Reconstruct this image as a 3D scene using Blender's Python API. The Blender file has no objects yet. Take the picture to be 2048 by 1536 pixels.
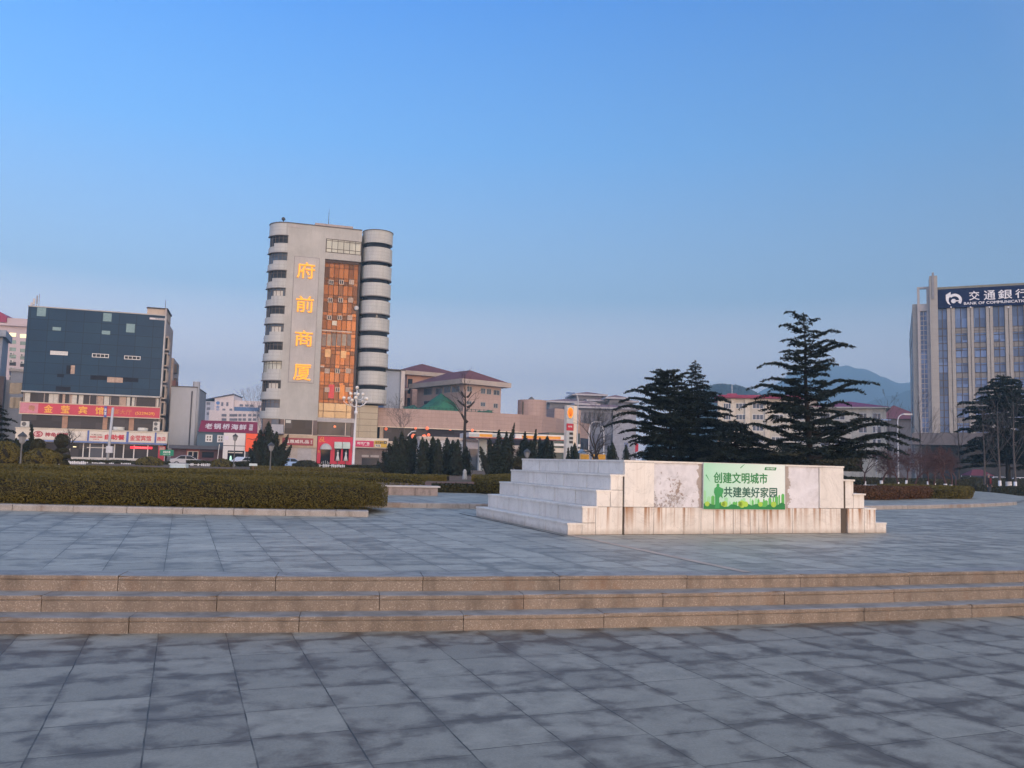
import bpy, bmesh, math, random
import numpy as np
from mathutils import Vector, Matrix, noise as mnoise

rnd = random.Random(7)
nrs = np.random.RandomState(11)
SC = bpy.context.scene
COL = SC.collection
R = math.radians

# ------------------------------------------------------------------ camera
CAMH, FPX, TILT, ROLL = 1.655, 1700.0, R(5.27), R(1.5)
cam = bpy.data.cameras.new("camera")
camo = bpy.data.objects.new("camera", cam)
COL.objects.link(camo)
cam.sensor_width = 36.0
cam.lens = FPX / 2048 * 36.0
cam.clip_end = 9000
_f = Vector((0, math.cos(TILT), math.sin(TILT)))
_r0 = Vector((1, 0, 0)); _u0 = _r0.cross(_f)
_r = _r0 * math.cos(ROLL) + _u0 * math.sin(ROLL)
_u = _u0 * math.cos(ROLL) - _r0 * math.sin(ROLL)
camo.matrix_world = Matrix(((_r.x, _u.x, -_f.x, 0), (_r.y, _u.y, -_f.y, 0), (_r.z, _u.z, -_f.z, CAMH), (0, 0, 0, 1)))
SC.camera = camo

# ------------------------------------------------------------------ sky, sun, exposure
SUN_AZ, SUN_EL = 152.0, 6.0            # afterglow behind the viewer, slightly to the right
w = bpy.data.worlds.new("World"); SC.world = w; w.use_nodes = True
nt = w.node_tree; nt.nodes.clear()
def wn(t, **k):
    n = nt.nodes.new(t)
    for a, b in k.items(): setattr(n, a, b)
    return n
sky = wn("ShaderNodeTexSky", sky_type="NISHITA", sun_disc=False)
sky.sun_elevation = R(SUN_EL); sky.sun_rotation = R(SUN_AZ)
bg1 = wn("ShaderNodeBackground"); bg1.inputs[1].default_value = 0.08
nt.links.new(sky.outputs[0], bg1.inputs[0])
tc = wn("ShaderNodeTexCoord"); sep = wn("ShaderNodeSeparateXYZ")
nt.links.new(tc.outputs["Generated"], sep.inputs[0])
ramp = wn("ShaderNodeValToRGB"); cr = ramp.color_ramp
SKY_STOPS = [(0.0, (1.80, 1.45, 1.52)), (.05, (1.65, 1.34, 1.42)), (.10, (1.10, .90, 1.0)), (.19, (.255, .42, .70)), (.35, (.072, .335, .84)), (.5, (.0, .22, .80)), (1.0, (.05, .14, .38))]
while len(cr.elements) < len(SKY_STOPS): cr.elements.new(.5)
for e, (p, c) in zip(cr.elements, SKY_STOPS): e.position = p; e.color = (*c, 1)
nt.links.new(sep.outputs[2], ramp.inputs[0])
# the side away from the afterglow is a little brighter towards -x
mx = wn("ShaderNodeMath", operation="MULTIPLY_ADD"); mx.inputs[1].default_value = -0.62; mx.inputs[2].default_value = 1.0
nt.links.new(sep.outputs[0], mx.inputs[0])
mxc = wn("ShaderNodeClamp"); mxc.inputs[1].default_value = .6; mxc.inputs[2].default_value = 1.35
nt.links.new(mx.outputs[0], mxc.inputs[0])
mulc = wn("ShaderNodeVectorMath", operation="SCALE")
nt.links.new(ramp.outputs[0], mulc.inputs[0]); nt.links.new(mxc.outputs[0], mulc.inputs[3])
# afterglow lobe behind the viewer, spread overhead as added unseen fill
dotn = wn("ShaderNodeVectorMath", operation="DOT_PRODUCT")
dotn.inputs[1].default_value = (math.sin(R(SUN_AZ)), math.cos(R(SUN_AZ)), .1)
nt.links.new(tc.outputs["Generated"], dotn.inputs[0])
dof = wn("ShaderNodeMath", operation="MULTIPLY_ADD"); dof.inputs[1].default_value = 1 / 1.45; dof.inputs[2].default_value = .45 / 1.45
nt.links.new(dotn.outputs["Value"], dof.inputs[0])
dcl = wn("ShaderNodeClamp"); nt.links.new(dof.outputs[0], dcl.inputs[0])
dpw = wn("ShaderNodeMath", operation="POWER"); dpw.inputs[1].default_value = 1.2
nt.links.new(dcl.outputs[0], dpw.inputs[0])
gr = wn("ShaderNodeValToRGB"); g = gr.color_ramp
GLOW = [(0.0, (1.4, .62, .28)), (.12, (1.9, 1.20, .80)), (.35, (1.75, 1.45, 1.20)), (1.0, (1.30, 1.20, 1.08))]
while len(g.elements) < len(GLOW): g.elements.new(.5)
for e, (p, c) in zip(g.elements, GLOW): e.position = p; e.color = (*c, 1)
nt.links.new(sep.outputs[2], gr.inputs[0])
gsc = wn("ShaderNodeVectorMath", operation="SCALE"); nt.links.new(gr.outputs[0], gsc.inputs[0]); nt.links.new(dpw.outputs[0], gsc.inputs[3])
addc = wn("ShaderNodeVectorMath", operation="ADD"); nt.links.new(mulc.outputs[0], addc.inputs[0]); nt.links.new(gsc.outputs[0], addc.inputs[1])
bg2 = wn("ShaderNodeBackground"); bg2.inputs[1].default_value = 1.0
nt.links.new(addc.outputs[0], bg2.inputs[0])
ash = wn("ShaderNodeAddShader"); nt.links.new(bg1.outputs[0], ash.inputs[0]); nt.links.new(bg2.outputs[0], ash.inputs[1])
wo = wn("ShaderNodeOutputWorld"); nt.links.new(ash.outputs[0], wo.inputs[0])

sl = bpy.data.lights.new("sun", "SUN"); so = bpy.data.objects.new("sun", sl); COL.objects.link(so)
sl.energy = .95; sl.angle = R(14); sl.color = (1.0, .72, .54)
so.rotation_euler = (R(90 - SUN_EL), 0, R(180 - SUN_AZ))
so.location = (30, -60, 40)

SC.view_settings.view_transform = "Standard"; SC.view_settings.look = "None"
SC.view_settings.exposure = 0.0; SC.view_settings.gamma = 1.0
SC.render.engine = "CYCLES"
SC.cycles.use_denoising = True
SC.cycles.max_bounces = 5; SC.cycles.diffuse_bounces = 2; SC.cycles.glossy_bounces = 3; SC.cycles.transparent_max_bounces = 8
SC.cycles.volume_bounces = 0

# ------------------------------------------------------------------ picture-to-place helpers (measured in the 2048 x 1536 photograph)
def ray(px, py):
    return _f + _r * ((px - 1024) / FPX) + _u * ((768 - py) / FPX)
def gnd(px, py, z=0.0):
    d = ray(px, py); t = (z - CAMH) / d.z
    return Vector((d.x * t, d.y * t, z))
def at(px, py, Y):
    d = ray(px, py); t = Y / d.y
    return Vector((d.x * t, Y, CAMH + d.z * t))
def pxm(Y): return Y / FPX              # metres per photo pixel at depth Y
class Frame:
    """A facade's own axes: x along it, y into the building, z up."""
    def __init__(s, o, ang_deg, z=0.0):
        s.o = Vector((o[0], o[1], z)); s.a = R(ang_deg)
        s.ex = Vector((math.cos(s.a), math.sin(s.a), 0)); s.ey = Vector((-math.sin(s.a), math.cos(s.a), 0))
    def pix(s, px, py, y=0.0):
        d = ray(px, py); c = Vector((0, 0, CAMH)) - s.o
        t = (y - c.dot(s.ey)) / d.dot(s.ey); p = c + d * t
        return p.dot(s.ex), p.z
    def px(s, px, py, y=0.0): return s.pix(px, py, y)[0]
    def pz(s, px, py, y=0.0): return s.pix(px, py, y)[1]
    def w(s, x, y, z=0.0): return s.o + s.ex * x + s.ey * y + Vector((0, 0, z))

# ------------------------------------------------------------------ objects
def tag(o, label=None, cat=None, group=None, kind=None):
    if label: o["label"] = label
    if cat: o["category"] = cat
    if group: o["group"] = group
    if kind: o["kind"] = kind
    return o
def thing(name, label, cat, loc=(0, 0, 0), rz=0.0, group=None):
    o = bpy.data.objects.new(name, None); COL.objects.link(o)
    o.empty_display_size = .2
    o.location = loc; o.rotation_euler = (0, 0, rz)
    return tag(o, label, cat, group)
def fthing(name, label, cat, fr, group=None):
    return thing(name, label, cat, fr.o, fr.a, group)
def copy_tree(o, parent=None, label=None, name=None):
    c = o.copy(); COL.objects.link(c); c.parent = parent
    if label: c["label"] = label
    for ch in list(o.children): copy_tree(ch, c)
    return c
def link_mesh(name, me, mat=None, parent=None, smooth=False):
    o = bpy.data.objects.new(name, me); COL.objects.link(o)
    if mat is not None: me.materials.append(mat)
    if parent is not None: o.parent = parent
    if smooth: me.polygons.foreach_set("use_smooth", [True] * len(me.polygons))
    return o

class MB:
    """Collects shapes and links them as ONE mesh object."""
    def __init__(s): s.v = []; s.f = []
    def add(s, vs, fs):
        b = len(s.v); s.v.extend(vs); s.f.extend([tuple(i + b for i in f) for f in fs]); return s
    def box(s, x0, x1, y0, y1, z0, z1):
        if x0 > x1: x0, x1 = x1, x0
        if y0 > y1: y0, y1 = y1, y0
        if z0 > z1: z0, z1 = z1, z0
        return s.add([(x0, y0, z0), (x1, y0, z0), (x1, y1, z0), (x0, y1, z0), (x0, y0, z1), (x1, y0, z1), (x1, y1, z1), (x0, y1, z1)],
                     [(0, 3, 2, 1), (4, 5, 6, 7), (0, 1, 5, 4), (1, 2, 6, 5), (2, 3, 7, 6), (3, 0, 4, 7)])
    def bar(s, p, q, wd, ht=None, up=(0, 0, 1)):
        p = Vector(p); q = Vector(q); d = (q - p).normalized(); up = Vector(up)
        if abs(d.dot(up)) > .98: up = Vector((1, 0, 0))
        a = d.cross(up).normalized(); b = a.cross(d); ht = ht or wd
        vs = []
        for c in (p, q):
            for i, j in ((-1, -1), (1, -1), (1, 1), (-1, 1)):
                vs.append(tuple(c + a * (i * wd / 2) + b * (j * ht / 2)))
        return s.add(vs, [(0, 1, 2, 3), (7, 6, 5, 4), (0, 4, 5, 1), (1, 5, 6, 2), (2, 6, 7, 3), (3, 7, 4, 0)])
    def tube(s, path, rad, seg=8, caps=True):
        path = [Vector(p) for p in path]; n = len(path)
        rad = rad if isinstance(rad, (list, tuple)) else [rad] * n
        vs = []; a = None
        for i, p in enumerate(path):
            d = (path[min(i + 1, n - 1)] - path[max(i - 1, 0)])
            d = d.normalized() if d.length > 1e-9 else Vector((0, 0, 1))
            if a is None:
                a = d.orthogonal().normalized()
            else:
                a = (a - d * a.dot(d)); a = a.normalized() if a.length > 1e-6 else d.orthogonal().normalized()
            b = d.cross(a)
            for k in range(seg):
                t = 2 * math.pi * k / seg
                vs.append(tuple(p + (a * math.cos(t) + b * math.sin(t)) * rad[i]))
        fs = [(i * seg + k, i * seg + (k + 1) % seg, (i + 1) * seg + (k + 1) % seg, (i + 1) * seg + k) for i in range(n - 1) for k in range(seg)]
        if caps: fs += [tuple(reversed(range(seg))), tuple(range((n - 1) * seg, n * seg))]
        return s.add(vs, fs)
    def lathe(s, prof, seg=24, c=(0, 0, 0)):
        vs = []; fs = []; n = len(prof)
        for r, z in prof:
            for k in range(seg):
                t = 2 * math.pi * k / seg
                vs.append((c[0] + r * math.cos(t), c[1] + r * math.sin(t), c[2] + z))
        for i in range(n - 1):
            for k in range(seg):
                fs.append((i * seg + k, i * seg + (k + 1) % seg, (i + 1) * seg + (k + 1) % seg, (i + 1) * seg + k))
        fs += [tuple(reversed(range(seg))), tuple(range((n - 1) * seg, n * seg))]
        return s.add(vs, fs)
    def ball(s, c, r, seg=12, rings=8, sc=(1, 1, 1)):
        pr = []
        vs = []; fs = []
        for i in range(1, rings):
            t = math.pi * i / rings
            for k in range(seg):
                a = 2 * math.pi * k / seg
                vs.append((c[0] + r * sc[0] * math.sin(t) * math.cos(a), c[1] + r * sc[1] * math.sin(t) * math.sin(a), c[2] + r * sc[2] * math.cos(t)))
        top = len(vs); vs.append((c[0], c[1], c[2] + r * sc[2])); bot = len(vs); vs.append((c[0], c[1], c[2] - r * sc[2]))
        for k in range(seg):
            fs.append((top, k, (k + 1) % seg)); fs.append((bot, (rings - 2) * seg + (k + 1) % seg, (rings - 2) * seg + k))
        for i in range(rings - 2):
            for k in range(seg):
                fs.append((i * seg + k, (i + 1) * seg + k, (i + 1) * seg + (k + 1) % seg, i * seg + (k + 1) % seg))
        return s.add(vs, fs)
    def prism(s, poly, y0, y1):
        """outline in x-z, given thickness along y (y0 = the side facing the viewer)"""
        n = len(poly)
        ar = sum(poly[i][0] * poly[(i + 1) % n][1] - poly[(i + 1) % n][0] * poly[i][1] for i in range(n))
        if ar < 0: poly = poly[::-1]
        vs = [(x, y0, z) for x, z in poly] + [(x, y1, z) for x, z in poly]
        return s.add(vs, [tuple(range(n)), tuple(reversed(range(n, 2 * n)))] + [((i + 1) % n, i, n + i, n + (i + 1) % n) for i in range(n)])
    def slab(s, poly, z0, z1):
        """outline in x-y, extruded z0..z1"""
        n = len(poly)
        ar = sum(poly[i][0] * poly[(i + 1) % n][1] - poly[(i + 1) % n][0] * poly[i][1] for i in range(n))
        if ar < 0: poly = poly[::-1]
        vs = [(x, y, z0) for x, y in poly] + [(x, y, z1) for x, y in poly]
        return s.add(vs, [tuple(reversed(range(n))), tuple(range(n, 2 * n))] + [(i, (i + 1) % n, n + (i + 1) % n, n + i) for i in range(n)])
    def quad(s, a, b, c, d): return s.add([tuple(a), tuple(b), tuple(c), tuple(d)], [(0, 1, 2, 3)])
    def build(s, name, mat=None, parent=None, smooth=False):
        me = bpy.data.meshes.new(name); me.from_pydata(s.v, [], s.f); me.update()
        return link_mesh(name, me, mat, parent, smooth)

def np_mesh(name, V, F, mat=None, parent=None, smooth=False):
    """V (n,3), F (m,4) or (m,3) arrays"""
    me = bpy.data.meshes.new(name); k = F.shape[1]; m = len(F)
    me.vertices.add(len(V)); me.vertices.foreach_set("co", np.ascontiguousarray(V, dtype=np.float32).ravel())
    me.loops.add(m * k); me.loops.foreach_set("vertex_index", np.ascontiguousarray(F, dtype=np.int32).ravel())
    me.polygons.add(m); me.polygons.foreach_set("loop_start", np.arange(0, m * k, k, dtype=np.int32))
    me.update(calc_edges=True)
    return link_mesh(name, me, mat, parent, smooth)

def text_part(body, name, mat, parent, x, z, wd, ht, y=0.0, depth=.03, bold=.0, vertical=False, shear=0.0):
    """lettering centred at (x, z) of the parent's facade, standing depth metres proud of y"""
    cu = bpy.data.curves.new("lettering", "FONT"); cu.body = body; cu.size = 1.0
    cu.offset = 0.0; cu.resolution_u = 3; cu.shear = shear
    cu.align_x = "LEFT"
    to = bpy.data.objects.new("lettering", cu); COL.objects.link(to)
    bpy.context.view_layer.update()
    me = bpy.data.meshes.new_from_object(to.evaluated_get(bpy.context.evaluated_depsgraph_get()))
    bpy.data.objects.remove(to); bpy.data.curves.remove(cu)
    n = len(me.vertices); co = np.zeros(n * 3); me.vertices.foreach_get("co", co); co = co.reshape(-1, 3)
    lo, hi = co.min(0), co.max(0); sx = wd / max(1e-6, hi[0] - lo[0]); sz = ht / max(1e-6, hi[1] - lo[1])
    X = (co[:, 0] - (lo[0] + hi[0]) / 2) * sx + x; Z = (co[:, 1] - (lo[1] + hi[1]) / 2) * sz + z
    one = bmesh.new(); one.from_mesh(me); bpy.data.meshes.remove(me); one.verts.ensure_lookup_table()
    for i, v in enumerate(one.verts): v.co = (X[i], y - depth, Z[i])
    r = bmesh.ops.extrude_face_region(one, geom=list(one.faces))
    for e in r["geom"]:
        if isinstance(e, bmesh.types.BMVert): e.co.y = y + .004
    bmesh.ops.recalc_face_normals(one, faces=one.faces); m1 = bpy.data.meshes.new("stroke"); one.to_mesh(m1); one.free()
    bm = bmesh.new(); b_ = bold * sx; c_ = bold * sz     # heavier strokes: the outline repeated a little to each side, each copy slightly deeper
    for k, (ox, oz) in enumerate(((0, 0), (-b_, 0), (b_, 0), (0, c_), (0, -c_)) if bold else ((0, 0),)):
        n0 = len(bm.verts); bm.from_mesh(m1); bm.verts.ensure_lookup_table()
        for v in bm.verts[n0:]: v.co += Vector((ox, depth * .08 * k, oz))
    bpy.data.meshes.remove(m1)
    m2 = bpy.data.meshes.new(name); bm.to_mesh(m2); bm.free()
    return link_mesh(name, m2, mat, parent)

# ------------------------------------------------------------------ materials
MATS = {}
def _base(name):
    m = bpy.data.materials.new(name); m.use_nodes = True
    n = m.node_tree.nodes; b = n["Principled BSDF"]
    return m, m.node_tree, n, b
def N(t, ty, **k):
    n = t.nodes.new(ty)
    for a, b in k.items(): setattr(n, a, b)
    return n
def L(t, a, b): t.links.new(a, b)
def mixc(t, fac, a, b, mode="MIX"):
    n = N(t, "ShaderNodeMix", data_type="RGBA", blend_type=mode)
    for s, v in ((0, fac), (6, a), (7, b)):
        if hasattr(v, "is_linked") or hasattr(v, "links"): L(t, v, n.inputs[s])
        else: n.inputs[s].default_value = v if not isinstance(v, tuple) else (*v, 1)
    return n.outputs[2]
def maprange(t, v, a, b, c=0.0, d=1.0, smooth=False):
    n = N(t, "ShaderNodeMapRange", interpolation_type="SMOOTHSTEP" if smooth else "LINEAR")
    L(t, v, n.inputs[0])
    for i, q in enumerate((a, b, c, d)): n.inputs[i + 1].default_value = q
    return n.outputs[0]
def math_(t, op, a, b=None):
    n = N(t, "ShaderNodeMath", operation=op)
    for i, v in enumerate((a, b)):
        if v is None: continue
        if hasattr(v, "links"): L(t, v, n.inputs[i])
        else: n.inputs[i].default_value = v
    return n.outputs[0]
def noise_(t, vec, scale, detail=4.0, rough=.55, dist=0.0):
    n = N(t, "ShaderNodeTexNoise"); n.inputs["Scale"].default_value = scale; n.inputs["Detail"].default_value = detail
    n.inputs["Roughness"].default_value = rough; n.inputs["Distortion"].default_value = dist
    if vec is not None: L(t, vec, n.inputs["Vector"])
    return n.outputs["Fac"]
def objco(t): return N(t, "ShaderNodeTexCoord").outputs["Object"]
def mapping(t, vec, scale=(1, 1, 1), rot=(0, 0, 0), loc=(0, 0, 0)):
    n = N(t, "ShaderNodeMapping"); L(t, vec, n.inputs[0])
    n.inputs["Scale"].default_value = scale; n.inputs["Rotation"].default_value = rot; n.inputs["Location"].default_value = loc
    return n.outputs[0]
def bump(t, b, h, strength=.3, dist=.02):
    n = N(t, "ShaderNodeBump"); n.inputs["Strength"].default_value = strength; n.inputs["Distance"].default_value = dist
    L(t, h, n.inputs["Height"]); L(t, n.outputs[0], b.inputs["Normal"])

def paint(name, col, rough=.6, var=.12, scale=1.5, metal=0.0, spec=.4, streak=0.0, island=0.0, bmp=0.0):
    """a plain coloured surface with uneven tone, optional vertical grime streaks and piece-to-piece change"""
    key = name
    if key in MATS: return MATS[key]
    m, t, n, b = _base(name); co = objco(t)
    dark = tuple(c * (1 - var * 1.6) for c in col); light = tuple(min(1, c * (1 + var)) for c in col)
    f = noise_(t, co, scale, 5.0, .6)
    c = mixc(t, maprange(t, f, .3, .7), dark, light)
    if streak:
        s = noise_(t, mapping(t, co, (3.0, 3.0, .18)), 1.6, 5.0, .65)
        c = mixc(t, maprange(t, s, .5, .75, 0, streak), c, tuple(q * .45 for q in col))
    if island:
        g = N(t, "ShaderNodeNewGeometry")
        v = maprange(t, g.outputs["Random Per Island"], 0, 1, 1 - island, 1 + island)
        hs = N(t, "ShaderNodeHueSaturation"); L(t, v, hs.inputs["Value"]); L(t, c, hs.inputs["Color"]); c = hs.outputs[0]
    L(t, c, b.inputs["Base Color"])
    b.inputs["Roughness"].default_value = rough; b.inputs["Metallic"].default_value = metal; b.inputs["Specular IOR Level"].default_value = spec
    if bmp: bump(t, b, noise_(t, co, scale * 12, 4.0), bmp, .01)
    MATS[key] = m; return m
def glass(name, col=(.03, .035, .04), rough=.06, var=.4, scale=.6, metal=0.0, spec=.3):
    """dark window glass: what is seen in it is the reflected sky"""
    if name in MATS: return MATS[name]
    m, t, n, b = _base(name); co = objco(t)
    v = N(t, "ShaderNodeTexWhiteNoise", noise_dimensions="3D")
    sn = N(t, "ShaderNodeVectorMath", operation="SNAP"); L(t, co, sn.inputs[0]); sn.inputs[1].default_value = (1.0 / scale, 50, 1.0 / scale)
    L(t, sn.outputs[0], v.inputs[0])
    c = mixc(t, v.outputs["Value"], tuple(q * (1 - var) for q in col), tuple(min(1, q * (1 + var)) for q in col))
    L(t, c, b.inputs["Base Color"]); b.inputs["Roughness"].default_value = rough; b.inputs["Metallic"].default_value = metal
    b.inputs["Specular IOR Level"].default_value = spec
    bump(t, b, noise_(t, co, .5, 1.0), .05, .03)
    MATS[name] = m; return m
def leafmat(name, a, c2, rough=.6, trans=.0):
    if name in MATS: return MATS[name]
    m, t, n, b = _base(name)
    g = N(t, "ShaderNodeNewGeometry"); f = noise_(t, objco(t), .9, 3.0)
    r = math_(t, "ADD", math_(t, "MULTIPLY", g.outputs["Random Per Island"], .65), math_(t, "MULTIPLY", f, .35))
    L(t, mixc(t, maprange(t, r, .15, .85), a, c2), b.inputs["Base Color"])
    b.inputs["Roughness"].default_value = rough; b.inputs["Specular IOR Level"].default_value = .25
    MATS[name] = m; return m
def lamp_mat(name, col, strength):
    if name in MATS: return MATS[name]
    m, t, n, b = _base(name)
    b.inputs["Base Color"].default_value = (*[min(1, c) for c in col], 1); b.inputs["Emission Color"].default_value = (*col, 1); b.inputs["Emission Strength"].default_value = strength
    MATS[name] = m; return m

# ================================================================== THE SETTING
CX, CY = -12.2, 65.0                      # the square is a ring around this point
def arc(r, th):                            # th: degrees from the viewer-facing direction, + to the right
    t = R(th); return CX + r * math.sin(t), CY - r * math.cos(t)
GRID = R(21.0)

def paving_mat(name, base, dark, stain, stain_amt, rough, wet):
    m, t, n, b = _base(name); co = objco(t)
    v = mapping(t, co, rot=(0, 0, -GRID))
    sp = N(t, "ShaderNodeSeparateXYZ"); L(t, v, sp.inputs[0])
    # each column of slabs slides a little along its length
    colid = math_(t, "FLOOR", math_(t, "DIVIDE", math_(t, "ADD", sp.outputs[0], 0.11 + 58.2), .582))
    wnz = N(t, "ShaderNodeTexWhiteNoise", noise_dimensions="1D"); L(t, colid, wnz.inputs["W"])
    slide = maprange(t, wnz.outputs["Value"], 0, 1, -.055, .055)
    cb = N(t, "ShaderNodeCombineXYZ")
    wob = maprange(t, noise_(t, co, 5.0, 3.0), 0, 1, -.006, .006)
    L(t, math_(t, "ADD", math_(t, "ADD", sp.outputs[0], 0.11 + 58.2), wob), cb.inputs[0])
    L(t, math_(t, "ADD", math_(t, "ADD", math_(t, "ADD", sp.outputs[1], -5.30 + 55.0), slide), wob), cb.inputs[1])
    def brick(mort, sm):
        k = N(t, "ShaderNodeTexBrick"); k.offset = 0.0; k.squash = 1.0
        k.inputs["Scale"].default_value = 1.0; k.inputs["Brick Width"].default_value = .582; k.inputs["Row Height"].default_value = .55
        k.inputs["Mortar Size"].default_value = mort; k.inputs["Mortar Smooth"].default_value = sm; k.inputs["Bias"].default_value = 0
        k.inputs["Color1"].default_value = (0, 0, 0, 1); k.inputs["Color2"].default_value = (1, 1, 1, 1); k.inputs["Mortar"].default_value = (.5, .5, .5, 1)
        L(t, cb.outputs[0], k.inputs["Vector"]); return k
    jw = brick(.006, .35); near = brick(.13, 1.0)
    slabtone = N(t, "ShaderNodeSeparateColor"); L(t, jw.outputs["Color"], slabtone.inputs[0])
    n1 = noise_(t, co, 1.1, 6.0, .6, .6); n2 = noise_(t, co, 4.5, 6.0, .65, .4); n3 = noise_(t, co, 60, 3.0, .7); n4 = noise_(t, co, .16, 3.0)
    snp = N(t, "ShaderNodeVectorMath", operation="SNAP"); L(t, cb.outputs[0], snp.inputs[0]); snp.inputs[1].default_value = (.582, .55, 1)
    swn = N(t, "ShaderNodeTexWhiteNoise", noise_dimensions="2D"); ofs = N(t, "ShaderNodeVectorMath", operation="ADD"); L(t, snp.outputs[0], ofs.inputs[0]); ofs.inputs[1].default_value = (.1, .1, 0); L(t, ofs.outputs[0], swn.inputs[0])
    c = mixc(t, swn.outputs["Value"], tuple(q * .74 for q in base), tuple(q * 1.20 for q in base))
    c = mixc(t, maprange(t, n2, .35, .7), c, tuple(q * .74 for q in base))
    n6 = noise_(t, co, 22, 4.0, .65); c = mixc(t, maprange(t, n6, .5, .75, 0, .4), c, tuple(q * .62 for q in base))
    c = mixc(t, maprange(t, n3, .40, .75, 0, .5), c, tuple(q * 1.35 for q in base))
    # damp blotches: irregular patches, more of them along the joints
    n5 = noise_(t, mapping(t, v, (1.0, 1.15, 1)), 3.0, 6.0, .6, .35)
    blot = math_(t, "ADD", n5, math_(t, "MULTIPLY", near.outputs["Fac"], .13))
    blot = math_(t, "ADD", blot, maprange(t, n4, .3, .7, -.07, .07))
    blot = math_(t, "ADD", blot, maprange(t, noise_(t, co, 1.15, 3.0, .5, .5), .25, .75, -.10, .13))
    blot = math_(t, "ADD", blot, maprange(t, noise_(t, co, 14, 4.0), 0, 1, -.06, .06))
    blot = math_(t, "ADD", blot, maprange(t, swn.outputs["Value"], 0, 1, .05, -.05))
    bl = maprange(t, blot, .50, .74, 0, stain_amt, True)
    c = mixc(t, bl, c, stain)
    # pale worn centres
    c = mixc(t, maprange(t, n1, .54, .72, 0, .6), c, tuple(q * 1.40 for q in base))
    jn = math_(t, "MULTIPLY", jw.outputs["Fac"], maprange(t, noise_(t, co, 3.1, 3.0), .3, .62, .18, .95))
    c = mixc(t, jn, c, dark)
    L(t, c, b.inputs["Base Color"])
    rr = mixc(t, bl, (rough, rough, rough), (wet, wet, wet))
    L(t, rr, b.inputs["Roughness"]); b.inputs["Specular IOR Level"].default_value = .30
    hh = math_(t, "SUBTRACT", math_(t, "MULTIPLY", n3, .25), math_(t, "MULTIPLY", jw.outputs["Fac"], .8))
    hh = math_(t, "ADD", hh, math_(t, "MULTIPLY", n2, .5))
    bump(t, b, hh, .35, .008)
    return m

M_LOWER = paving_mat("lower paving", (.250, .236, .190), (.034, .030, .024), (.088, .070, .050), .95, .55, .45)
M_UPPER = paving_mat("upper paving", (.330, .318, .262), (.070, .066, .054), (.150, .143, .118), .85, .52, .48)

def granite_mat(name, a, b2, dirt=.5):
    m, t, n, b = _base(name); co = objco(t)
    g = N(t, "ShaderNodeNewGeometry")
    c = mixc(t, g.outputs["Random Per Island"], a, b2)
    sp = noise_(t, co, 95, 3.0, .75)
    c = mixc(t, maprange(t, sp, .50, .68, 0, .55), c, tuple(q * .40 for q in a))
    sp2 = noise_(t, co, 70, 2.0, .7)
    c = mixc(t, maprange(t, sp2, .55, .70, 0, .6), c, (.50, .44, .38))
    st = noise_(t, mapping(t, co, (1, 1, .6)), 3.3, 6.0, .68, .5)
    c = mixc(t, maprange(t, st, .47, .70, 0, dirt), c, (.095, .076, .058))
    ru = noise_(t, mapping(t, co, (1.3, 1.3, .5)), 1.1, 4.0, .6)
    c = mixc(t, maprange(t, ru, .57, .72, 0, .65), c, (.15, .072, .032))
    dk2 = noise_(t, mapping(t, co, (.8, .8, .4)), 4.6, 5.0, .65, .4); c = mixc(t, maprange(t, dk2, .54, .68, 0, .45), c, (.075, .058, .045))
    # treads: grey dust, with the sky's pale sheen put into the colour
    sz = N(t, "ShaderNodeSeparateXYZ"); L(t, g.outputs["Normal"], sz.inputs[0])
    c = mixc(t, maprange(t, sz.outputs[2], .8, .95, 0, .8), c, mixc(t, maprange(t, st, .4, .7), (.30, .295, .275), (.15, .143, .13)))
    L(t, c, b.inputs["Base Color"]); b.inputs["Roughness"].default_value = .55; b.inputs["Specular IOR Level"].default_value = .35
    bump(t, b, math_(t, "ADD", sp, math_(t, "MULTIPLY", st, .7)), .35, .006)
    return m
M_GRAN = granite_mat("tan granite", (.225, .176, .132), (.175, .142, .110), .75)
M_KERB = granite_mat("grey kerb granite", (.33, .305, .28), (.265, .25, .232), .35)

def ring_sheet(name, r0, r1, t0, t1, z, mat, dr=3.0, kind="structure"):
    nt_ = max(8, int(abs(t1 - t0) / 1.5)); nr = max(1, int(abs(r1 - r0) / dr)); mb = MB()
    for i in range(nt_ + 1):
        for j in range(nr + 1):
            x, y = arc(r0 + (r1 - r0) * j / nr, t0 + (t1 - t0) * i / nt_); mb.v.append((x, y, z))
    for i in range(nt_):
        for j in range(nr):
            a = i * (nr + 1) + j; mb.f.append((a, a + nr + 1, a + nr + 2, a + 1))
    o = mb.build(name, mat); tag(o, kind=kind); return o

# ground to the horizon
asph = paint("asphalt", (.055, .055, .058), .8, .2, .3)
o = MB().quad((-4000, -800, -.06), (4000, -800, -.06), (4000, 7000, -.06), (-4000, 7000, -.06)).build("ground", asph); tag(o, kind="structure")
o = MB().quad((-110, -40, 0), (110, -40, 0), (110, 112, 0), (-110, 112, 0)).build("lower_plaza", M_LOWER); tag(o, kind="structure")
R1, R2, R3 = 57.68, 57.40, 57.12
ring_sheet("upper_plaza", 44.0, 56.78, -110, 63, .447, M_UPPER)
ring_sheet("inner_path", 36.6, 44.06, -110, 100, .552, M_UPPER)
soil = None
def soil_mat():
    m, t, n, b = _base("garden soil"); co = objco(t)
    f = noise_(t, co, .35, 5.0); f2 = noise_(t, co, 5, 5.0, .7)
    c = mixc(t, maprange(t, f, .35, .6), (.085, .065, .025), (.17, .085, .045))
    c = mixc(t, maprange(t, f2, .4, .7, 0, .6), c, (.05, .04, .018))
    L(t, c, b.inputs["Base Color"]); b.inputs["Roughness"].default_value = .9
    bump(t, b, f2, .6, .05); return m
M_SOIL = soil_mat()
mb = MB(); N_ = 96
mb.v.append((CX, CY, .53))
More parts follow.
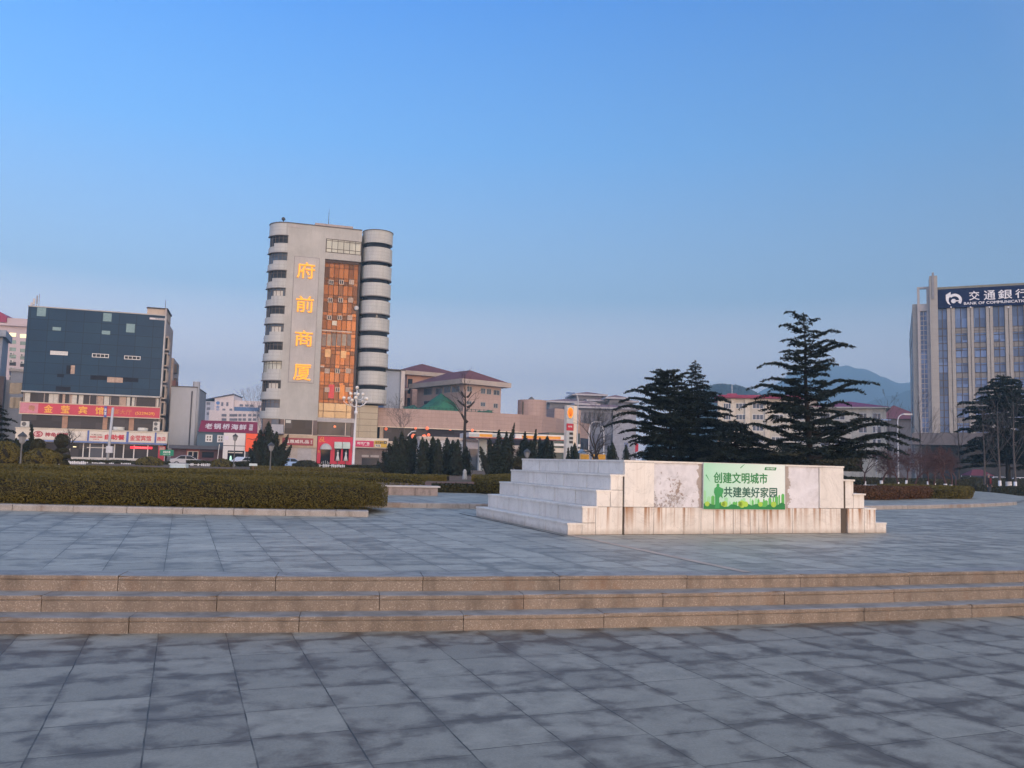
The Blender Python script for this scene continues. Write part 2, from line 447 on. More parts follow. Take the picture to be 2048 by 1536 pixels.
for k in range(N_):
    x, y = arc(43.95, 360 * k / N_); mb.v.append((x, y, .53))
for k in range(N_): mb.f.append((0, 1 + k, 1 + (k + 1) % N_))
o = mb.build("garden_ground", M_SOIL); tag(o, kind="structure")

# a thin tan strip let into the upper paving along the plinth's side line
PF = Frame((1.012, 14.641), 21.0, .45)      # the plinth's own axes
sm = paint("tan strip stone", (.44, .34, .26), .6, .15, 2.0)
mb = MB()
for a, b_ in ((-4.9, 0.0),):
    p = [PF.w(-.02, a), PF.w(.11, a), PF.w(.11, -.02), PF.w(-.02, -.02)]
    mb.quad(*[(q.x, q.y, .4515) for q in p])
o = mb.build("paving_strip", sm); tag(o, kind="structure")
mb = MB(); p = [PF.w(-.17, -.2), PF.w(-.12, -.2), PF.w(-.12, 5.6), PF.w(-.17, 5.6)]
mb.quad(*[(q.x, q.y, .4515) for q in p])
o = mb.build("drain_slot", paint("drain dark", (.05, .04, .04), .8)); tag(o, kind="structure")

# ------------------------------------------------------------------ the three steps
flight = thing("step_flight", "three curved tan granite steps between the two levels of grey paving", "steps", (CX, CY, 0))
def step_course(rad, z0, depth, seed):
    """blocks laid along the arc; each block has a rounded nosing with a groove under it"""
    rr = random.Random(seed); mb = MB(); t = -26.0 + rr.random() * 1.2
    while t < 66:
        ln = (1.44 + rr.random() * .16); dt = math.degrees(ln / rad); gap = math.degrees(.0032 / rad)
        jr = rr.uniform(-.005, .005); jz = rr.uniform(-.003, .003)
        z1 = z0 + .15 + jz
        prof = [(rad + jr, z0 - .02), (rad + jr, z1 - .050), (rad - .012 + jr, z1 - .047), (rad - .012 + jr, z1 - .040), (rad + .006 + jr, z1 - .036), (rad + .008 + jr, z1 - .012), (rad + .002 + jr, z1 - .003), (rad - .008 + jr, z1), (rad - depth, z1), (rad - depth, z0 - .02)]
        n = len(prof); k = 16; b0 = len(mb.v)
        for i in range(k + 1):
            th = t + gap + (dt - 2 * gap) * i / k; chip = rr.uniform(.006, .020) if rr.random() < (.30 if i in (0, k) else .05) else 0.0; wear = abs(rr.gauss(0, .0022))
            for j, (r_, z_) in enumerate(prof):
                if j in (5, 6): r_ -= wear + chip; z_ -= (wear + chip * .6) if j == 6 else 0
                if j == 7: z_ -= wear * .6
                a = R(th); mb.v.append((r_ * math.sin(a), -r_ * math.cos(a), z_))
        for i in range(k):
            for j in range(n):
                a0 = b0 + i * n + j; a1 = b0 + i * n + (j + 1) % n
                mb.f.append((a0, a0 + n, a1 + n, a1))
        mb.f.append(tuple(range(b0, b0 + n))); mb.f.append(tuple(reversed(range(b0 + k * n, b0 + k * n + n))))
        t += dt
    return mb
for rad, z0, dep, sd in ((R1, 0.0, .50, 3), (R2, .15, .50, 8), (R3, .30, .335, 5)):
    o = step_course(rad, z0, dep, sd).build("step", M_GRAN, flight)
# dark bedding behind the joints
mb = MB()
for rad, z0 in ((R1 - .04, 0.0), (R2 - .04, .15), (R3 - .04, .30)):
    k = 60; b0 = len(mb.v)
    for i in range(k + 1):
        a = R(-26 + 92 * i / k)
        for z_ in (z0, z0 + .12): mb.v.append((rad * math.sin(a), -rad * math.cos(a), z_))
    for i in range(k): mb.f.append((b0 + 2 * i, b0 + 2 * i + 2, b0 + 2 * i + 3, b0 + 2 * i + 1))
mb.build("bedding_mortar", paint("mortar dark", (.05, .04, .033), .9), flight)

# ------------------------------------------------------------------ kerb rings
def kerb(name, label, r0, r1, t0, t1, z0, z1, ln, mat, seed, group=None):
    rr = random.Random(seed); rm = max(r0, r1); ri = min(r0, r1)
    k = thing(name, label, "kerb", (CX, CY, 0), 0, group); mb = MB(); t = t0
    while t < t1 - .05:
        dt = min(math.degrees(ln * rr.uniform(.9, 1.1) / rm), t1 - t); gap = math.degrees(.006 / rm); j = rr.uniform(-.006, .006); b0 = len(mb.v)
        prof = [(rm + j, z0), (rm + j, z1 - .025), (rm - .02 + j, z1), (ri, z1), (ri, z0)]; n = 5
        for i in range(3):
            a = R(t + gap + (dt - 2 * gap) * i / 2)
            for r_, z_ in prof: mb.v.append((r_ * math.sin(a), -r_ * math.cos(a), z_))
        for i in range(2):
            for q in range(n):
                a0 = b0 + i * n + q; a1 = b0 + i * n + (q + 1) % n
                mb.f.append((a0, a0 + n, a1 + n, a1))
        mb.f.append(tuple(range(b0, b0 + n))); mb.f.append(tuple(reversed(range(b0 + 2 * n, b0 + 3 * n)))); t += dt
    mb.build("kerb_stones", mat, k); return k
kerb("kerb", "pale granite kerb under the long clipped hedge on the upper paving", 48.0, 47.6, -60, 11.15, .44, .57, 1.1, M_KERB, 2)
kerb("kerb", "raised grey granite kerb running behind the marble plinth to the paved path", 44.4, 44.05, 10.2, 48.8, .44, .575, 1.2, M_KERB, 4)
# low granite wall under the second hedge
lw = thing("planter_wall", "low granite planter wall with a pale cap under the second clipped hedge", "planter wall", (CX, CY, 0))
mb = MB(); mb2 = MB()
def arc_block(mb, ri, ro, t0, t1, z0, z1, k=6):
    b0 = len(mb.v)
    for i in range(k + 1):
        a = R(t0 + (t1 - t0) * i / k)
        for r_, z_ in ((ro, z0), (ro, z1), (ri, z1), (ri, z0)): mb.v.append((r_ * math.sin(a), -r_ * math.cos(a), z_))
    for i in range(k):
        for q in range(4):
            a0 = b0 + i * 4 + q; a1 = b0 + i * 4 + (q + 1) % 4; mb.f.append((a0, a0 + 4, a1 + 4, a1))
    mb.f.append((b0, b0 + 1, b0 + 2, b0 + 3)); mb.f.append(tuple(reversed(range(b0 + 4 * k, b0 + 4 * k + 4))))
t = -50.0
while t < 14.6:
    e = min(t + 1.2, 14.65); arc_block(mb, 39.0, 39.4, t + .01, e - .01, .54, .80, 2); t += 1.2
arc_block(mb2, 38.97, 39.44, -50, 14.75, .80, .85, 40)
arc_block(mb, 37.0, 39.0, 14.3, 14.65, .54, .80, 1)
mb.build("wall_stones", granite_mat("pink wall granite", (.36, .285, .25), (.30, .24, .215), .3), lw)
mb2.build("wall_cap", paint("pale cap stone", (.46, .43, .40), .55, .1, 2.0), lw)

# ------------------------------------------------------------------ the stepped marble plinth
def marble_mat(name, base, rust, isl=.07):
    m, t, n, b = _base(name); co = objco(t)
    g = N(t, "ShaderNodeNewGeometry")
    f = noise_(t, co, 1.6, 6.0, .6, 1.4); f2 = noise_(t, co, 7, 5.0, .6)
    c = mixc(t, maprange(t, f, .35, .65), base, tuple(q * .86 for q in base))
    vein = noise_(t, mapping(t, co, (1, 1, 1), (0, .6, .3)), 1.2, 7.0, .6, 3.0)
    vb = math_(t, "ABSOLUTE", math_(t, "SUBTRACT", vein, .5))
    c = mixc(t, maprange(t, vb, .0, .02, .35, 0), c, tuple(q * .55 for q in base))
    c = mixc(t, maprange(t, f2, .58, .8, 0, .35), c, tuple(q * .62 for q in base))
    sep_ = N(t, "ShaderNodeSeparateXYZ"); L(t, co, sep_.inputs[0])
    # dirt splashed up from the paving
    foot = maprange(t, math_(t, "ADD", sep_.outputs[2], maprange(t, f2, 0, 1, -.08, .08)), 0, .12, .5, 0, True)
    c = mixc(t, foot, c, (.20, .16, .12))
    st = noise_(t, mapping(t, co, (9, 9, .35)), 1.0, 4.0, .6)
    c = mixc(t, maprange(t, st, .56, .74, 0, .34), c, (.36, .27, .19))
    if rust:
        # rust runs down from the course joint
        rn = noise_(t, mapping(t, co, (7.5, 7.5, .25)), 1.0, 5.0, .62); rl = noise_(t, mapping(t, co, (.9, .9, .05)), 1.0, 2.0)
        msk = math_(t, "MULTIPLY", maprange(t, rn, .46, .58, 0, 1, True), maprange(t, math_(t, "ADD", sep_.outputs[2], maprange(t, f2, 0, 1, -.10, .10)), .05, .47, .15, 1.0))
        msk = math_(t, "MULTIPLY", msk, maprange(t, rl, .38, .50))
        c = mixc(t, math_(t, "MULTIPLY", msk, 1.0), c, (.30, .145, .06))
    oi = N(t, "ShaderNodeObjectInfo"); v = maprange(t, math_(t, "FRACT", math_(t, "ADD", g.outputs["Random Per Island"], oi.outputs["Random"])), 0, 1, 1 - isl, 1 + isl * .5)
    hs = N(t, "ShaderNodeHueSaturation"); L(t, v, hs.inputs["Value"]); L(t, c, hs.inputs["Color"])
    L(t, hs.outputs[0], b.inputs["Base Color"]); b.inputs["Roughness"].default_value = .42; b.inputs["Specular IOR Level"].default_value = .45
    bump(t, b, f2, .08, .01)
    return m
M_MARB = marble_mat("white marble", (.70, .665, .60), False)
M_MARBR = marble_mat("rust stained marble", (.68, .64, .57), True)
def plaster_mat():
    m, t, n, b = _base("peeled plaster"); co = objco(t)
    f = noise_(t, co, 3.2, 6.0, .65, .4); f2 = noise_(t, co, 16, 6.0, .7, .3); big = noise_(t, co, 1.1, 2.0)
    c = mixc(t, maprange(t, f, .3, .7), (.68, .67, .68), (.56, .55, .56))
    pit = math_(t, "ADD", math_(t, "MULTIPLY", f2, .6), math_(t, "MULTIPLY", big, .45))
    mk = maprange(t, pit, .575, .61, 0, 1)
    c = mixc(t, maprange(t, noise_(t, co, 2.1, 6.0, .7, .5), .50, .66, 0, .65), c, (.43, .42, .42))
    c = mixc(t, math_(t, "MULTIPLY", mk, .8), c, (.27, .225, .19))
    sp = N(t, "ShaderNodeSeparateXYZ"); L(t, co, sp.inputs[0])
    # broken grey mortar showing beside the sign
    for x0, hw_ in ((2.66, .035), (4.56, .06)):
        d = math_(t, "ABSOLUTE", math_(t, "SUBTRACT", sp.outputs[0], x0)); d = math_(t, "ADD", d, maprange(t, noise_(t, co, 4.0, 5.0, .7), .3, .7, -.09, .09))
        c = mixc(t, maprange(t, d, hw_, hw_ + .012, .95, 0), c, (.34, .29, .25))
    d = N(t, "ShaderNodeVectorMath", operation="DISTANCE"); L(t, mapping(t, co, (1, 0, .8)), d.inputs[0]); d.inputs[1].default_value = (2.17, 0, .66)
    hole = math_(t, "ADD", d.outputs["Value"], maprange(t, f2, .3, .7, -.12, .30))
    c = mixc(t, maprange(t, hole, .12, .15, .85, 0), c, (.24, .17, .125))
    L(t, c, b.inputs["Base Color"]); b.inputs["Roughness"].default_value = .85
    bump(t, b, math_(t, "SUBTRACT", f, mk), .5, .02); return m
pl = thing("stepped_plinth", "stepped white marble plinth with rust stains and bare plaster patches on the upper paving", "plinth", PF.o, PF.a)
HZ = [.203, .488, .77, 1.043, 1.30]              # tops of the five tiers
XL = [0, .272, .54, .806, 1.075]; XR = [7.0, 6.735, 6.475, 6.205, 5.94]
DP = 4.85
mb = MB()
for i in range(5):
    mb.box(XL[i] + .035, XR[i] - .035, .035, DP - .035, (HZ[i - 1] if i else 0) - .05, HZ[i] - .035)
mb.build("core", paint("joint grime", (.085, .07, .055), .9), pl)
g_ = .004
def slabs_x(mb, xs, z0, z1, y0=0.0, th=.035, dark=()):
    for a, b_ in zip(xs[:-1], xs[1:]): mb.box(a + g_, b_ - g_, y0 + rnd.uniform(-.003, .003), y0 + th, z0 + g_, z1 - g_)
ZC = .478
lo = MB(); up = MB()
slabs_x(lo, [.0, .272], 0, HZ[0]); slabs_x(lo, [.272, .53], 0, HZ[0]); slabs_x(lo, [.272, .53], HZ[0], ZC); slabs_x(lo, [.53, 1.05], 0, ZC)
slabs_x(lo, [1.09, 1.68, 2.30, 2.62, 2.66, 2.93, 3.36, 3.52, 3.74, 3.93, 4.12, 4.70, 5.33, 5.86], 0, ZC)
slabs_x(lo, [6.03, 6.45, 6.735], 0, ZC); slabs_x(lo, [6.735, 7.0], 0, HZ[0])
lo_m = lo
slabs_x(up, [.54, .806], ZC, HZ[2]); slabs_x(up, [.806, 1.05], ZC, HZ[2]); slabs_x(up, [.806, 1.05], HZ[2], HZ[3])
slabs_x(up, [1.08, 1.68], ZC, HZ[4] - .035); slabs_x(up, [5.345, 5.935], ZC, HZ[4] - .035)
slabs_x(up, [6.0, 6.205], ZC, HZ[3], .03); slabs_x(up, [6.205, 6.475], ZC, HZ[2], .03)
for nm_, src_, mt_ in (("lower_slab", lo_m, M_MARBR), ("upper_slab", up, M_MARB)):     # each marble slab is a part of its own
    for q in range(0, len(src_.v), 8): MB().add(src_.v[q:q + 8], [tuple(i - q for i in f) for f in src_.f[q // 8 * 6:q // 8 * 6 + 6]]).build(nm_, mt_, pl)
def rough_sheet(x0, x1, z0, z1, y, seed):
    mb = MB(); nx = int((x1 - x0) / .03) + 1; nz = int((z1 - z0) / .03) + 1
    for i in range(nx + 1):
        for j in range(nz + 1):
            x = x0 + (x1 - x0) * i / nx; z = z0 + (z1 - z0) * j / nz
            mb.v.append((x, y + .007 * mnoise.noise(Vector((x * 3, seed, z * 3))) + .004 * mnoise.noise(Vector((x * 11, seed, z * 11))), z))
    for i in range(nx):
        for j in range(nz):
            a = i * (nz + 1) + j; mb.f.append((a, a + nz + 1, a + nz + 2, a + 1))
    return mb
PLM = plaster_mat()
rough_sheet(1.684, 2.70, ZC, HZ[4] - .036, .018, 1).build("bare_plaster", PLM, pl, True)
rough_sheet(4.46, 5.342, ZC, HZ[4] - .036, .018, 5).build("bare_plaster", PLM, pl, True)
# side steps: riser slabs and treads with a proud lip
for side, XS, sgn in ((0, XL, 1), (1, XR, -1)):
    for i in range(5):
        st = MB(); z0 = HZ[i - 1] if i else 0; y = .0; k = 0
        joints = [.0]; q = .55 + .2 * ((i * 37) % 5) / 5
        while joints[-1] < DP - .45: joints.append(min(DP, joints[-1] + (.86 + .08 * ((i + len(joints)) % 3))))
        joints[-1] = DP
        for a, b_ in zip(joints[:-1], joints[1:]):
            x0 = XS[i] + sgn * rnd.uniform(0, .004); x1 = x0 + sgn * .034
            st.box(x0, x1, a + .009 + (.030 if a == 0 else 0), b_ - .009, z0 + .003, HZ[i] - .036)
        xe = XS[i + 1] if i < 4 else XS[i] + sgn * .42
        for a, b_ in zip(joints[:-1], joints[1:]):
            st.box(XS[i] - sgn * .012, xe + sgn * .03, a + .001 - (.006 if a == 0 else 0), b_ - .001, HZ[i] - .033, HZ[i])
        st.build("side_step", M_MARB, pl)
cp = MB(); xs = [1.50, 2.2, 2.9, 3.65, 4.4, 5.0, 5.52]
for a, b_ in zip(xs[:-1], xs[1:]): cp.box(a + .002, b_ - .002, -.008, .5, HZ[4] - .033, HZ[4] - .001)
cp.box(1.50, 5.52, .502, DP, HZ[4] - .033, HZ[4] - .002)
cp.build("coping", M_MARB, pl)

# ------------------------------------------------------------------ the printed sign fixed to the plinth
def sign_mat():
    m, t, n, b = _base("printed sign"); co = objco(t); sp = N(t, "ShaderNodeSeparateXYZ"); L(t, co, sp.inputs[0])
    f = noise_(t, co, 1.3, 2.0)
    u = math_(t, "ADD", math_(t, "MULTIPLY", sp.outputs[0], .55), math_(t, "MULTIPLY", f, .35))
    c = mixc(t, maprange(t, u, .1, 1.1), (.30, .62, .42), (.66, .74, .69))
    L(t, c, b.inputs["Base Color"]); b.inputs["Roughness"].default_value = .35; return m
sg = thing("banner_sign", "green and white printed sign with Chinese slogan, skyline and runner on the marble plinth", "sign", PF.w(2.69, -.03, .452), PF.a)
SW, SH = 1.815, .838
MB().box(0, SW, 0, .022, 0, SH).build("panel", sign_mat(), sg)
gd = paint("sign dark green", (.015, .20, .055), .4, .05); gk = paint("sign ink green", (.012, .10, .065), .4, .05); gl = paint("sign leaf green", (.10, .42, .09), .4, .1); gm = paint("sign mid green", (.03, .30, .085), .4, .1); gb = paint("sign base green", (.01, .20, .05), .4, .1); gy = paint("sign lime", (.34, .55, .06), .4, .1); gp = paint("sign pale green", (.30, .62, .33), .4, .1)
text_part("创建文明城市", "lettering", gd, sg, .815, SH * .685, 1.19, .195, 0.0, .002, .024)
text_part("共建美好家园", "lettering", gk, sg, 1.035, SH * .375, 1.19, .19, 0.0, .002, .024)
sk = MB(); sk2 = MB(); sk3 = MB(); rs = random.Random(5); x = .0
while x < SW - .02:
    wd = rs.uniform(.03, .075); h = rs.uniform(.06, .20) + (.10 if x < .22 else .03 if x > 1.42 else -.03)
    if x + wd > SW: wd = SW - x
    MB().prism([(x, .03), (x + wd, .03), (x + wd, h + .05), (x + wd * .5, h + .06 + rs.uniform(0, .03)), (x, h + .05)], -.0012 - .0001 * int(x * 8), .002).build("tower_print", gl if rs.random() < .6 else gp, sg)
    x += wd + rs.uniform(-.005, .03)
gp_ = [(0, 0)] ; gp_ = [(0.0, .0)]
pts = [(0, 0)] + [(SW, 0)]
top = [(SW * (1 - i / 24), .085 + .03 * math.sin(i * 1.7) + .02 * math.sin(i * .6 + 1)) for i in range(25)]
MB().prism(pts + top, -.0030, .002).build("ground_print", gb, sg)
for cx_, r_ in ((.08, .05), (.42, .045), (.46, .06), (.80, .05), (.84, .075), (.92, .055), (1.25, .05), (1.55, .06)):
    MB().prism([(cx_ + r_ * math.cos(a), .095 + r_ * .9 * math.sin(a)) for a in [k * math.pi / 8 for k in range(16)]], -.0036 - .0001 * int(cx_ * 10), .002).build("bush_print", gy, sg)
run = [(.245, .02), (.345, .02), (.34, .12), (.335, .2), (.36, .235), (.415, .20), (.40, .26), (.43, .33), (.425, .375), (.39, .385), (.345, .405), (.335, .415), (.342, .44), (.325, .465), (.295, .465), (.28, .44), (.287, .415), (.27, .40), (.235, .375), (.225, .30), (.25, .25), (.255, .13)]
MB().prism(run, -.0060, .002).build("runner_print", gm, sg)
MB().prism([(1.345, SH - .105), (1.60, SH - .105), (1.622, SH - .05), (1.36, SH - .05)], -.0016, .002).build("title_plate", gd, sg)
text_part("创建文明城市", "plate_lettering", paint("sign white ink", (.75, .8, .77), .4, .03), sg, 1.483, SH - .078, .19, .032, -.0016, .002, .01)
text_part("GPT" if False else "创城", "corner_lettering", paint("sign white ink", (.75, .8, .77), .4), sg, 1.69, SH - .075, .08, .035, 0.0, .002, .01)
MB().prism([(.045, .615), (.06, .63), (.13, .515), (.15, .485)], -.0016, .002).build("leaf_print", gm, sg)
MB().prism([(.80, SH - .07), (.81, SH - .085), (.90, SH - .006), (.895, SH - .002)], -.0016, .002).build("leaf_print", gm, sg)
MB().box(-.004, 0, -.004, .024, -.004, SH + .004).box(SW, SW + .004, -.004, .024, -.004, SH + .004).box(0, SW, -.004, .024, SH, SH + .004).box(0, SW, -.004, .024, -.004, 0).build("sign_frame", paint("sign rim", (.55, .57, .55), .4), sg)

# ------------------------------------------------------------------ clipped hedges
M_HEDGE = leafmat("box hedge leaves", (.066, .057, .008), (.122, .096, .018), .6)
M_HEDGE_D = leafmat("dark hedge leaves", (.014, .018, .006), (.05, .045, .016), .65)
M_BROWN = leafmat("brown azalea leaves", (.060, .026, .012), (.125, .062, .026), .7)
M_CORE = paint("core shade dark", (.016, .013, .005), .95, .4, 6.0)  # near-black core: the shade deep between leaves is put into its colour
def leaf_cards(P, Nn, size, jit=.9, seed=1, aspect=.55):
    """P (n,3) points, Nn (n,3) outward normals -> quads tilted at random about the normal"""
    rs_ = np.random.RandomState(seed); n = len(P)
    nn = Nn + rs_.normal(0, jit, (n, 3)); nn /= np.linalg.norm(nn, axis=1, keepdims=True) + 1e-9
    a = rs_.normal(0, 1, (n, 3)); a -= nn * (a * nn).sum(1, keepdims=True); a /= np.linalg.norm(a, axis=1, keepdims=True) + 1e-9
    b = np.cross(nn, a); s = (size * rs_.uniform(.6, 1.35, (n, 1)))
    a = a * s; b = b * s * aspect
    V = np.concatenate([P - a, P - b, P + a, P + b], 1).reshape(-1, 3)
    return V, np.arange(n * 4).reshape(-1, 4)
def hedge(name, label, r_out, r_in, t0, t1, z0, z1, mat, n, size, seed, round0=True, round1=True, lump=.05, group=None, rad=.16):
    """clipped hedge along the ring with rounded ends and shoulders"""
    h = thing(name, label, "hedge", (CX, CY, 0), 0, group)
    rm = (r_out + r_in) / 2; hw = (r_out - r_in) / 2; Lh = R(t1 - t0) * rm / 2
    endr = min(hw * .95, Lh * .9)
    def half(sx):     # half-width at distance sx from the middle
        d = Lh - abs(sx)
        if ((sx < 0 and round0) or (sx > 0 and round1)) and d < endr:
            return hw * math.sqrt(max(0.0, 1 - (1 - d / endr) ** 2))
        return hw
    ns = max(12, int(2 * Lh / .35)); ss = [-Lh + 2 * Lh * (i / ns) for i in range(ns + 1)]
    extra = [-Lh + endr * q for q in (.02, .06, .12, .2, .32, .5)] if round0 else []
    extra += [Lh - endr * q for q in (.02, .06, .12, .2, .32, .5)] if round1 else []
    ss = sorted(ss + extra)
    hh = z1 - z0; rad = min(rad, hh * .72, hw * .6)
    prof = []       # (offset in units: side, z) from outer foot over the top to inner foot
    for k in range(6): prof.append((1, .16 * (1 - k / 5) ** 2, z0 + (hh - rad) * k / 5))
    for k in range(1, 4):
        a = math.pi / 2 * k / 3; prof.append((1, rad * (1 - math.cos(a)), z1 - rad + rad * math.sin(a)))
    nt2 = max(4, int(2 * hw / .4))
    for k in range(1, nt2): prof.append((1 - 2 * k / nt2, -1, z1))
    for k in range(2, -1, -1):
        a = math.pi / 2 * k / 3; prof.append((-1, rad * (1 - math.cos(a)), z1 - rad + rad * math.sin(a)))
    prof.append((-1, None, z1 - rad)); prof.append((-1, None, z0))
    V = []
    for s_ in ss:
        dE = min([9e9] + ([s_ + Lh] if round0 else []) + ([Lh - s_] if round1 else [])); zdrop = .24 * (1 - min(1, dE / (.55 * endr))) ** 2
        hf = half(s_); th = t0 + (t1 - t0) * (s_ + Lh) / (2 * Lh)
        for sd, ins, z in prof:
            if ins == -1: off = sd * max(0, hf - min(rad, hf))
            else: off = sd * max(0.0, hf - (ins or 0))
            r_ = rm + off; a = R(th)
            p = Vector((r_ * math.sin(a), -r_ * math.cos(a), z0 + (z - z0) * (1 - zdrop)))
            nz = mnoise.noise(Vector((p.x * .9, p.y * .9, p.z * 1.3 + seed))) + .5 * mnoise.noise(Vector((p.x * 2.7, p.y * 2.7, p.z * 3 + seed)))
            k = lump * nz * (0.25 if z < z0 + .05 else 1)
            p += Vector((math.sin(a) * sd * k, -math.cos(a) * sd * k, k * .7 if z > z0 + hh * .6 else 0)); V.append(p)
    npf = len(prof); F = []
    for i in range(len(ss) - 1):
        for j in range(npf - 1):
            a0 = i * npf + j; F.append((a0, a0 + npf, a0 + npf + 1, a0 + 1))
    me = bpy.data.meshes.new("hedge_body"); me.from_pydata([tuple(v) for v in V], [], F); me.update()
    bm = bmesh.new(); bm.from_mesh(me); bmesh.ops.recalc_face_normals(bm, faces=bm.faces); bm.to_mesh(me); bm.free()
    me.calc_loop_triangles()
    Va = np.array([tuple(v) for v in V]); T = np.array([t_.vertices[:] for t_ in me.loop_triangles])
    A, B, C_ = Va[T[:, 0]], Va[T[:, 1]], Va[T[:, 2]]; cr_ = np.cross(B - A, C_ - A); ar = np.linalg.norm(cr_, axis=1) / 2; nm = cr_ / (2 * ar[:, None] + 1e-12)
    rs_ = np.random.RandomState(seed); cen = (A + B + C_) / 3
    wcen = cen + np.array([CX, CY, 0]); vis = ((np.array([0, 0, CAMH + 1.5]) - wcen) * nm).sum(1) > -0.5
    wgt = ar * np.where(vis, 1, .25); idx = rs_.choice(len(T), n, p=wgt / wgt.sum())
    u_, v_ = rs_.rand(n, 1), rs_.rand(n, 1); fl = u_ + v_ > 1; u_ = np.where(fl, 1 - u_, u_); v_ = np.where(fl, 1 - v_, v_)
    P = A[idx] + u_ * (B[idx] - A[idx]) + v_ * (C_[idx] - A[idx]); P += nm[idx] * (.035 - .13 * rs_.rand(n, 1) ** 1.6)
    nm = nm * .6 + np.array([0, 0, .75]); nm /= np.linalg.norm(nm, axis=1, keepdims=True)
    LV, LF = leaf_cards(P, nm[idx], size, .75, seed)
    nv = np.zeros(len(me.vertices) * 3); me.vertices.foreach_get("normal", nv); Vi = Va - nv.reshape(-1, 3) * .10; me.vertices.foreach_set("co", Vi.astype(np.float32).ravel()); me.update()
    link_mesh("twigs", me, M_CORE, h, True)  # solid body behind the leaves, coloured with the hedge's inner shade
    np_mesh("foliage", LV, LF, mat, h); return h
hedge("hedge", "long clipped olive green hedge with a rounded end on the pale kerb nearest the steps", 47.78, 43.4, -5, 11.75, .55, 1.13, M_HEDGE, 210000, .0165, 21, False, True, .04, None, .36)
hedge("hedge", "clipped green hedge on the low granite planter wall", 39.3, 34.8, -9, 14.5, .84, 1.13, M_HEDGE, 80000, .025, 22, False, True, .05)
hedge("hedge", "rounded clipped hedge peeping out beside the top of the marble stairs", 39.0, 34.2, 17.6, 26.5, .54, 1.19, M_HEDGE, 50000, .024, 23, True, False, .07, None, .3)
hedge("hedge", "low brown leaved hedge behind the short end steps of the plinth", 41.2, 38.6, 39.0, 48.6, .53, 1.02, M_BROWN, 30000, .030, 24, True, False, .12)
hedge("hedge", "clipped green hedge end beside the paved path and the walking person", 42.2, 38.4, 48.2, 55.3, .53, 1.06, M_HEDGE, 30000, .030, 25, True, True, .05)

# ================================================================== BUILDINGS (round the far side of the square)
def RP(fr, x0, y0, x1, y1, y=0.0):
    """photo rectangle (top-left, bottom-right) -> x0, x1, z0, z1 on the facade"""
    a, zt = fr.pix(x0, y0, y); b, zb = fr.pix(x1, y1, y)
    return a, b, zb, zt
def zoomer(ox, oy, s): return lambda x, y: (ox + x / s, oy + y / s)
G_DARK = glass("window glass", (.022, .027, .034), .07, .5, .7, spec=.16)
G_BLUE = glass("blue window glass", (.05, .075, .11), .08, .3, .8, spec=.35)
G_SHOP = glass("shop glass", (.036, .034, .037), .10, .5, .5, spec=.14)
M_ALU = paint("white window frame", (.62, .63, .62), .45, .06)
M_BRZ = paint("bronze window frame", (.07, .055, .045), .45, .1)
M_CURT = paint("pale curtain", (.52, .50, .44), .8, .12, 3)
def window(parent, x0, x1, z0, z1, y=0.0, nx=2, ny=1, fm=None, gm=None, fw=.06, proud=.05, name="window", deep=.08):
    """frame (part) and panes (sub-part); y is the wall face"""
    fm = fm or M_ALU; gm = gm or G_DARK; mb = MB(); p = proud
    mb.box(x0, x1, y - p, y + deep, z0, z0 + fw); mb.box(x0, x1, y - p, y + deep, z1 - fw, z1)
    mb.box(x0, x0 + fw, y - p, y + deep, z0 + fw, z1 - fw); mb.box(x1 - fw, x1, y - p, y + deep, z0 + fw, z1 - fw)
    for i in range(1, nx):
        xm = x0 + (x1 - x0) * i / nx; mb.box(xm - fw * .4, xm + fw * .4, y - p * .8, y + deep, z0 + fw, z1 - fw)
    for j in range(1, ny):
        zm = z0 + (z1 - z0) * j / ny; mb.box(x0 + fw, x1 - fw, y - p * .7, y + deep, zm - fw * .35, zm + fw * .35)
    f = mb.build(name, fm, parent)
    MB().box(x0 + fw * .5, x1 - fw * .5, y - .015, y + .02, z0 + fw * .5, z1 - fw * .5).build("pane", gm, f)
    return f
def acunit(parent, x, z, y=0.0, s=1.0, col=None, ax="y"):
    mb = MB(); w_, h_, d_ = .8 * s, .58 * s, .32 * s
    mb.box(x, x + w_, y - d_, y, z, z + h_)
    o = mb.build("air_conditioner", paint("ac casing", (.50, .50, .47), .5, .1), parent)
    c = (x + w_ * .4, z + h_ * .5); m2 = MB(); pts = [(c[0] + .22 * s * math.cos(a), c[1] + .22 * s * math.sin(a)) for a in [k * math.pi / 8 for k in range(16)]]
    m2.prism(pts, y - d_ - .015, y - d_ + .01); m2.build("fan_grille", paint("ac grille", (.10, .10, .10), .6), o); return o
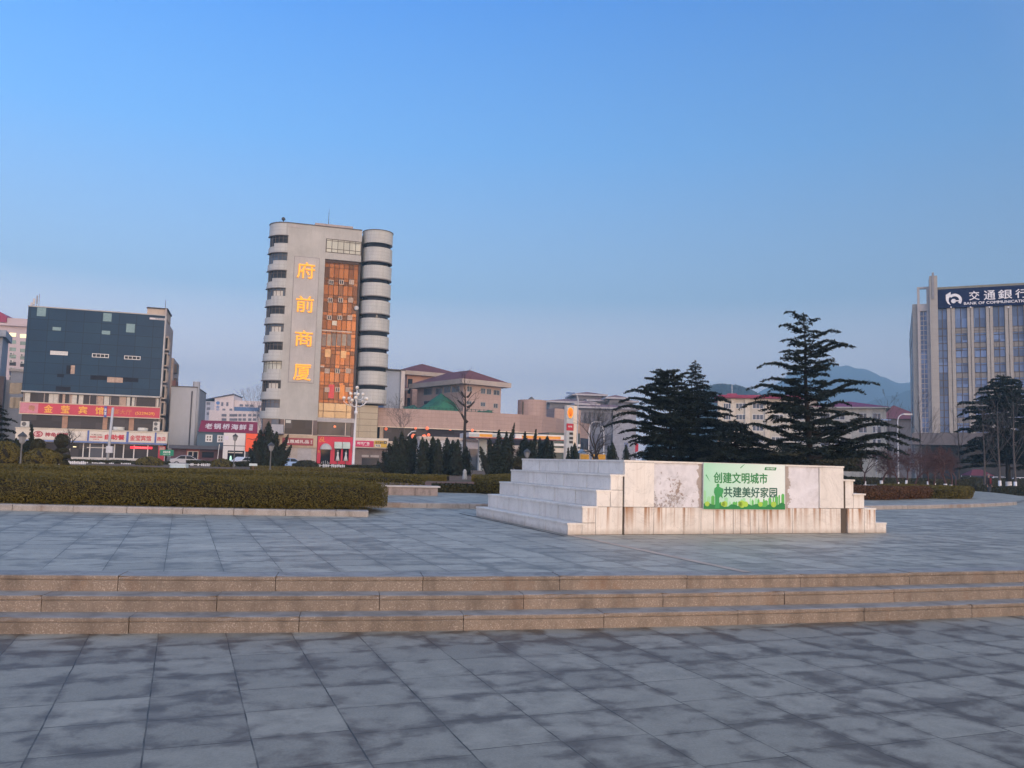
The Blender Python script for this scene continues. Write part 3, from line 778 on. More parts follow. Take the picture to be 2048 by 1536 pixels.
def grid_mat(name, c1, c2, line, wd, ht, mort, rough=.4, metal=0.0, off=0.0, spec=.5, axes="xz", streak=.0):
    """stone cladding or glazing with a joint grid in the facade plane"""
    if name in MATS: return MATS[name]
    m, t, n, b = _base(name); co = objco(t); sp = N(t, "ShaderNodeSeparateXYZ"); L(t, co, sp.inputs[0]); cb = N(t, "ShaderNodeCombineXYZ")
    if axes == "round":
        at2 = math_(t, "ARCTAN2", sp.outputs[1], sp.outputs[0]); L(t, math_(t, "MULTIPLY", at2, 2.6), cb.inputs[0])
    else: L(t, math_(t, "ADD", sp.outputs[0], math_(t, "MULTIPLY", sp.outputs[1], .97)), cb.inputs[0])
    L(t, sp.outputs[2], cb.inputs[1])
    k = N(t, "ShaderNodeTexBrick"); k.offset = off; k.squash = 1.0
    for nm, v in (("Scale", 1.0), ("Brick Width", wd), ("Row Height", ht), ("Mortar Size", mort), ("Mortar Smooth", .2), ("Bias", 0.0)): k.inputs[nm].default_value = v
    k.inputs["Color1"].default_value = (*c1, 1); k.inputs["Color2"].default_value = (*c2, 1); k.inputs["Mortar"].default_value = (*line, 1)
    L(t, cb.outputs[0], k.inputs["Vector"])
    c = k.outputs["Color"]; f = noise_(t, co, .5, 5.0, .6)
    c = mixc(t, maprange(t, f, .35, .75, 0, .35), c, tuple(q * .6 for q in c1))
    if streak:
        s = noise_(t, mapping(t, co, (2.0, 2.0, .12)), 1.3, 5.0, .65); c = mixc(t, maprange(t, s, .5, .75, 0, streak), c, tuple(q * .4 for q in c1))
    L(t, c, b.inputs["Base Color"]); b.inputs["Roughness"].default_value = rough; b.inputs["Metallic"].default_value = metal; b.inputs["Specular IOR Level"].default_value = spec
    MATS[name] = m; return m
def sign_board(name, label, fr, x0, x1, z0, z1, y, th, mat, cat="sign", group=None):
    s = thing(name, label, cat, fr.w(x0, y - th, 0) + Vector((0, 0, z0)), fr.a, group)
    MB().box(0, x1 - x0, 0, th, 0, z1 - z0).build("panel", mat, s); return s
M_RED_L = paint("red lettering", (.50, .012, .035), .5, .05); M_GOLD_L = paint("gold lettering", (.80, .42, .05), .4, .05); M_WHITE_L = paint("white lettering", (.78, .78, .76), .5, .03)

# ------------------------------------------------------------------ teal glass hotel
HF = Frame(at(59.9, 613.4, 125).xy, 17.0); z1_ = zoomer(0, 560, 3.84)
hx = lambda x, y, Y=0.0: HF.pix(*z1_(x, y), Y)
def hr(x0, y0, x1, y1, Y=0.0): return RP(HF, *z1_(x0, y0), *z1_(x1, y1), Y)
hotel = fthing("hotel_building", "hotel block with dark teal glass front and pinkish side bays above the shop signs", "building", HF)
W_ = hx(1268, 292)[0]; ZR = hx(230, 205)[1]; ZB = (hx(182, 852)[1] + hx(1232, 893)[1]) / 2
M_HC = paint("hotel render", (.40, .345, .315), .8, .15, .6, streak=.5)
MB().box(0, W_, .3, 15, -.1, ZR - .25).build("wall", M_HC, hotel)
M_TEAL = grid_mat("teal curtain glass", (.009, .036, .074), (.013, .047, .087), (.004, .014, .028), 2.42, 1.62, .035, .30, 0.0, spec=.16)
MB().box(-.15, W_, -.2, .28, ZB, ZR).build("curtain_wall", M_TEAL, hotel)
MB().box(-.22, W_ + .02, -.26, .3, ZR, ZR + .16).box(-.22, W_ + .02, -.3, .3, ZB - .22, ZB).box(W_, W_ + .22, -.26, .3, ZB, ZR).build("edge_trim", paint("trim grey", (.38, .38, .37), .5), hotel)
g_pt = glass("pale teal pane", (.16, .27, .29), .12, .1, 9); g_tan = paint("drawn tan curtain", (.42, .31, .24), .8, .15, 3); g_dk = glass("dark pane", (.008, .012, .022), .1, .2, 9, spec=.08); g_wh = paint("frosted pane", (.55, .56, .55), .4, .08)
for r in ((287, 210, 350, 280), (795, 253, 855, 320), (972, 335, 1033, 405), (405, 360, 467, 390), (783, 388, 845, 420)):
    a, b, c, d = hr(*r, -.2); MB().box(a, b, -.225, -.19, c, d).build("window", g_pt, hotel)
for r, gm_ in (((388, 543, 520, 580), g_wh), ((708, 563, 835, 600), G_DARK), ((955, 580, 1078, 615), G_DARK)):
    a, b, c, d = hr(*r, -.2); window(hotel, a, b, c, d, -.2, 4, 1, M_ALU, gm_, .09, .07)
for r, gm_ in (((512, 655, 542, 722), g_dk), ((543, 655, 572, 722), g_tan), ((440, 720, 490, 748), g_dk), ((695, 730, 820, 770), g_dk), ((825, 745, 880, 788), g_tan), ((884, 748, 942, 790), g_tan), ((945, 748, 1062, 786), g_dk), ((430, 815, 540, 855), g_dk)):
    a, b, c, d = hr(*r, -.2); MB().box(a, b, -.222, -.19, c, d).build("window", gm_, hotel)
# strip of curtained windows under the teal glass
za = ZB - .25; zb = (hx(165, 938)[1] + hx(1235, 980)[1]) / 2
MB().box(.02, W_ - .02, .0, .29, zb, za).build("window_strip", G_SHOP, hotel)
mb = MB()
for x0, x1 in ((190, 230), (375, 410), (412, 445), (555, 590), (605, 640), (800, 840), (975, 1000), (1015, 1035), (1205, 1220)):
    a = hx(x0, 910)[0]; b = hx(x1, 910)[0]; mb.box(a, b, -.012, .02, zb + .05, za - .05)
    mb.build("curtain", M_CURT, hotel); mb = MB()
for x0, x1 in ((480, 500), (540, 555), (750, 795), (920, 970)):
    a = hx(x0, 910)[0]; b = hx(x1, 910)[0]; MB().box(a, b, -.011, .02, zb + .05, za - .05).build("curtain", g_tan, hotel)
mb = MB()
for xx in (182, 340, 450, 535, 690, 745, 850, 920, 1045, 1200, 1232): a = hx(xx, 910)[0]; mb.box(a - .06, a + .06, -.05, .02, zb, za)
mb.build("window_frame", paint("hotel frame tan", (.30, .25, .22), .6), hotel)
# red band sign
zc_ = (hx(160, 940)[1] + hx(1237, 985)[1]) / 2; zd = (hx(155, 1026)[1] + hx(1237, 1057)[1]) / 2
bs = sign_board("hotel_band_sign", "long red hotel sign band with yellow Chinese characters across the teal building", HF, hx(158, 980)[0], W_ + .15, zd, zc_, -.02, .3, paint("red sign band", (.50, .045, .075), .5, .08, .4))
bw = W_ + .15 - hx(158, 980)[0]; bh = zc_ - zd; x0s = hx(158, 980)[0]
mb = MB(); mb.box(-.08, bw + .08, -.05, .1, bh, bh + .14).box(-.08, bw + .08, -.05, .1, -.14, 0).box(-.08, 0, -.05, .1, 0, bh).box(bw, bw + .08, -.05, .1, 0, bh); mb.build("sign_frame", paint("cream frame", (.52, .42, .32), .6), bs)
a = hx(160, 980)[0] - x0s; b = hx(297, 990)[0] - x0s; MB().box(.02, b, -.012, .01, .05, bh - .05).build("faded_patch", paint("faded pink", (.52, .20, .25), .5, .1), bs)
for ch, cx_ in (("金", 375), ("莹", 505), ("宾", 640), ("馆", 768)):
    text_part(ch, "character", M_GOLD_L, bs, hx(cx_, 1000)[0] - x0s, bh * .5, 1.15, bh * .72, 0, .05, .02, )
text_part("粤", "faded_character", paint("faded ochre", (.40, .18, .08), .5), bs, hx(248, 985)[0] - x0s, bh * .5, .9, bh * .55, -.012, .01, .015)
text_part("喜宴大厅", "small_lettering", paint("dull orange lettering", (.58, .20, .07), .5), bs, hx(920, 1015)[0] - x0s, bh * .47, 3.4, bh * .5, 0, .04, .01)
text_part("(5229629)", "phone_lettering", M_GOLD_L, bs, hx(1115, 1030)[0] - x0s, bh * .36, 2.7, bh * .36, 0, .04, .01)
vb = sign_board("vertical_sign", "narrow blue vertical sign board hanging across the red band", HF, hx(803, 1000)[0], hx(824, 1000)[0], hx(810, 1055)[1], hx(810, 970)[1], -.34, .08, paint("sign blue", (.06, .09, .33), .5, .08))
text_part("宾\n馆", "lettering", M_WHITE_L, vb, (hx(824, 1000)[0] - hx(803, 1000)[0]) / 2, (hx(810, 970)[1] - hx(810, 1055)[1]) * .5, .3, 1.0, 0, .02, .01)
# dining room windows of the second storey
ze = (hx(125, 1128)[1] + hx(1285, 1163)[1]) / 2
MB().box(.05, W_ - .05, .05, .29, ze, zd - .16).build("window_strip", G_SHOP, hotel)
for x0, x1 in ((478, 520), (790, 826), (992, 1030)):
    a = hx(x0, 1080)[0]; b = hx(x1, 1080)[0]; MB().box(a, b, -.03, .06, ze, zd - .16).build("pillar", paint("pillar tan", (.34, .20, .13), .7, .15, 2), hotel)
for x0, x1 in ((870, 960), (1060, 1140)):
    a = hx(x0, 1135)[0]; b = hx(x1, 1135)[0]; MB().lathe([((b - a) / 2, 0), ((b - a) / 2, .42), ((b - a) / 2 - .05, .45)], 20, ((a + b) / 2, -.3, ze + .0)).build("roof_drum", paint("white drum", (.55, .56, .53), .5), hotel)
acunit(hotel, hx(165, 1110)[0], ze + .02, -.1, 1.4); acunit(hotel, hx(1176, 1140)[0], ze + .02, -.1, 1.2); acunit(hotel, hx(1176, 1140)[0], ze + .75, -.1, 1.2)
# ground floor
FY = -1.3
zf = (hx(125, 1132, FY)[1] + hx(1285, 1165, FY)[1]) / 2; zg = (hx(300, 1222, FY)[1] + hx(1283, 1250, FY)[1]) / 2
fx0 = hx(118, 1180, FY)[0]; fx1 = hx(1287, 1205, FY)[0]
M_CREAM = paint("cream fascia", (.58, .53, .45), .6, .08, .8)
MB().box(fx0, fx1, FY, .02, zg - .1, zf - .12).build("shop_fascia", M_CREAM, hotel)
MB().box(fx0 - .1, fx1 + .1, FY - .12, .3, zf - .12, zf).build("fascia_ledge", paint("cream ledge", (.62, .58, .49), .6), hotel)
mb = MB(); mb.box(fx0 + .2, fx1 - .05, FY - .1, FY + .1, zg - .32, zg - .1); mb.build("blue_trim", paint("trim blue", (.13, .20, .42), .5, .2, 2), hotel)
gz = zg - .32
MB().box(fx0 + .3, fx1 - .6, -.3, -.05, .0, gz).build("shop_window", G_SHOP, hotel)
mb = MB()
for xx in (345, 535, 640, 690, 790, 880, 950, 1030, 1135, 1220): a = hx(xx, 1300, -.3)[0]; mb.box(a - .07, a + .07, -.42, -.28, .0, gz)
mb.box(fx0 + .3, fx1 - .6, -.4, -.28, gz - .1, gz); mb.box(hx(760, 1, -.3)[0], hx(960, 1, -.3)[0], -.4, -.28, gz - .75, gz - .65)
mb.build("shop_frame", M_ALU, hotel)
MB().box(hx(535, 1350, -.5)[0], hx(1215, 1370, -.5)[0], -.62, -.42, .0, .78).build("low_wall", paint("low white wall", (.52, .50, .47), .7, .15, 1.0), hotel)
MB().box(hx(690, 1300, -.3)[0], hx(790, 1300, -.3)[0], -.36, -.3, .78, gz - .3).build("roller_shutter", paint("dark shutter", (.06, .065, .08), .5), hotel)
a = hx(1215, 1320, -.8)[0]; b = hx(1270, 1320, -.8)[0]
MB().box(a, b, -.9, -.6, 0, gz - .2).build("door_pillar", paint("red door pillar", (.42, .02, .04), .5), hotel)
MB().box(a + .15, b - .12, -.93, -.9, gz - .85, gz - .3).build("poster", paint("pale poster", (.48, .30, .26), .6), hotel)
lit = lamp_mat("shop lamp", (1.0, .9, .55), 1.2)
for x0, x1, q in ((590, 632, .5), (655, 680, .6)): MB().box(hx(x0, 1, -.32)[0], hx(x1, 1, -.32)[0], -.34, -.31, gz - q - .12, gz - q).build("ceiling_lamp", lit, hotel)
ls = sign_board("led_sign", "glowing red moving-text sign over the hotel shop door", HF, hx(1000, 1290, -.5)[0], hx(1170, 1290, -.5)[0], gz - .95 + .25, gz - .35 + .0, -.45, .12, lamp_mat("red led", (1.0, .02, .06), .75))
text_part("欢迎光临金莹宾馆", "lettering", lamp_mat("led letters", (1.0, .25, .25), .9), ls, (hx(1170, 1290, -.5)[0] - hx(1000, 1290, -.5)[0]) / 2, .18, 1.9, .22, 0, .01, .01)
# the fascia's separate sign boards
def fascia(label, x0, x1, z0f, z1f, mat): return sign_board("shop_sign", label, HF, hx(x0, 1195, FY)[0], hx(x1, 1195, FY)[0], zg + (zf - zg) * z0f, zg + (zf - zg) * z1f, FY - .003, .07, mat, group="signs on the cream shop fascia")
M_SW = paint("sign white", (.62, .58, .52), .5, .06)
s1 = fascia("white shop sign with a dark red oval S emblem under the leafless tree", 252, 660, .02, .80, M_SW)
sw = hx(660, 1195, FY)[0] - hx(252, 1195, FY)[0]; sh = (zf - zg) * .78
el = lambda cx_, cz, rx, rz, n=24: [(cx_ + rx * math.cos(2 * math.pi * k / n), cz + rz * math.sin(2 * math.pi * k / n)) for k in range(n)]
M_DR = paint("dark red emblem", (.32, .008, .03), .5, .05)
MB().prism(el(.70, sh * .55, .62, sh * .36), -.02, .01).build("emblem_ring", M_DR, s1)
MB().prism(el(.68, sh * .55, .50, sh * .27), -.03, .0).build("emblem_field", paint("pink field", (.60, .40, .38), .5), s1)
text_part("S", "emblem_letter", M_DR, s1, .70, sh * .55, .42, sh * .42, -.03, .012, .04)
text_part("神龟修脚", "lettering", M_DR, s1, 3.1, sh * .52, 3.0, sh * .48, 0, .03, .035)
s2 = fascia("white sign board with large dark red buffet characters beside the grey pole", 686, 970, -.02, .82, M_SW)
s2w = hx(970, 1195, FY)[0] - hx(686, 1195, FY)[0]
text_part("自助餐", "lettering", M_RED_L, s2, s2w * .69, sh * .5, s2w * .53, sh * .58, 0, .03, .04)
text_part("人民公社", "small_lettering", paint("brown lettering", (.12, .03, .03), .5), s2, s2w * .19, sh * .72, s2w * .3, sh * .16, 0, .02, .02)
text_part("精品海鲜 火锅烧烤", "small_lettering", M_RED_L, s2, s2w * .19, sh * .46, s2w * .33, sh * .2, 0, .02, .03)
text_part("欢迎光临", "small_lettering", M_RED_L, s2, s2w * .19, sh * .2, s2w * .16, sh * .12, 0, .02, .02)
s3 = fascia("white sign board with four red hotel characters between two blue strips", 990, 1188, -.02, .82, M_SW)
s3w = hx(1188, 1195, FY)[0] - hx(990, 1195, FY)[0]
text_part("金莹宾馆", "lettering", M_RED_L, s3, s3w * .46, sh * .48, s3w * .82, sh * .62, 0, .03, .02)
s4 = fascia("small white sign board with two red characters at the fascia's right corner", 1203, 1282, -.02, .78, M_SW)
s4w = hx(1282, 1195, FY)[0] - hx(1203, 1195, FY)[0]
text_part("商店", "lettering", M_RED_L, s4, s4w * .48, sh * .46, s4w * .86, sh * .5, 0, .03, .02)
for x0, x1 in ((671, 685), (971, 989), (1189, 1202)):
    MB().box(hx(x0, 1195, FY)[0], hx(x1, 1195, FY)[0], FY - .1, FY + .02, zg - .08, zf - .13).build("blue_strip", paint("strip blue", (.08, .13, .36), .5, .1), hotel)
# side bays, units and the rear wing
nfl = 7
for k in range(nfl):
    z0 = 6.9 + k * 2.2 if False else ZR - 4.9 - k * 2.55
    if z0 < 3: break
    mb = MB(); mb.box(W_ + .0, W_ + .62, 1.6, 4.6, z0 - .22, z0 + 0).box(W_, W_ + .62, 1.6, 4.6, z0 + 1.75, z0 + 1.95)
    for yy in (1.6, 3.0, 4.45): mb.box(W_ + .45, W_ + .60, yy, yy + .15, z0, z0 + 1.75)
    mb.box(W_, W_ + .12, 1.6, 1.72, z0, z0 + 1.75)
    f = mb.build("bay_window", paint("bay stone", (.42, .375, .34), .8, .1), hotel)
    MB().box(W_ - .02, W_ + .5, 1.68, 4.5, z0 + .02, z0 + 1.73).build("pane", G_DARK, f)
    if k % 2: MB().box(W_ + .0, W_ + .45, 6.0, 6.9, z0 + .1, z0 + .75).build("air_conditioner", paint("ac casing dark", (.16, .15, .15), .6), hotel)
    mb = MB(); mb.box(W_ - .01, W_ + .10, 8.2, 10.0, z0 + .1, z0 + 1.5); mb.build("window", G_DARK, hotel)
zp = HF.pz(345, 716, 15); MB().box(W_ - 9, W_ + .35, 15, 27, -.1, zp).build("rear_wing", paint("rear wing stone", (.40, .33, .30), .8, .2, .6, streak=.4), hotel)
for k in range(6): MB().box(W_ + .33, W_ + .8, 16.5 + k % 2, 19, zp - 2.4 - k * 2.3, zp - .9 - k * 2.3).build("bay_window", paint("bay dark", (.12, .10, .095), .7), hotel)
a = HF.px(294, 630, 1.0); MB().box(a, W_ + .1, 1.0, 8, ZR - .26, HF.pz(300, 617, 1.0)).build("roof_room", paint("roof room tan", (.46, .38, .30), .8, .1, .8, streak=.3), hotel)
MB().box(a - .1, W_ + .25, .9, 8.1, HF.pz(300, 617, 1.0), HF.pz(300, 617, 1.0) + .22).build("roof_slab", paint("slab dark", (.06, .055, .055), .8), hotel)
MB().box(W_ - .1, W_ + .15, .2, .6, ZB, ZR + 1.2).build("corner_pier", M_HC, hotel)
asn = fthing("roof_name_plate", "small white name plate on the teal glass under the roof room", "sign", HF)
a, b, c, d = hr(1150, 288, 1265, 310, -.2); MB().box(a, b, -.27, -.22, c, d).build("panel", paint("plate white", (.55, .54, .56), .5), asn)
text_part("金莹宾馆", "lettering", paint("plate ink", (.08, .07, .09), .5), asn, a + (b - a) * .66, (c + d) / 2, (b - a) * .6, (d - c) * .7, -.27, .01, .01)
for i, (zx, top, lab) in enumerate(((244, 172, "short grey cylinder aerial at the roof corner of the teal hotel"), (264, 142, "tall white panel aerial on the teal hotel roof"), (288, 118, "tallest dark aerial pole pair on the teal hotel roof"))):
    x, zt_ = hx(zx, top, .8); an = thing("roof_antenna", lab, "antenna", HF.w(x, .8, ZR - .02), HF.a, "aerials on the teal hotel roof"); h_ = zt_ - ZR
    mb = MB(); mb.tube([(0, 0, 0), (0, 0, h_)], .06, 8); mb.build("mast", paint("aerial grey", (.30, .31, .33), .5), an)
    mb = MB(); mb.tube([(0, -.05, h_ * .35), (0, -.05, h_)], .17 if i < 2 else .10, 8)
    mb.build("panel", paint("aerial white", (.55, .56, .57), .5) if i < 2 else paint("aerial grey", (.3, .31, .33)), an)
    if i == 2: MB().tube([(.28, 0, 0), (.28, 0, h_ + .3)], .05, 6).build("mast", paint("aerial grey", (.3, .31, .33)), an)
x, zt_ = HF.pix(331.5, 600, 1.2); an = thing("roof_mast", "thin dark lightning rod above the hotel's roof room", "mast", HF.w(x, 1.2, ZR), HF.a); MB().tube([(0, 0, .8), (0, 0, zt_ - ZR)], [.06, .03], 6).build("rod", paint("rod dark", (.1, .1, .1)), an)

# ------------------------------------------------------------------ grey office tower
TF = Frame(at(578, 444.8, 130).xy, 17.0); z3_ = zoomer(500, 400, 4.8); z4_ = zoomer(500, 680, 5.484)
t3 = lambda x, y, Y=0.0: TF.pix(*z3_(x, y), Y)
t4 = lambda x, y, Y=0.0: TF.pix(*z4_(x, y), Y)
M_TW = paint("tower mosaic grey", (.405, .40, .37), .75, .10, .35, streak=.28)
M_TW2 = grid_mat("tower band tiles", (.465, .475, .445), (.445, .455, .43), (.35, .355, .335), 1.6, .55, .03, .6, streak=.35, axes="round")
tower = fthing("office_tower", "grey twelve storey office tower with rounded corners and an orange glass bay", "building", TF)
ZT = (t3(375, 215)[1] + t3(1080, 300)[1]) / 2
zlow = (t4(330, 870)[1] + t4(735, 880)[1]) / 2
xw1 = t3(720, 600)[0]; xg1 = t3(1065, 610)[0]
RC = 2.85
MB().box(.02, xw1, 0, .5, zlow, ZT).build("front_wall", M_TW, tower)
MB().box(-RC + .4, xg1 + 1.5, 3.2, 14, zlow, ZT).box(.02, xg1, .5, 3.2, ZT - 1.2, ZT - .02).box(0.02, xw1, .5, 3.2, zlow, ZT - 1.2).build("core_wall", M_TW, tower)
# head over the glazing with its window
zh1 = t3(900, 545)[1]; ztw0 = (t3(728, 500)[1] + t3(1075, 535)[1]) / 2; ztw1 = (t3(728, 365)[1] + t3(1075, 405)[1]) / 2
zg1 = (t3(718, 560)[1] + t3(1065, 598)[1]) / 2
MB().box(xw1, xg1, 0.0, .5, ztw1, ZT).box(xw1, xg1, 0.0, .5, zg1, ztw0).box(xw1, xg1, .32, .5, ztw0, ztw1).build("head_wall", M_TW, tower)
M_PALE = glass("pale office glass", (.42, .43, .36), .12, .18, .9)
window(tower, xw1 + .03, xg1 - .03, ztw0, ztw1, .02, 6, 1, M_BRZ, M_PALE, .12, .04, deep=.25)
MB().box(xw1 + .1, xg1 - .1, -.03, .03, ztw0 + (ztw1 - ztw0) * .26, ztw0 + (ztw1 - ztw0) * .30).box(xw1 + .1, xg1 - .1, -.03, .03, ztw0 + (ztw1 - ztw0) * .84, ztw0 + (ztw1 - ztw0) * .88).build("glazing_bar", M_BRZ, tower)
MB().box(-.3, xg1, -.08, .6, ZT, ZT + .14).build("roof_edge", paint("roof edge dark", (.10, .09, .085), .7), tower)
zpt = TF.pz(665, 449, 1.5)
MB().box(t3(625, 235, 1.5)[0], t3(990, 275, 1.5)[0], 1.5, 6, ZT - .1, zpt).build("roof_parapet", paint("parapet pinkish", (.36, .31, .285), .8, .1), tower)
mb = MB(); mb.box(t3(378, 1)[0], t3(528, 1)[0], -.04, .02, t3(450, 268)[1], t3(450, 238)[1]); mb.build("repair_patch", paint("patch grey", (.38, .36, .345), .7, .1), tower)
# raised sign panel
pa = t3(428, 600)[0]; pb = t3(662, 600)[0]; pz1 = t3(540, 552)[1]; pz0 = t4(550, 463)[1]
MB().box(pa, pb, -.06, .02, pz0, pz1).build("sign_panel", paint("panel grey", (.42, .405, .385), .7, .08, .4, streak=.2), tower)
mb = MB(); mb.box(pa - .1, pb + .1, -.02, .02, pz0 - .12, pz0).box(pa - .1, pa, -.025, .02, pz0, pz1 + .1).box(pb, pb + .1, -.025, .02, pz0, pz1 + .1).box(pa, pb, -.025, .02, pz1, pz1 + .1); mb.build("panel_groove_shade", paint("groove shade", (.27, .255, .245), .8), tower)  # proud flat strips; a groove's shade is put into their dark colour
M_NEON = lamp_mat("lit gold character", (1.0, .42, .02), .44)
ts = fthing("tower_sign", "four glowing gold Chinese characters down the grey tower", "sign", TF)
for ch, (cx_, cz, wd, ht) in zip("府前商厦", (((455 + 620) / 2, 678, 165, 155), (526, 1002, 163, 155), (516, 1330, 163, 150), None) if False else ((537, 678, 165, 155), (526, 1002, 163, 155), (516, 1330, 163, 150), (None, None, 0, 0))):
    if cx_ is None:
        x, z = t4(572, 355); wd, ht = 185 / 5.484, 172 / 5.484
    else:
        x, z = t3(cx_, cz); wd, ht = wd / 4.8, ht / 4.8
    text_part(ch, "character", M_NEON, ts, x, z, wd * pxm(132), ht * pxm(132), -.06, .22, .007)
# rounded left corner with a window in each storey
LV = [TF.pz(560, y, .8) for y in (472, 506.5, 542, 577.5, 613.5, 649, 685.5, 723.5, 762, 800.5)]
def arcband(mb, cx_, cy_, ro, ri, a0, a1, z0, z1, k=10):
    b0 = len(mb.v)
    for i in range(k + 1):
        a = a0 + (a1 - a0) * i / k
        for r_, z_ in ((ro, z0), (ro, z1), (ri, z1), (ri, z0)): mb.v.append((cx_ + r_ * math.cos(a), cy_ + r_ * math.sin(a), z_))
    for i in range(k):
        for q in range(4):
            p0 = b0 + i * 4 + q; p1 = b0 + i * 4 + (q + 1) % 4; mb.f.append((p0, p0 + 4, p1 + 4, p1))
    mb.f.append((b0, b0 + 1, b0 + 2, b0 + 3)); mb.f.append(tuple(reversed(range(b0 + 4 * k, b0 + 4 * k + 4))))
A0, A1 = math.pi, 1.5 * math.pi
AM = A0 + (A1 - A0) * .48
mb = MB(); arcband(mb, 0.02, RC, RC, RC - .4, A0, A1, LV[0], ZT, 14); mb.build("corner_band", M_TW2, tower)
mb = MB(); arcband(mb, 0.02, RC, RC + .08, RC - .4, A0, A1, ZT, ZT + .14, 14); mb.build("roof_edge", paint("roof edge dark", (.1, .09, .085), .7), tower)
for i, zt_ in enumerate(LV):
    nxt = LV[i + 1] if i + 1 < len(LV) else zlow + .1
    sill = zt_ - 1.22; low = zt_ - 1.72
    bd = MB(); arcband(bd, .02, RC, RC, RC - .35, AM, A1, nxt, sill, 9); arcband(bd, .02, RC, RC - .002, RC - .36, A0, AM, nxt, low, 9)
    bd.build("corner_band", M_TW2, tower)
    led = MB(); arcband(led, .02, RC, RC + .13, RC - .3, A0, A1, zt_ - .02, zt_ + .10, 14); led.build("window_hood", paint("hood grey", (.17, .16, .15), .7), tower)
    gl_ = MB(); arcband(gl_, .02, RC, RC - .22, RC - .3, A0, A1, low - .05, zt_, 12)
    fr_ = MB()
    for k in range(7):
        a = A0 + (A1 - A0) * (k + .15) / 6.3; fr_.tube([(.02 + (RC - .2) * math.cos(a), RC + (RC - .2) * math.sin(a), low if a < AM else sill), (.02 + (RC - .2) * math.cos(a), RC + (RC - .2) * math.sin(a), zt_)], .045, 4)
    arcband(fr_, .02, RC, RC - .17, RC - .25, A0, A1, zt_ - .42, zt_ - .36, 12)
    w_ = fr_.build("corner_window", M_BRZ, tower); gl_.build("pane", (G_DARK, G_BLUE)[i % 2] if i != 7 else M_PALE, w_)  # bluer alternate panes: reflected sky put into the glass colour
    if i in (3, 5, 8):
        c_ = MB(); arcband(c_, .02, RC, RC - .205, RC - .24, AM + .1, A1 - .15, sill, zt_ - .42, 5); c_.build("blind", M_CURT, w_)
mb = MB(); arcband(mb, .02, RC, RC - .15, RC - .5, A0, A1, zlow - .02, zlow + .1, 12); mb.build("corner_soffit", M_TW, tower)
# orange curtain glass in the recessed bay
M_ORG = None
def orange_mat():
    m, t, n, b = _base("orange mirror glass"); g = N(t, "ShaderNodeNewGeometry"); rp = N(t, "ShaderNodeValToRGB"); e = rp.color_ramp.elements
    rp.color_ramp.interpolation = "LINEAR"
    while len(e) < 5: e.new(.5)
    for q, (p, c) in zip(e, ((0, (.030, .016, .010)), (.35, (.060, .025, .011)), (.6, (.085, .033, .012)), (.85, (.115, .048, .020)), (1, (.030, .020, .015)))): q.position = p; q.color = (*c, 1)
    L(t, g.outputs["Random Per Island"], rp.inputs[0]); L(t, rp.outputs[0], b.inputs["Base Color"])
    b.inputs["Metallic"].default_value = .6; b.inputs["Specular IOR Level"].default_value = .15; b.inputs["Roughness"].default_value = .22
    bump(t, b, noise_(t, objco(t), .8, 2.0), .12, .05); return m
M_ORG = orange_mat()
zo0 = (t4(750, 685)[1] + t4(1140, 700)[1]) / 2; xo0 = xw1 + .02; xo1 = t3(1040, 700, .45)[0]
MB().box(xo1, xg1, .3, .6, zo0, zg1).build("dark_jamb", paint("jamb dark", (.045, .035, .032), .6), tower)
MB().box(xw1, xg1, .55, .6, zo0 - .2, zg1).box(xw1, xg1, .3, .56, zg1 - .45, zg1).build("glazing_back", paint("glazing bars", (.07, .042, .03), .6), tower)
rr = random.Random(4); pane = MB(); ncol = 7; cw = (xo1 - xo0) / ncol; z = zo0; row = 0
hts = []
while z < zg1 - .5:
    h_ = (.52, 1.62, .62)[row % 3]; h_ = min(h_, zg1 - .45 - z); hts.append((z, h_))
    for c in range(ncol):
        if row % 3 == 2 and c % 2 == 0 and rr.random() < .6: pass
        pane.box(xo0 + c * cw + .045, xo0 + (c + 1) * cw - .045, .43 + rr.uniform(-.012, .012), .55, z + .04, z + h_ - .04)
    z += h_; row += 1
pane.build("orange_glazing", M_ORG, tower)
M_BEIGE = paint("open casement", (.50, .42, .34), .5, .1)
for y_, src in ((790, 3), (962, 3), (1130, 3), (340, 4), (545, 4)):
    for x_ in ((778, 878, 975) if src == 3 else ((845, 960, 1075))):
        x, z = (t3 if src == 3 else t4)(x_ - (y_ - 790) * .05 if src == 3 else x_, y_, .4); s_ = .36
        f = MB().box(x - s_, x + s_, .28, .43, z + .28, z + .36).box(x - s_, x + s_, .28, .43, z - .36, z - .28).box(x - s_, x - s_ + .1, .28, .43, z - .28, z + .28).box(x + s_ - .1, x + s_, .28, .43, z - .28, z + .28).box(x - .05, x + .05, .28, .43, z - .28, z + .28).build("vent_window", M_BEIGE, tower)
        MB().box(x - s_ + .05, x + s_ - .05, .36, .42, z - .3, z + .3).build("pane", g_dk if (x_ % 2 == 0) else g_tan, f)
for (x0, y0, x1, y1), src, m_ in (((790, 1158, 832, 1205), 3, paint("cream blind", (.62, .58, .46), .7)), ((690, 1245, 975, 1275), 3, M_BEIGE), ((825, 100, 882, 188), 4, paint("warm blind", (.70, .42, .18), .6)), ((997, 117, 1053, 200), 4, paint("warm blind", (.7, .42, .18), .6)), ((865, 488, 918, 640), 4, paint("red drape", (.62, .07, .07), .6)), ((985, 492, 1030, 645), 4, paint("orange drape", (.70, .26, .06), .6)), ((772, 280, 812, 300), 4, M_BEIGE)):  # blinds and drapes in plain colours
    f_ = t3 if src == 3 else t4; a, zt_ = f_(x0, y0, .42); b, zb_ = f_(x1, y1, .42); MB().box(a, b, .385, .43, zb_, zt_).build("blind", m_, tower)
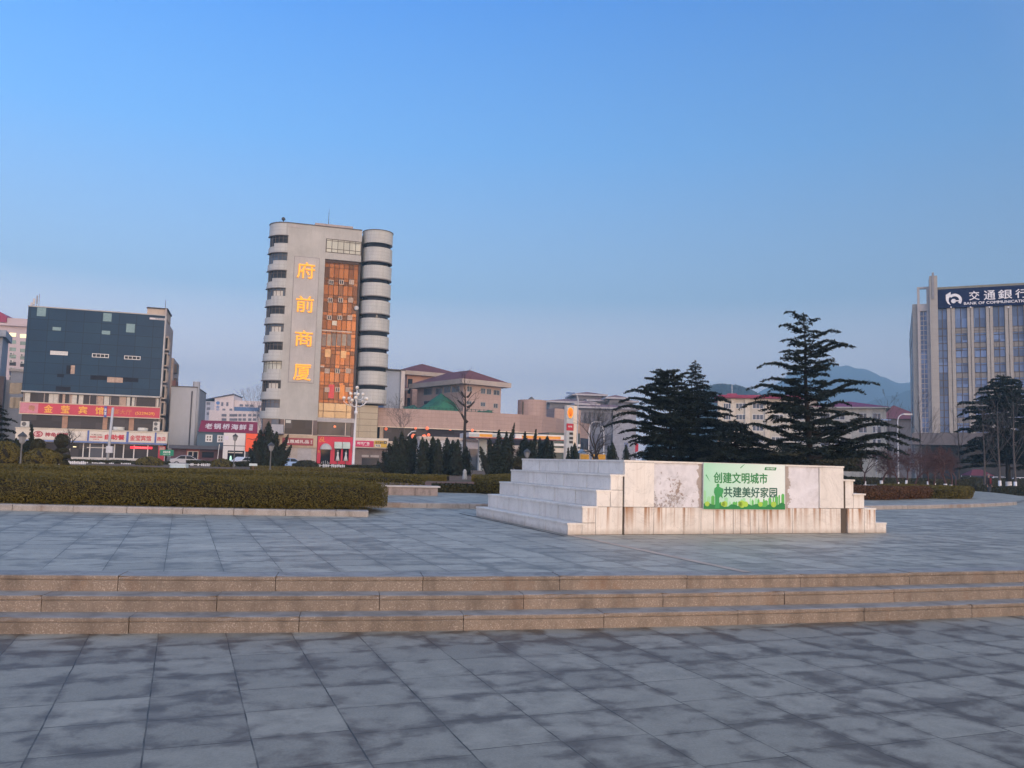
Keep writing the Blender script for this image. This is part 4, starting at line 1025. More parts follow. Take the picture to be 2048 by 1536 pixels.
for c in range(6):
    a, zt_ = t3(695 + c * 48, 1278, .42); MB().box(a, a + .62, .388, .43, zt_ - 2.0, zt_ - .15).build("blind", paint("grey blind %d" % (c % 3), ((.24, .18, .14), (.33, .27, .20), (.19, .15, .12))[c % 3], .6, .15, 2), tower)
# pale gold glass storey
zq0 = (t4(745, 850)[1] + t4(1115, 862)[1]) / 2
MB().box(xw1, xg1, .25, .5, zq0 - .1, zo0 - .02).build("storey_wall", paint("storey brown", (.16, .10, .07), .6), tower)
pn = MB(); rr = random.Random(9); M_PG = None
for c in range(4):
    for r_ in range(2):
        a = xw1 + .1 + (0 if c == 0 else .75 + (c - 1) * 1.78); b = a + (.65 if c == 0 else 1.7); zz0 = zq0 + (zo0 - zq0) * (0 if r_ == 0 else .45); zz1 = zq0 + (zo0 - zq0) * (.42 if r_ == 0 else .97)
        pn.box(a, min(b, xg1 - .5), .16, .3, zz0 + .03, zz1)
def pg_mat():
    m, t, n, b = _base("pale gold glass"); g = N(t, "ShaderNodeNewGeometry")
    L(t, mixc(t, g.outputs["Random Per Island"], (.10, .075, .042), (.13, .10, .06)), b.inputs["Base Color"]); b.inputs["Metallic"].default_value = .5; b.inputs["Roughness"].default_value = .25; return m
pn.build("gold_glazing", pg_mat(), tower)
zs0 = (t4(735, 895)[1] + t4(1140, 910)[1]) / 2
MB().box(xw1 - .05, xg1 + .1, -.2, .6, zs0, zq0).build("storey_ledge", paint("ledge grey", (.40, .38, .37), .7, .1, streak=.3), tower)
# right cylinder of bands and slits
cxp, _ = TF.pix(756, 470, 1.6); CR = 2.42; CYc = 1.6
SL = [(484, 493), (521, 529.5), (555.5, 564.5), (590.5, 600), (626, 635.5), (660.5, 671), (695, 704.5), (732, 742), (769, 778.5)]
ztop = TF.pz(757, 460, -.8); zbot = TF.pz(745, 806, -.8)
MB().lathe([(CR - .28, zbot), (CR - .28, ztop - .1)], 32, (cxp, CYc, 0)).build("slit_glazing", G_DARK, tower, True)
zs = [ztop] + [v for a, b in SL for v in (TF.pz(752, a, -.8), TF.pz(752, b, -.8))] + [zbot]
for i in range(0, len(zs), 2):
    z1, z0 = zs[i], zs[i + 1]
    o = MB().lathe([(CR - .3, z0), (CR, z0), (CR, z1), (CR - .3, z1)], 36, (0, 0, 0)).build("cylinder_band", M_TW2, tower, False); o.location = (cxp, CYc, 0)
    if i: MB().lathe([(CR - .29, z0 - .13), (CR + .06, z0 - .12), (CR + .06, z0 + .03), (CR - .29, z0 + .02)], 36, (cxp, CYc, 0)).build("band_lip", paint("lip grey", (.19, .18, .17), .7), tower)
MB().lathe([(.05, ztop), (CR + .08, ztop), (CR + .08, ztop + .12), (.05, ztop + .12)], 36, (cxp, CYc, 0)).build("roof_edge", paint("roof edge dark", (.1, .09, .085), .7), tower)
# roof things
rm = thing("roof_mast", "thin lightning rod on top of the grey tower", "mast", TF.w(t3(755, 200, 3)[0], 3, zpt), TF.a); MB().tube([(0, 0, -.05), (0, 0, TF.pz(657, 418, 3) - zpt)], [.06, .025], 6).build("rod", paint("rod dark", (.1, .1, .1)), rm)
rl = thing("roof_floodlight", "small dark floodlight on the rounded corner of the tower roof", "floodlight", TF.w(t3(320, 200, .5)[0], .5, ZT + .12), TF.a)
MB().tube([(0, 0, 0), (0, 0, .35)], .06, 6).build("bracket", paint("rod dark", (.1, .1, .1)), rl); MB().ball((0, -.05, .55), .3, 10, 7).build("lamp_head", paint("lamp head dark", (.05, .05, .055), .4), rl, True)
dsh = thing("satellite_dish", "grey satellite dish beside the orange glazing of the tower", "satellite dish", TF.w(t3(1022, 1038, .1)[0], .1, t3(1022, 1038, .1)[1]), TF.a)
MB().ball((0, 0, 0), .38, 14, 8, (1, .35, 1)).build("dish", paint("dish grey", (.42, .43, .44), .5), dsh, True); MB().bar((0, .1, 0), (0, .55, -.1), .06).build("bracket", paint("rod dark", (.1, .1, .1)), dsh)
# lower storeys: brown stone piers and big shop windows
xs1 = xg1 + .2; M_PIER = paint("brown pier stone", (.11, .075, .065), .5, .15, 1.2)
z2t, z2b = zlow, (t4(340, 1035)[1] + t4(730, 1045)[1]) / 2
MB().box(-RC + .5, xs1, .6, 12, -.1, zlow).build("shop_core", M_PIER, tower)
mb = MB(); a = t4(330, 950)[0]; b = t4(372, 950)[0]; mb.box(a, b, -.12, .6, z2b, z2t); a2 = t4(690, 960)[0]; b2 = t4(738, 960)[0]; mb.box(a2, b2, -.12, .6, z2b, z2t); mb.box(xg1 - .45, xs1, -.12, .6, -.1, zs0)
mb.build("pier", M_PIER, tower)
f = MB().box(b, b + .1, -.05, .5, z2b, z2t).box(a2 - .1, a2, -.05, .5, z2b, z2t).box(b, a2, -.02, .5, z2b, z2b + .08).build("window", paint("cream window frame", (.60, .52, .46), .5), tower); MB().box(b + .05, a2 - .05, .06, .5, z2b + .05, z2t).build("pane", G_SHOP, f)
f = MB().box(b2, xg1 - .45, -.02, .5, z2b, z2b + .08).box(xg1 - 1.35, xg1 - 1.25, -.05, .5, z2b, zs0).build("window", paint("cream window frame", (.6, .52, .46), .5), tower); MB().box(b2 + .02, xg1 - .47, .06, .5, z2b + .05, zs0).build("pane", G_SHOP, f)
MB().box(b + .25, b + 1.0, .02, .07, z2t - .55, z2t - .1).build("ceiling_panel", paint("panel pale", (.48, .50, .46), .6), tower)
MB().ball((t4(930, 950)[0], .0, t4(930, 950)[1]), .2, 10, 7).build("red_lantern", lamp_mat("lantern glow", (1.0, .28, .12), .6), tower, True)
mb = MB(); arcband(mb, .02, RC, RC - .35, RC - .5, A0, A1, z2b - .3, zlow, 10); mb.build("corner_glazing", G_BLUE, tower)
# gift shop fascia, sign and shutter
xa = t4(335, 1100)[0]; xb = t4(735, 1100)[0]; zfa = z2b - .02; zfb = t4(560, 1180)[1]
MB().box(xa - 1.5, xb, -.25, .6, zfb, zfa).build("shop_fascia", paint("tan fascia", (.46, .37, .26), .6, .1), tower)
gs = sign_board("gift_shop_sign", "dark maroon gift shop sign with white Chinese characters under the grey tower", TF, t4(352, 1120)[0], t4(692, 1120)[0], t4(520, 1155)[1], t4(520, 1075)[1], -.255, .08, paint("sign maroon", (.30, .035, .05), .5, .08))
gw = t4(692, 1120)[0] - t4(352, 1120)[0]; gh = t4(520, 1075)[1] - t4(520, 1155)[1]
text_part("鑫惠威礼品", "lettering", M_WHITE_L, gs, gw * .47, gh * .52, gw * .78, gh * .46, 0, .03, .015)
text_part("烟\n酒", "small_lettering", M_WHITE_L, gs, gw * .94, gh * .48, .22, gh * .5, 0, .03, .01)
MB().box(xa - 1.5, xb, -.05, .55, -.1, zfb).build("shop_front", paint("shop front cream", (.44, .40, .36), .7, .12, .8), tower)
a = t4(520, 1250)[0]; b = t4(672, 1250)[0]
mb = MB()
for k in range(16): zz = .1 + k * (zfb - .2) / 16; mb.box(a, b, -.1 - .02 * (k % 2), -.04, zz, zz + (zfb - .2) / 16)
mb.build("roller_shutter", paint("shutter grey", (.40, .39, .40), .6, .08), tower)
# bridal shop
M_RED = paint("bridal red", (.56, .022, .055), .55, .07, .6)
xr0 = t4(737, 1200)[0]; xr1 = t4(1120, 1200)[0]; zrt = (t4(745, 1055)[1] + t4(1115, 1068)[1]) / 2
br = MB()
dx0, dx1 = t4(772, 1250)[0], t4(880, 1250)[0]; w0, w1, w2, w3 = (t4(v, 1250)[0] for v in (925, 995, 1015, 1082)); zw0 = t4(960, 1325)[1]; zw1 = t4(960, 1135)[1]; zdt = t4(820, 1200)[1]
br.box(xr0, dx0, -.3, .55, 0, zrt).box(dx1, w0, -.3, .55, 0, zrt).box(w1, w2, -.3, .55, zw0, zw1).box(w3, xr1, -.3, .55, 0, zrt).box(dx0, dx1, -.3, .55, zdt, zrt).box(w0, w3, -.3, .55, zw1, zrt).box(w0, w3, -.3, .55, 0, zw0)
br.build("bridal_shop_front", M_RED, tower)
MB().box(dx0, dx1, -.1, .5, 0, zdt).box(w0, w1, -.02, .5, zw0, zw1).box(w2, w3, -.02, .5, zw0, zw1).build("shop_glass", glass("black shop glass", (.012, .012, .016), .06), tower)
M_AWN = paint("awning grey", (.42, .43, .41), .7, .05, 2); M_AWNG = paint("awning pale green", (.46, .55, .48), .7, .06, 2)
mb = MB(); cxa = (dx0 + dx1) / 2; ra = (dx1 - dx0) / 2 + .15; k = 14
for j in range(5):
    t_ = j / 4
    for i in range(k + 1):
        a = math.pi * i / k; mb.v.append((cxa + ra * math.cos(a), -.3 - 1.0 * math.sin(math.pi / 2 * t_) * math.sin(a) ** .3 - .0, zdt + ra * .95 * math.sin(a) * math.cos(math.pi / 2 * t_) * 1.1))
for j in range(4):
    for i in range(k): q = j * (k + 1) + i; mb.f.append((q, q + 1, q + k + 2, q + k + 1))
mb.build("arched_awning", M_AWN, tower, True)
for a, b in ((w0, w1), (w2, w3)):
    zt_ = zw1 + .25; zb_ = t4(960, 1190)[1]; mb = MB(); n_ = 6; P_ = [(-.31, zt_), (-.45, zt_ - .1), (-.65, zt_ - .4), (-.8, zb_)]
    for y_, z_ in P_: mb.v += [(a - .1, y_, z_), (b + .1, y_, z_)]
    for i in range(3): mb.f.append((2 * i, 2 * i + 1, 2 * i + 3, 2 * i + 2))
    b0 = len(mb.v)
    for xx in (a - .1, b + .1):
        s0 = len(mb.v); mb.v += [(xx, y_, z_) for y_, z_ in P_] + [(xx, -.31, zb_)]; mb.f.append(tuple(range(s0, s0 + 5)))
    mb.build("window_awning", M_AWNG, tower)
for xm, lab in (((w0 + w1) / 2, "white wedding gown on a mannequin in the bridal shop window nearest the door"), ((w2 + w3) / 2, "white short wedding gown in the bridal shop window beside the lamp post")):
    d_ = thing("dress_mannequin", lab, "mannequin", TF.w(xm, -.45, 0), TF.a, "gowns in the bridal shop windows")
    MB().lathe([(.33, zw0), (.22, zw0 + .5), (.12, zw0 + .95), (.16, zw0 + 1.2), (.13, zw0 + 1.32), (.04, zw0 + 1.36)], 14).build("gown", paint("gown white", (.62, .64, .62), .7, .05), d_, True)
    MB().tube([(0, 0, 0), (0, 0, zw0 + .05)], .05, 6).build("stand", M_BRZ, d_)
    MB().ball((0, 0, zw0 + 1.52), .09, 10, 7).build("head", paint("mannequin pale", (.50, .46, .42), .5), d_, True)
em = text_part("M", "bridal_emblem", M_GOLD_L, None, 0, 0, .8, .8, 0, .05, .0, shear=.2)
bpy.data.objects.remove(em)
es = fthing("gold_emblem", "thin gold line emblem on the red bridal shop front", "emblem", TF)
ex_, ez_ = t4(790, 1092); mb = MB()
for p, q in (((-.45, -.35), (-.1, .38)), ((-.1, .38), (.2, .38)), ((.2, .38), (.1, -.3)), ((-.35, 0), (.3, .05)), ((.1, -.3), (.5, -.35)), ((-.15, -.2), (.25, -.1)), ((-.45, -.35), (-.1, -.35))): mb.bar((ex_ + p[0], -.33, ez_ + p[1]), (ex_ + q[0], -.33, ez_ + q[1]), .07, .05)
mb.build("emblem_lines", M_GOLD_L, es)
MB().box(t4(742, 1230)[0], t4(763, 1230)[0], -.33, -.29, t4(750, 1235)[1], t4(750, 1208)[1]).build("wall_plaque", paint("plaque orange", (.66, .22, .06), .5), tower)
mb = MB(); [mb.tube([(cxa + .62 * math.cos(a), -.7, .05), (cxa + .62 * math.cos(a), -.7, .75 + .45 * math.sin(a))], .03, 5) for a in [math.pi * k / 6 for k in range(7)]]
mb.build("entrance_rail", M_ALU, tower)
# tan stone base under the cylinder with the pink and yellow signs
xt0 = t4(1182, 900)[0]; xt1 = t4(1398, 900)[0]; zt1 = (t4(1190, 712)[1] + t4(1395, 725)[1]) / 2; zt0 = t4(1290, 1075)[1]
M_TAN = grid_mat("tan ribbed stone", (.40, .34, .235), (.37, .315, .22), (.20, .165, .11), 6.0, .98, .05, .6, streak=.3)
MB().box(xs1, xt1, -.15, 10, zt0, zt1).build("base_wall", M_TAN, tower)
MB().box(xs1, xt1 + 1.8, -.3, 9, t4(1300, 1185)[1], zt0).build("sign_band", M_CREAM, tower)
zz = t4(1300, 1185)[1]
MB().box(xs1, xt1 + 1.8, .4, 9, -.1, zz).build("ground_wall", paint("ground floor brown", (.17, .13, .115), .7, .15), tower)
MB().box(t4(1230, 1300)[0], t4(1420, 1300)[0], .3, .45, .1, t4(1300, 1295)[1]).build("shop_window", G_SHOP, tower)
for a_, b_ in ((1228, 1305), (1325, 1418)): MB().box(t4(a_, 1270)[0], t4(b_, 1270)[0], .2, .42, t4(1300, 1285)[1], t4(1300, 1262)[1]).build("pale_panel", paint("pale panel", (.40, .36, .33), .6), tower)  # two plain pale panels above the shop window
ps = sign_board("pink_sign", "magenta advertising shop sign with white characters to the right of the lamp post", TF, t4(1165, 1140, -.3)[0] - .9, t4(1356, 1140, -.3)[0], t4(1260, 1172, -.3)[1], t4(1260, 1105, -.3)[1], -.305, .1, paint("sign magenta", (.50, .008, .09), .5, .06))
pw = t4(1356, 1140, -.3)[0] - t4(1165, 1140, -.3)[0] + .9; ph = t4(1260, 1105, -.3)[1] - t4(1260, 1172, -.3)[1]
text_part("时代广告", "lettering", M_WHITE_L, ps, pw * .56, ph * .58, pw * .52, ph * .42, 0, .03, .025); text_part("TEL 5222999", "small_lettering", M_WHITE_L, ps, pw * .66, ph * .22, pw * .3, ph * .12, 0, .02, .0)
ys = sign_board("pub_sign", "yellow and black pub sign next to the magenta sign", TF, t4(1362, 1140, -.3)[0], t4(1500, 1140, -.3)[0], t4(1430, 1178, -.3)[1], t4(1430, 1105, -.3)[1], -.305, .1, paint("sign yellow", (.55, .34, .02), .5, .08))
yw = t4(1500, 1140, -.3)[0] - t4(1362, 1140, -.3)[0]; yh = t4(1430, 1105, -.3)[1] - t4(1430, 1178, -.3)[1]
M_INK = paint("black ink", (.03, .025, .02), .5)
MB().box(.1, yw * .52, -.02, .01, .05, yh * .45).build("white_box", paint("box white", (.6, .6, .57), .5), ys); text_part("PUB", "lettering", M_INK, ys, yw * .30, yh * .25, yw * .32, yh * .28, -.02, .02, .02); text_part("音乐酒吧", "lettering", M_INK, ys, yw * .40, yh * .72, yw * .62, yh * .36, 0, .02, .02)
MB().box(yw * .74, yw * .98, -.02, .01, yh * .55, yh * .95).build("dark_box", M_INK, ys); text_part("★", "star", M_WHITE_L, ys, yw * .86, yh * .75, .2, .2, -.02, .02, .0)

# ------------------------------------------------------------------ grey blank slab building with a round chimney
z2_ = zoomer(320, 720, 6.4)
SF = Frame(at(*z2_(215, 345), 134).xy, 14.0); s2 = lambda x, y, Y=0.0: SF.pix(*z2_(x, y), Y)
slab = fthing("blank_building", "plain pale grey windowless building with a round stack beside the hotel", "building", SF)
a, zt_ = s2(215, 345); b, _ = s2(475, 365)
M_SLAB = paint("slab render grey", (.37, .39, .42), .85, .08, .25, streak=.25)
MB().box(a - .8, b, 0, 14, -.1, zt_).build("wall", M_SLAB, slab)
MB().box(a - .85, b + .05, -.06, 14, zt_, zt_ + .18).build("roof_edge", paint("roof edge dark", (.1, .09, .085), .7), slab)
c0, zc0 = s2(420, 275, .6); c1, _ = s2(515, 275, .6); rch = (c1 - c0) / 2
MB().lathe([(rch, 0), (rch, zc0), (rch - .12, zc0), (rch - .12, zc0 - .3)], 24, (c0 + rch, rch + .4, 0)).build("stair_drum", M_SLAB, slab, True)
x, z = s2(413, 400); MB().tube([(x, -.12, z), (x, -.12, 3)], .10, 6).build("downpipe", paint("pipe dark", (.08, .08, .09), .6), slab)
MB().box(a - .7, a - .2, -.02, 3, zt_, zt_ + 1.0).build("roof_vent", paint("vent brown", (.17, .08, .08), .7), slab)

# ------------------------------------------------------------------ seafood restaurant with the sloped maroon sign
MF = Frame(at(*z2_(480, 910), 121).xy, 13.0); m2 = lambda x, y, Y=0.0: MF.pix(*z2_(x, y), Y)
rest = fthing("restaurant_building", "low slate blue restaurant with maroon ground floor beside the white shop", "building", MF)
a, zt_ = m2(480, 905); b, _ = m2(1245, 930); _, zm = m2(650, 1100)
MB().box(a, b, 0, 10, zm, zt_).build("upper_wall", paint("slate blue wall", (.055, .095, .135), .6, .1, .6), rest)
lx = m2(150, 1100)[0]
MB().box(lx, m2(815, 1100)[0], -.1, 10, -.1, zm - .5).build("lower_wall", paint("maroon wall", (.085, .035, .045), .6, .15, .8), rest)
MB().box(lx - .2, m2(818, 1100)[0], -1.2, .2, zm - .5, zm).build("canopy", paint("canopy slate", (.06, .065, .085), .6), rest)
for x0, y0, x1, y1 in ((585, 955, 667, 1050), (735, 960, 812, 1055)):
    p, q = m2(x0, y0); r_, t_ = m2(x1, y1); window(rest, p, r_, t_, q, 0, 2, 2, M_ALU, glass("barred pane", (.16, .15, .13), .2), .17, .08)
p, q = m2(355, 1165, -.1); r_, t_ = m2(490, 1285, -.1)
MB().box(p - .15, r_ + .15, -.3, -.08, 0, q + .5).build("door_surround", paint("door red brown", (.20, .05, .045), .6), rest)
f = MB().box(p, p + .12, -.4, -.28, 0, q).box(r_ - .12, r_, -.4, -.28, 0, q).box((p + r_) / 2 - .07, (p + r_) / 2 + .07, -.4, -.28, 0, q).box(p, r_, -.4, -.28, q - .1, q).build("door", paint("door pale", (.42, .38, .34), .5), rest); MB().box(p, r_, -.33, -.29, 0, q).build("pane", g_dk, f)
MB().box(m2(540, 1200)[0], m2(690, 1200)[0], -.14, -.08, 1.2, 2.0).build("dark_window", g_dk, rest)
rs_ = thing("restaurant_sign", "sloping maroon roof sign with silver Chinese characters on the seafood restaurant", "sign", MF.w(a, 0, 0), MF.a)
q0 = m2(500, 905, -.3); q1 = m2(1245, 932, -.3); zt2 = (m2(515, 770, .8)[1] + m2(1240, 795, .8)[1]) / 2; zb2 = (q0[1] + q1[1]) / 2 - .1; wS = q1[0] - a
mb = MB(); mb.add([(.15, -.35, zb2), (wS, -.35, zb2), (wS - .1, .8, zt2), (.35, .8, zt2), (.15, .0, zb2), (wS, .0, zb2), (wS - .1, 1.0, zt2), (.35, 1.0, zt2)], [(0, 1, 2, 3), (5, 4, 7, 6), (0, 4, 5, 1), (3, 2, 6, 7), (0, 3, 7, 4), (1, 5, 6, 2)])
mb.build("panel", paint("sign dark maroon", (.16, .012, .045), .5, .08, .5), rs_)
M_SIL = paint("silver lettering", (.60, .58, .60), .35, .05, metal=.3); tl = math.atan2(1.15, zt2 - zb2)
hol = bpy.data.objects.new("lettering_mount", None)
for ch, cx_ in (("老", 625), ("锅", 735), ("桥", 848), ("海", 958), ("鲜", 1062)):
    x = m2(cx_, 845, .2)[0] - a; o = text_part(ch, "character", M_SIL, rs_, 0, 0, .95, .95, 0, .05, .015); o.location = (x, .2, (zt2 + zb2) / 2); o.rotation_euler = (-tl, 0, 0)
o = text_part("酒\n楼", "small_lettering", M_SIL, rs_, 0, 0, .55, 1.1, 0, .05, .01); o.location = (m2(1165, 855, .2)[0] - a, .2, (zt2 + zb2) / 2); o.rotation_euler = (-tl, 0, 0)
bpy.data.objects.remove(hol)
MB().box(a + 10, b + 3.5, 1.5, 9, zt_, zt2 - .2).build("rear_roof", M_SLAB, rest)

WF = Frame(at(*z2_(815, 930), 119).xy, 13.0); w2 = lambda x, y, Y=0.0: WF.pix(*z2_(x, y), Y)
ws = fthing("white_shop", "small white two storey shop front between the maroon restaurant and the dark juniper", "shop", WF)
a, zt_ = w2(818, 930); b = w2(1097, 940)[0]; d0 = w2(865, 1160)[0]; d1 = w2(1080, 1160)[0]; zd_ = w2(970, 1160)[1]
M_WS = paint("shop white panel", (.56, .55, .545), .5, .05, .6)
MB().box(a, d0, 0, 6, 0, zd_).box(d1, b + .1, 0, 6, 0, zd_).box(a, b, 0, 6, zd_, w2(970, 1103)[1]).box(a, b, 0, 6, w2(970, 1095)[1], zt_).build("front_wall", M_WS, ws)
MB().box(a + .05, b - .05, .1, .3, w2(970, 1103)[1], w2(970, 1095)[1]).box(d0, d1, .5, .7, 0, zd_).build("recess", g_dk, ws)
MB().box(d0 + .1, d0 + 2.0, .2, .3, zd_ - .35, zd_ - .2).build("door_lamp", paint("lamp box pale", (.5, .49, .46), .5), ws)
for x0, x1 in ((880, 935), (985, 1040)): MB().box(w2(x0, 1)[0], w2(x1, 1)[0], -.04, .02, w2(970, 1025)[1], w2(970, 975)[1]).build("notice", paint("notice lilac", (.55, .53, .62), .5, .05), ws)
MB().ball((w2(905, 1240, .3)[0], .3, 1.1), .25, 8, 6, (.6, .4, 1.9)).build("green_lamp", lamp_mat("green lamp glow", (.55, 1.0, .75), .5), ws)
OF = Frame(at(*z2_(1097, 940), 119.5).xy, 13.0); o2 = lambda x, y, Y=0.0: OF.pix(*z2_(x, y), Y)
oshop = fthing("orange_shop", "bright orange shop front partly hidden by the dark juniper", "shop", OF)
b = o2(1315, 955)[0]; zo = o2(1200, 943)[1]
MB().box(.05, b, 0, 6, 2.2, zo).build("sign_fascia", paint("bright orange", (.78, .085, .02), .5, .05), oshop)
MB().box(.05, b, .2, 6, -.1, 2.2).build("shop_window", G_SHOP, oshop)
ow = lambda mb, pts: [mb.bar((p[0], -.03, p[1]), (q[0], -.03, q[1]), .13, .06) for p, q in zip(pts[:-1], pts[1:])]
mb = MB(); ow(mb, [(o2(1120, 1000)[0], o2(1120, 1012)[1]), (o2(1180, 1)[0], o2(1180, 1005)[1]), (o2(1240, 1)[0], o2(1240, 1020)[1]), (o2(1290, 1)[0], o2(1290, 1005)[1])]); mb.build("dark_lettering", M_INK, oshop)
lp = thing("leaning_board", "tall white board leaning by the maroon restaurant's ground floor", "board", MF.w(m2(730, 1290, -2.5)[0], -2.5, 0), MF.a)
MB().bar((0, 0, 0), (m2(760, 1080, -2.5)[0] - m2(730, 1290, -2.5)[0], 0, m2(760, 1080, -2.5)[1]), .28, .06).build("board", M_ALU, lp)

# ------------------------------------------------------------------ far hospital block
XF = Frame(at(*z2_(700, 490), 330).xy, 8.0); x2 = lambda x, y, Y=0.0: XF.pix(*z2_(x, y), Y)
hosp = fthing("hospital_building", "far pinkish white block with a sloping roof and blue vertical characters", "building", XF)
M_PW = paint("pinkish white render", (.68, .59, .56), .8, .06, .08); M_BW = paint("blue window band", (.07, .15, .30), .3, .1, .3)
L_ = x2(565, 520, 0)[0]; Rr = x2(945, 450)[0]; pts = [(x2(700, 800)[0], 0), (x2(945, 800)[0], 0), (Rr, x2(945, 450)[1]), (x2(700, 490)[0], x2(700, 490)[1])]
MB().prism(pts, 0, 20).build("gable_wall", M_PW, hosp)
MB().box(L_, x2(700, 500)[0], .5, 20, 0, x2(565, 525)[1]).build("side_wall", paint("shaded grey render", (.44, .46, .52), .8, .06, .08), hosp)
mb = MB(); e0 = (L_ - .5, x2(565, 518)[1]); e1 = (Rr, x2(945, 448)[1] + .2); mb.prism([e0, e1, (e1[0], e1[1] + .35), (e0[0], e0[1] + .3)], -.6, 20.3); mb.build("roof", paint("roof slate dark", (.10, .11, .14), .7), hosp)
MB().box(x2(935, 1)[0], x2(1330, 1)[0], 2, 18, 0, x2(1120, 518)[1]).build("wing_wall", M_PW, hosp)
MB().box(x2(690, 1)[0], x2(1290, 1)[0], -3, 2, 0, x2(900, 655)[1]).build("front_wing_wall", M_PW, hosp)
MB().box(x2(935, 1, 1.9)[0], x2(1310, 1, 1.9)[0], 1.8, 2.1, x2(1120, 655, 1.9)[1], x2(1120, 605, 1.9)[1]).build("blue_band", M_BW, hosp)
M_HW = paint("hospital window", (.14, .14, .17), .35, .2, .3)
for row in range(2):
    for x0 in (790, 890, 950, 1005, 1060, 1130, 1190, 1250):
        if x0 > 1190 and row: continue
        p, q = x2(x0, 690 + row * 55, -3); MB().box(p, p + 2.0 * (.9 if x0 < 900 else .6), -3.1, -2.9, q - 1.0, q).build("window", M_HW, hosp)
for x0 in (800, 890): p, q = x2(x0, 622, 0); MB().box(p, p + 1.1, -.1, .1, q - .8, q).build("window", M_HW, hosp)
for x0, y0 in ((1020, 565), (1090, 568), (1150, 570), (1262, 580)): p, q = x2(x0, y0, 1.9); MB().box(p, p + 1.3, 1.85, 2.05, q - .9, q).build("window", M_HW, hosp)
for k in range(3): p, q = x2(600, 540 + k * 65, .5); MB().box(p, p + 1.3, .4, .6, q - 1.0, q).build("window", M_HW, hosp)
for x0 in (785, 850): p, q = x2(x0, 540, 0); MB().box(p, p + .8, -.08, .1, q - 1.5, q).build("window", M_HW, hosp)
hs = fthing("hospital_sign", "blue vertical Chinese characters with a round emblem on the far pinkish white block", "sign", XF); M_HB = paint("hospital blue", (.08, .19, .42), .5, .05)
p, q = x2(743, 550, 0); mb = MB(); mb.prism(el(p, q, .68, .68), -.15, .05); mb.build("emblem", M_HB, hs)
for k, ch in enumerate("市医院"): text_part(ch, "character", M_HB, hs, x2(740, 605 + k * 50, 0)[0], x2(740, 605 + k * 50, 0)[1], 1.25, 1.25, 0, .1, .03)

# ------------------------------------------------------------------ far pinkish flats and the small grey house at the edge of the view
z5_ = zoomer(0, 600, 9.6)
AF = Frame(at(*z5_(190, 330), 205).xy, 14.0); a5 = lambda x, y, Y=0.0: AF.pix(*z5_(x, y), Y)
fl = fthing("apartment_block", "far pinkish block of flats with a crimson gable behind the teal hotel", "building", AF)
M_PK = paint("pinkish flats render", (.50, .42, .43), .85, .08, .12); x0_, x1_ = a5(-260, 330)[0], a5(620, 380)[0]; zt_ = (a5(190, 330)[1] + a5(540, 375)[1]) / 2
MB().box(x0_, x1_, 0, 14, -.1, zt_).build("wall", M_PK, fl)
MB().box(x0_, x1_, -.7, .0, a5(200, 500)[1], a5(200, 455)[1]).build("cornice", M_PK, fl)
mb = MB(); p0 = a5(-200, 410); p1 = a5(20, 235); p2 = a5(140, 318); mb.prism([(p0[0], p2[1] - 1.5), (p2[0], p2[1] - 1.5), (p2[0], p2[1]), (p1[0], p1[1]), (p1[0] - 7, p1[1]), (p0[0], p2[1])], -.5, 10); mb.build("gable_roof", paint("crimson roof", (.30, .035, .09), .6, .1), fl)
gp_w = glass("greenish flat window", (.20, .28, .24), .2, .3, 1)
for r_ in range(8):
    for cx_ in (-210, -10, 240, 445):
        yy = 600 + r_ * 140 - (30 if cx_ < 0 else 0) + cx_ * .12; p, q = a5(cx_ - 55, yy); t_, u_ = a5(cx_ + 65, yy + 75)
        if q > zt_ - 2 or u_ < 1: continue
        gm_ = lamp_mat("lit flat window", (1.0, .88, .50), .75) if r_ == 0 and cx_ > -100 else (gp_w if r_ < 4 else G_DARK)
        MB().box(p, t_, -.06, .02, u_, q).build("window", gm_, fl)
        if r_ > 1: acunit(fl, p + .2, u_ - 1.0, -.05, 1.0)
LF = Frame(at(30, 742, 150).xy, 30.0)
lh = fthing("grey_house", "pale blue grey building with narrow windows tucked behind the teal hotel", "building", LF)
h5 = lambda x, y, Y=0.0: LF.pix(*z1_(x, y), Y)
p0 = h5(85, 700); p1 = h5(195, 680)
MB().box(p0[0], p1[0] + 1, 0, 10, -.1, p0[1]).box(p0[0] - 9, p0[0], .6, 10, -.1, p0[1] - 1.5).build("wall", paint("blue grey render", (.36, .39, .45), .85, .08, .3, streak=.3), lh)
MB().box(p0[0] - .3, p1[0] + 1.2, -.3, 10, p0[1], p0[1] + .5).build("cornice", paint("cornice pale", (.50, .47, .45), .8), lh)
for zx in (78, 105, 150, 170):
    for zy in (790, 900): p, q = h5(zx, zy); MB().box(p, p + .9, -.05, .1, q - 1.9, q).build("window", G_DARK, lh)
EF = Frame(at(-30, 690, 140).xy, 25.0); eh = fthing("eave_house", "dark eaved grey building cut off at the photo's left edge", "building", EF)
e5 = lambda x, y, Y=0.0: EF.pix(*z1_(x, y), Y); p0 = e5(-300, 380); p1 = e5(50, 395)
MB().box(p0[0], p1[0] - .5, .5, 9, -.1, e5(40, 440)[1]).build("wall", paint("house grey", (.25, .27, .31), .85, .1, .4), eh); MB().box(p0[0], p1[0], -.5, 9.5, e5(40, 438)[1], e5(50, 388)[1]).build("eave", paint("eave grey", (.26, .29, .34), .7), eh)
MB().box(p0[0], e5(45, 770)[0], -2, .4, -.1, e5(10, 745)[1]).build("lean_to", paint("dark brown roof", (.07, .05, .05), .8), eh)

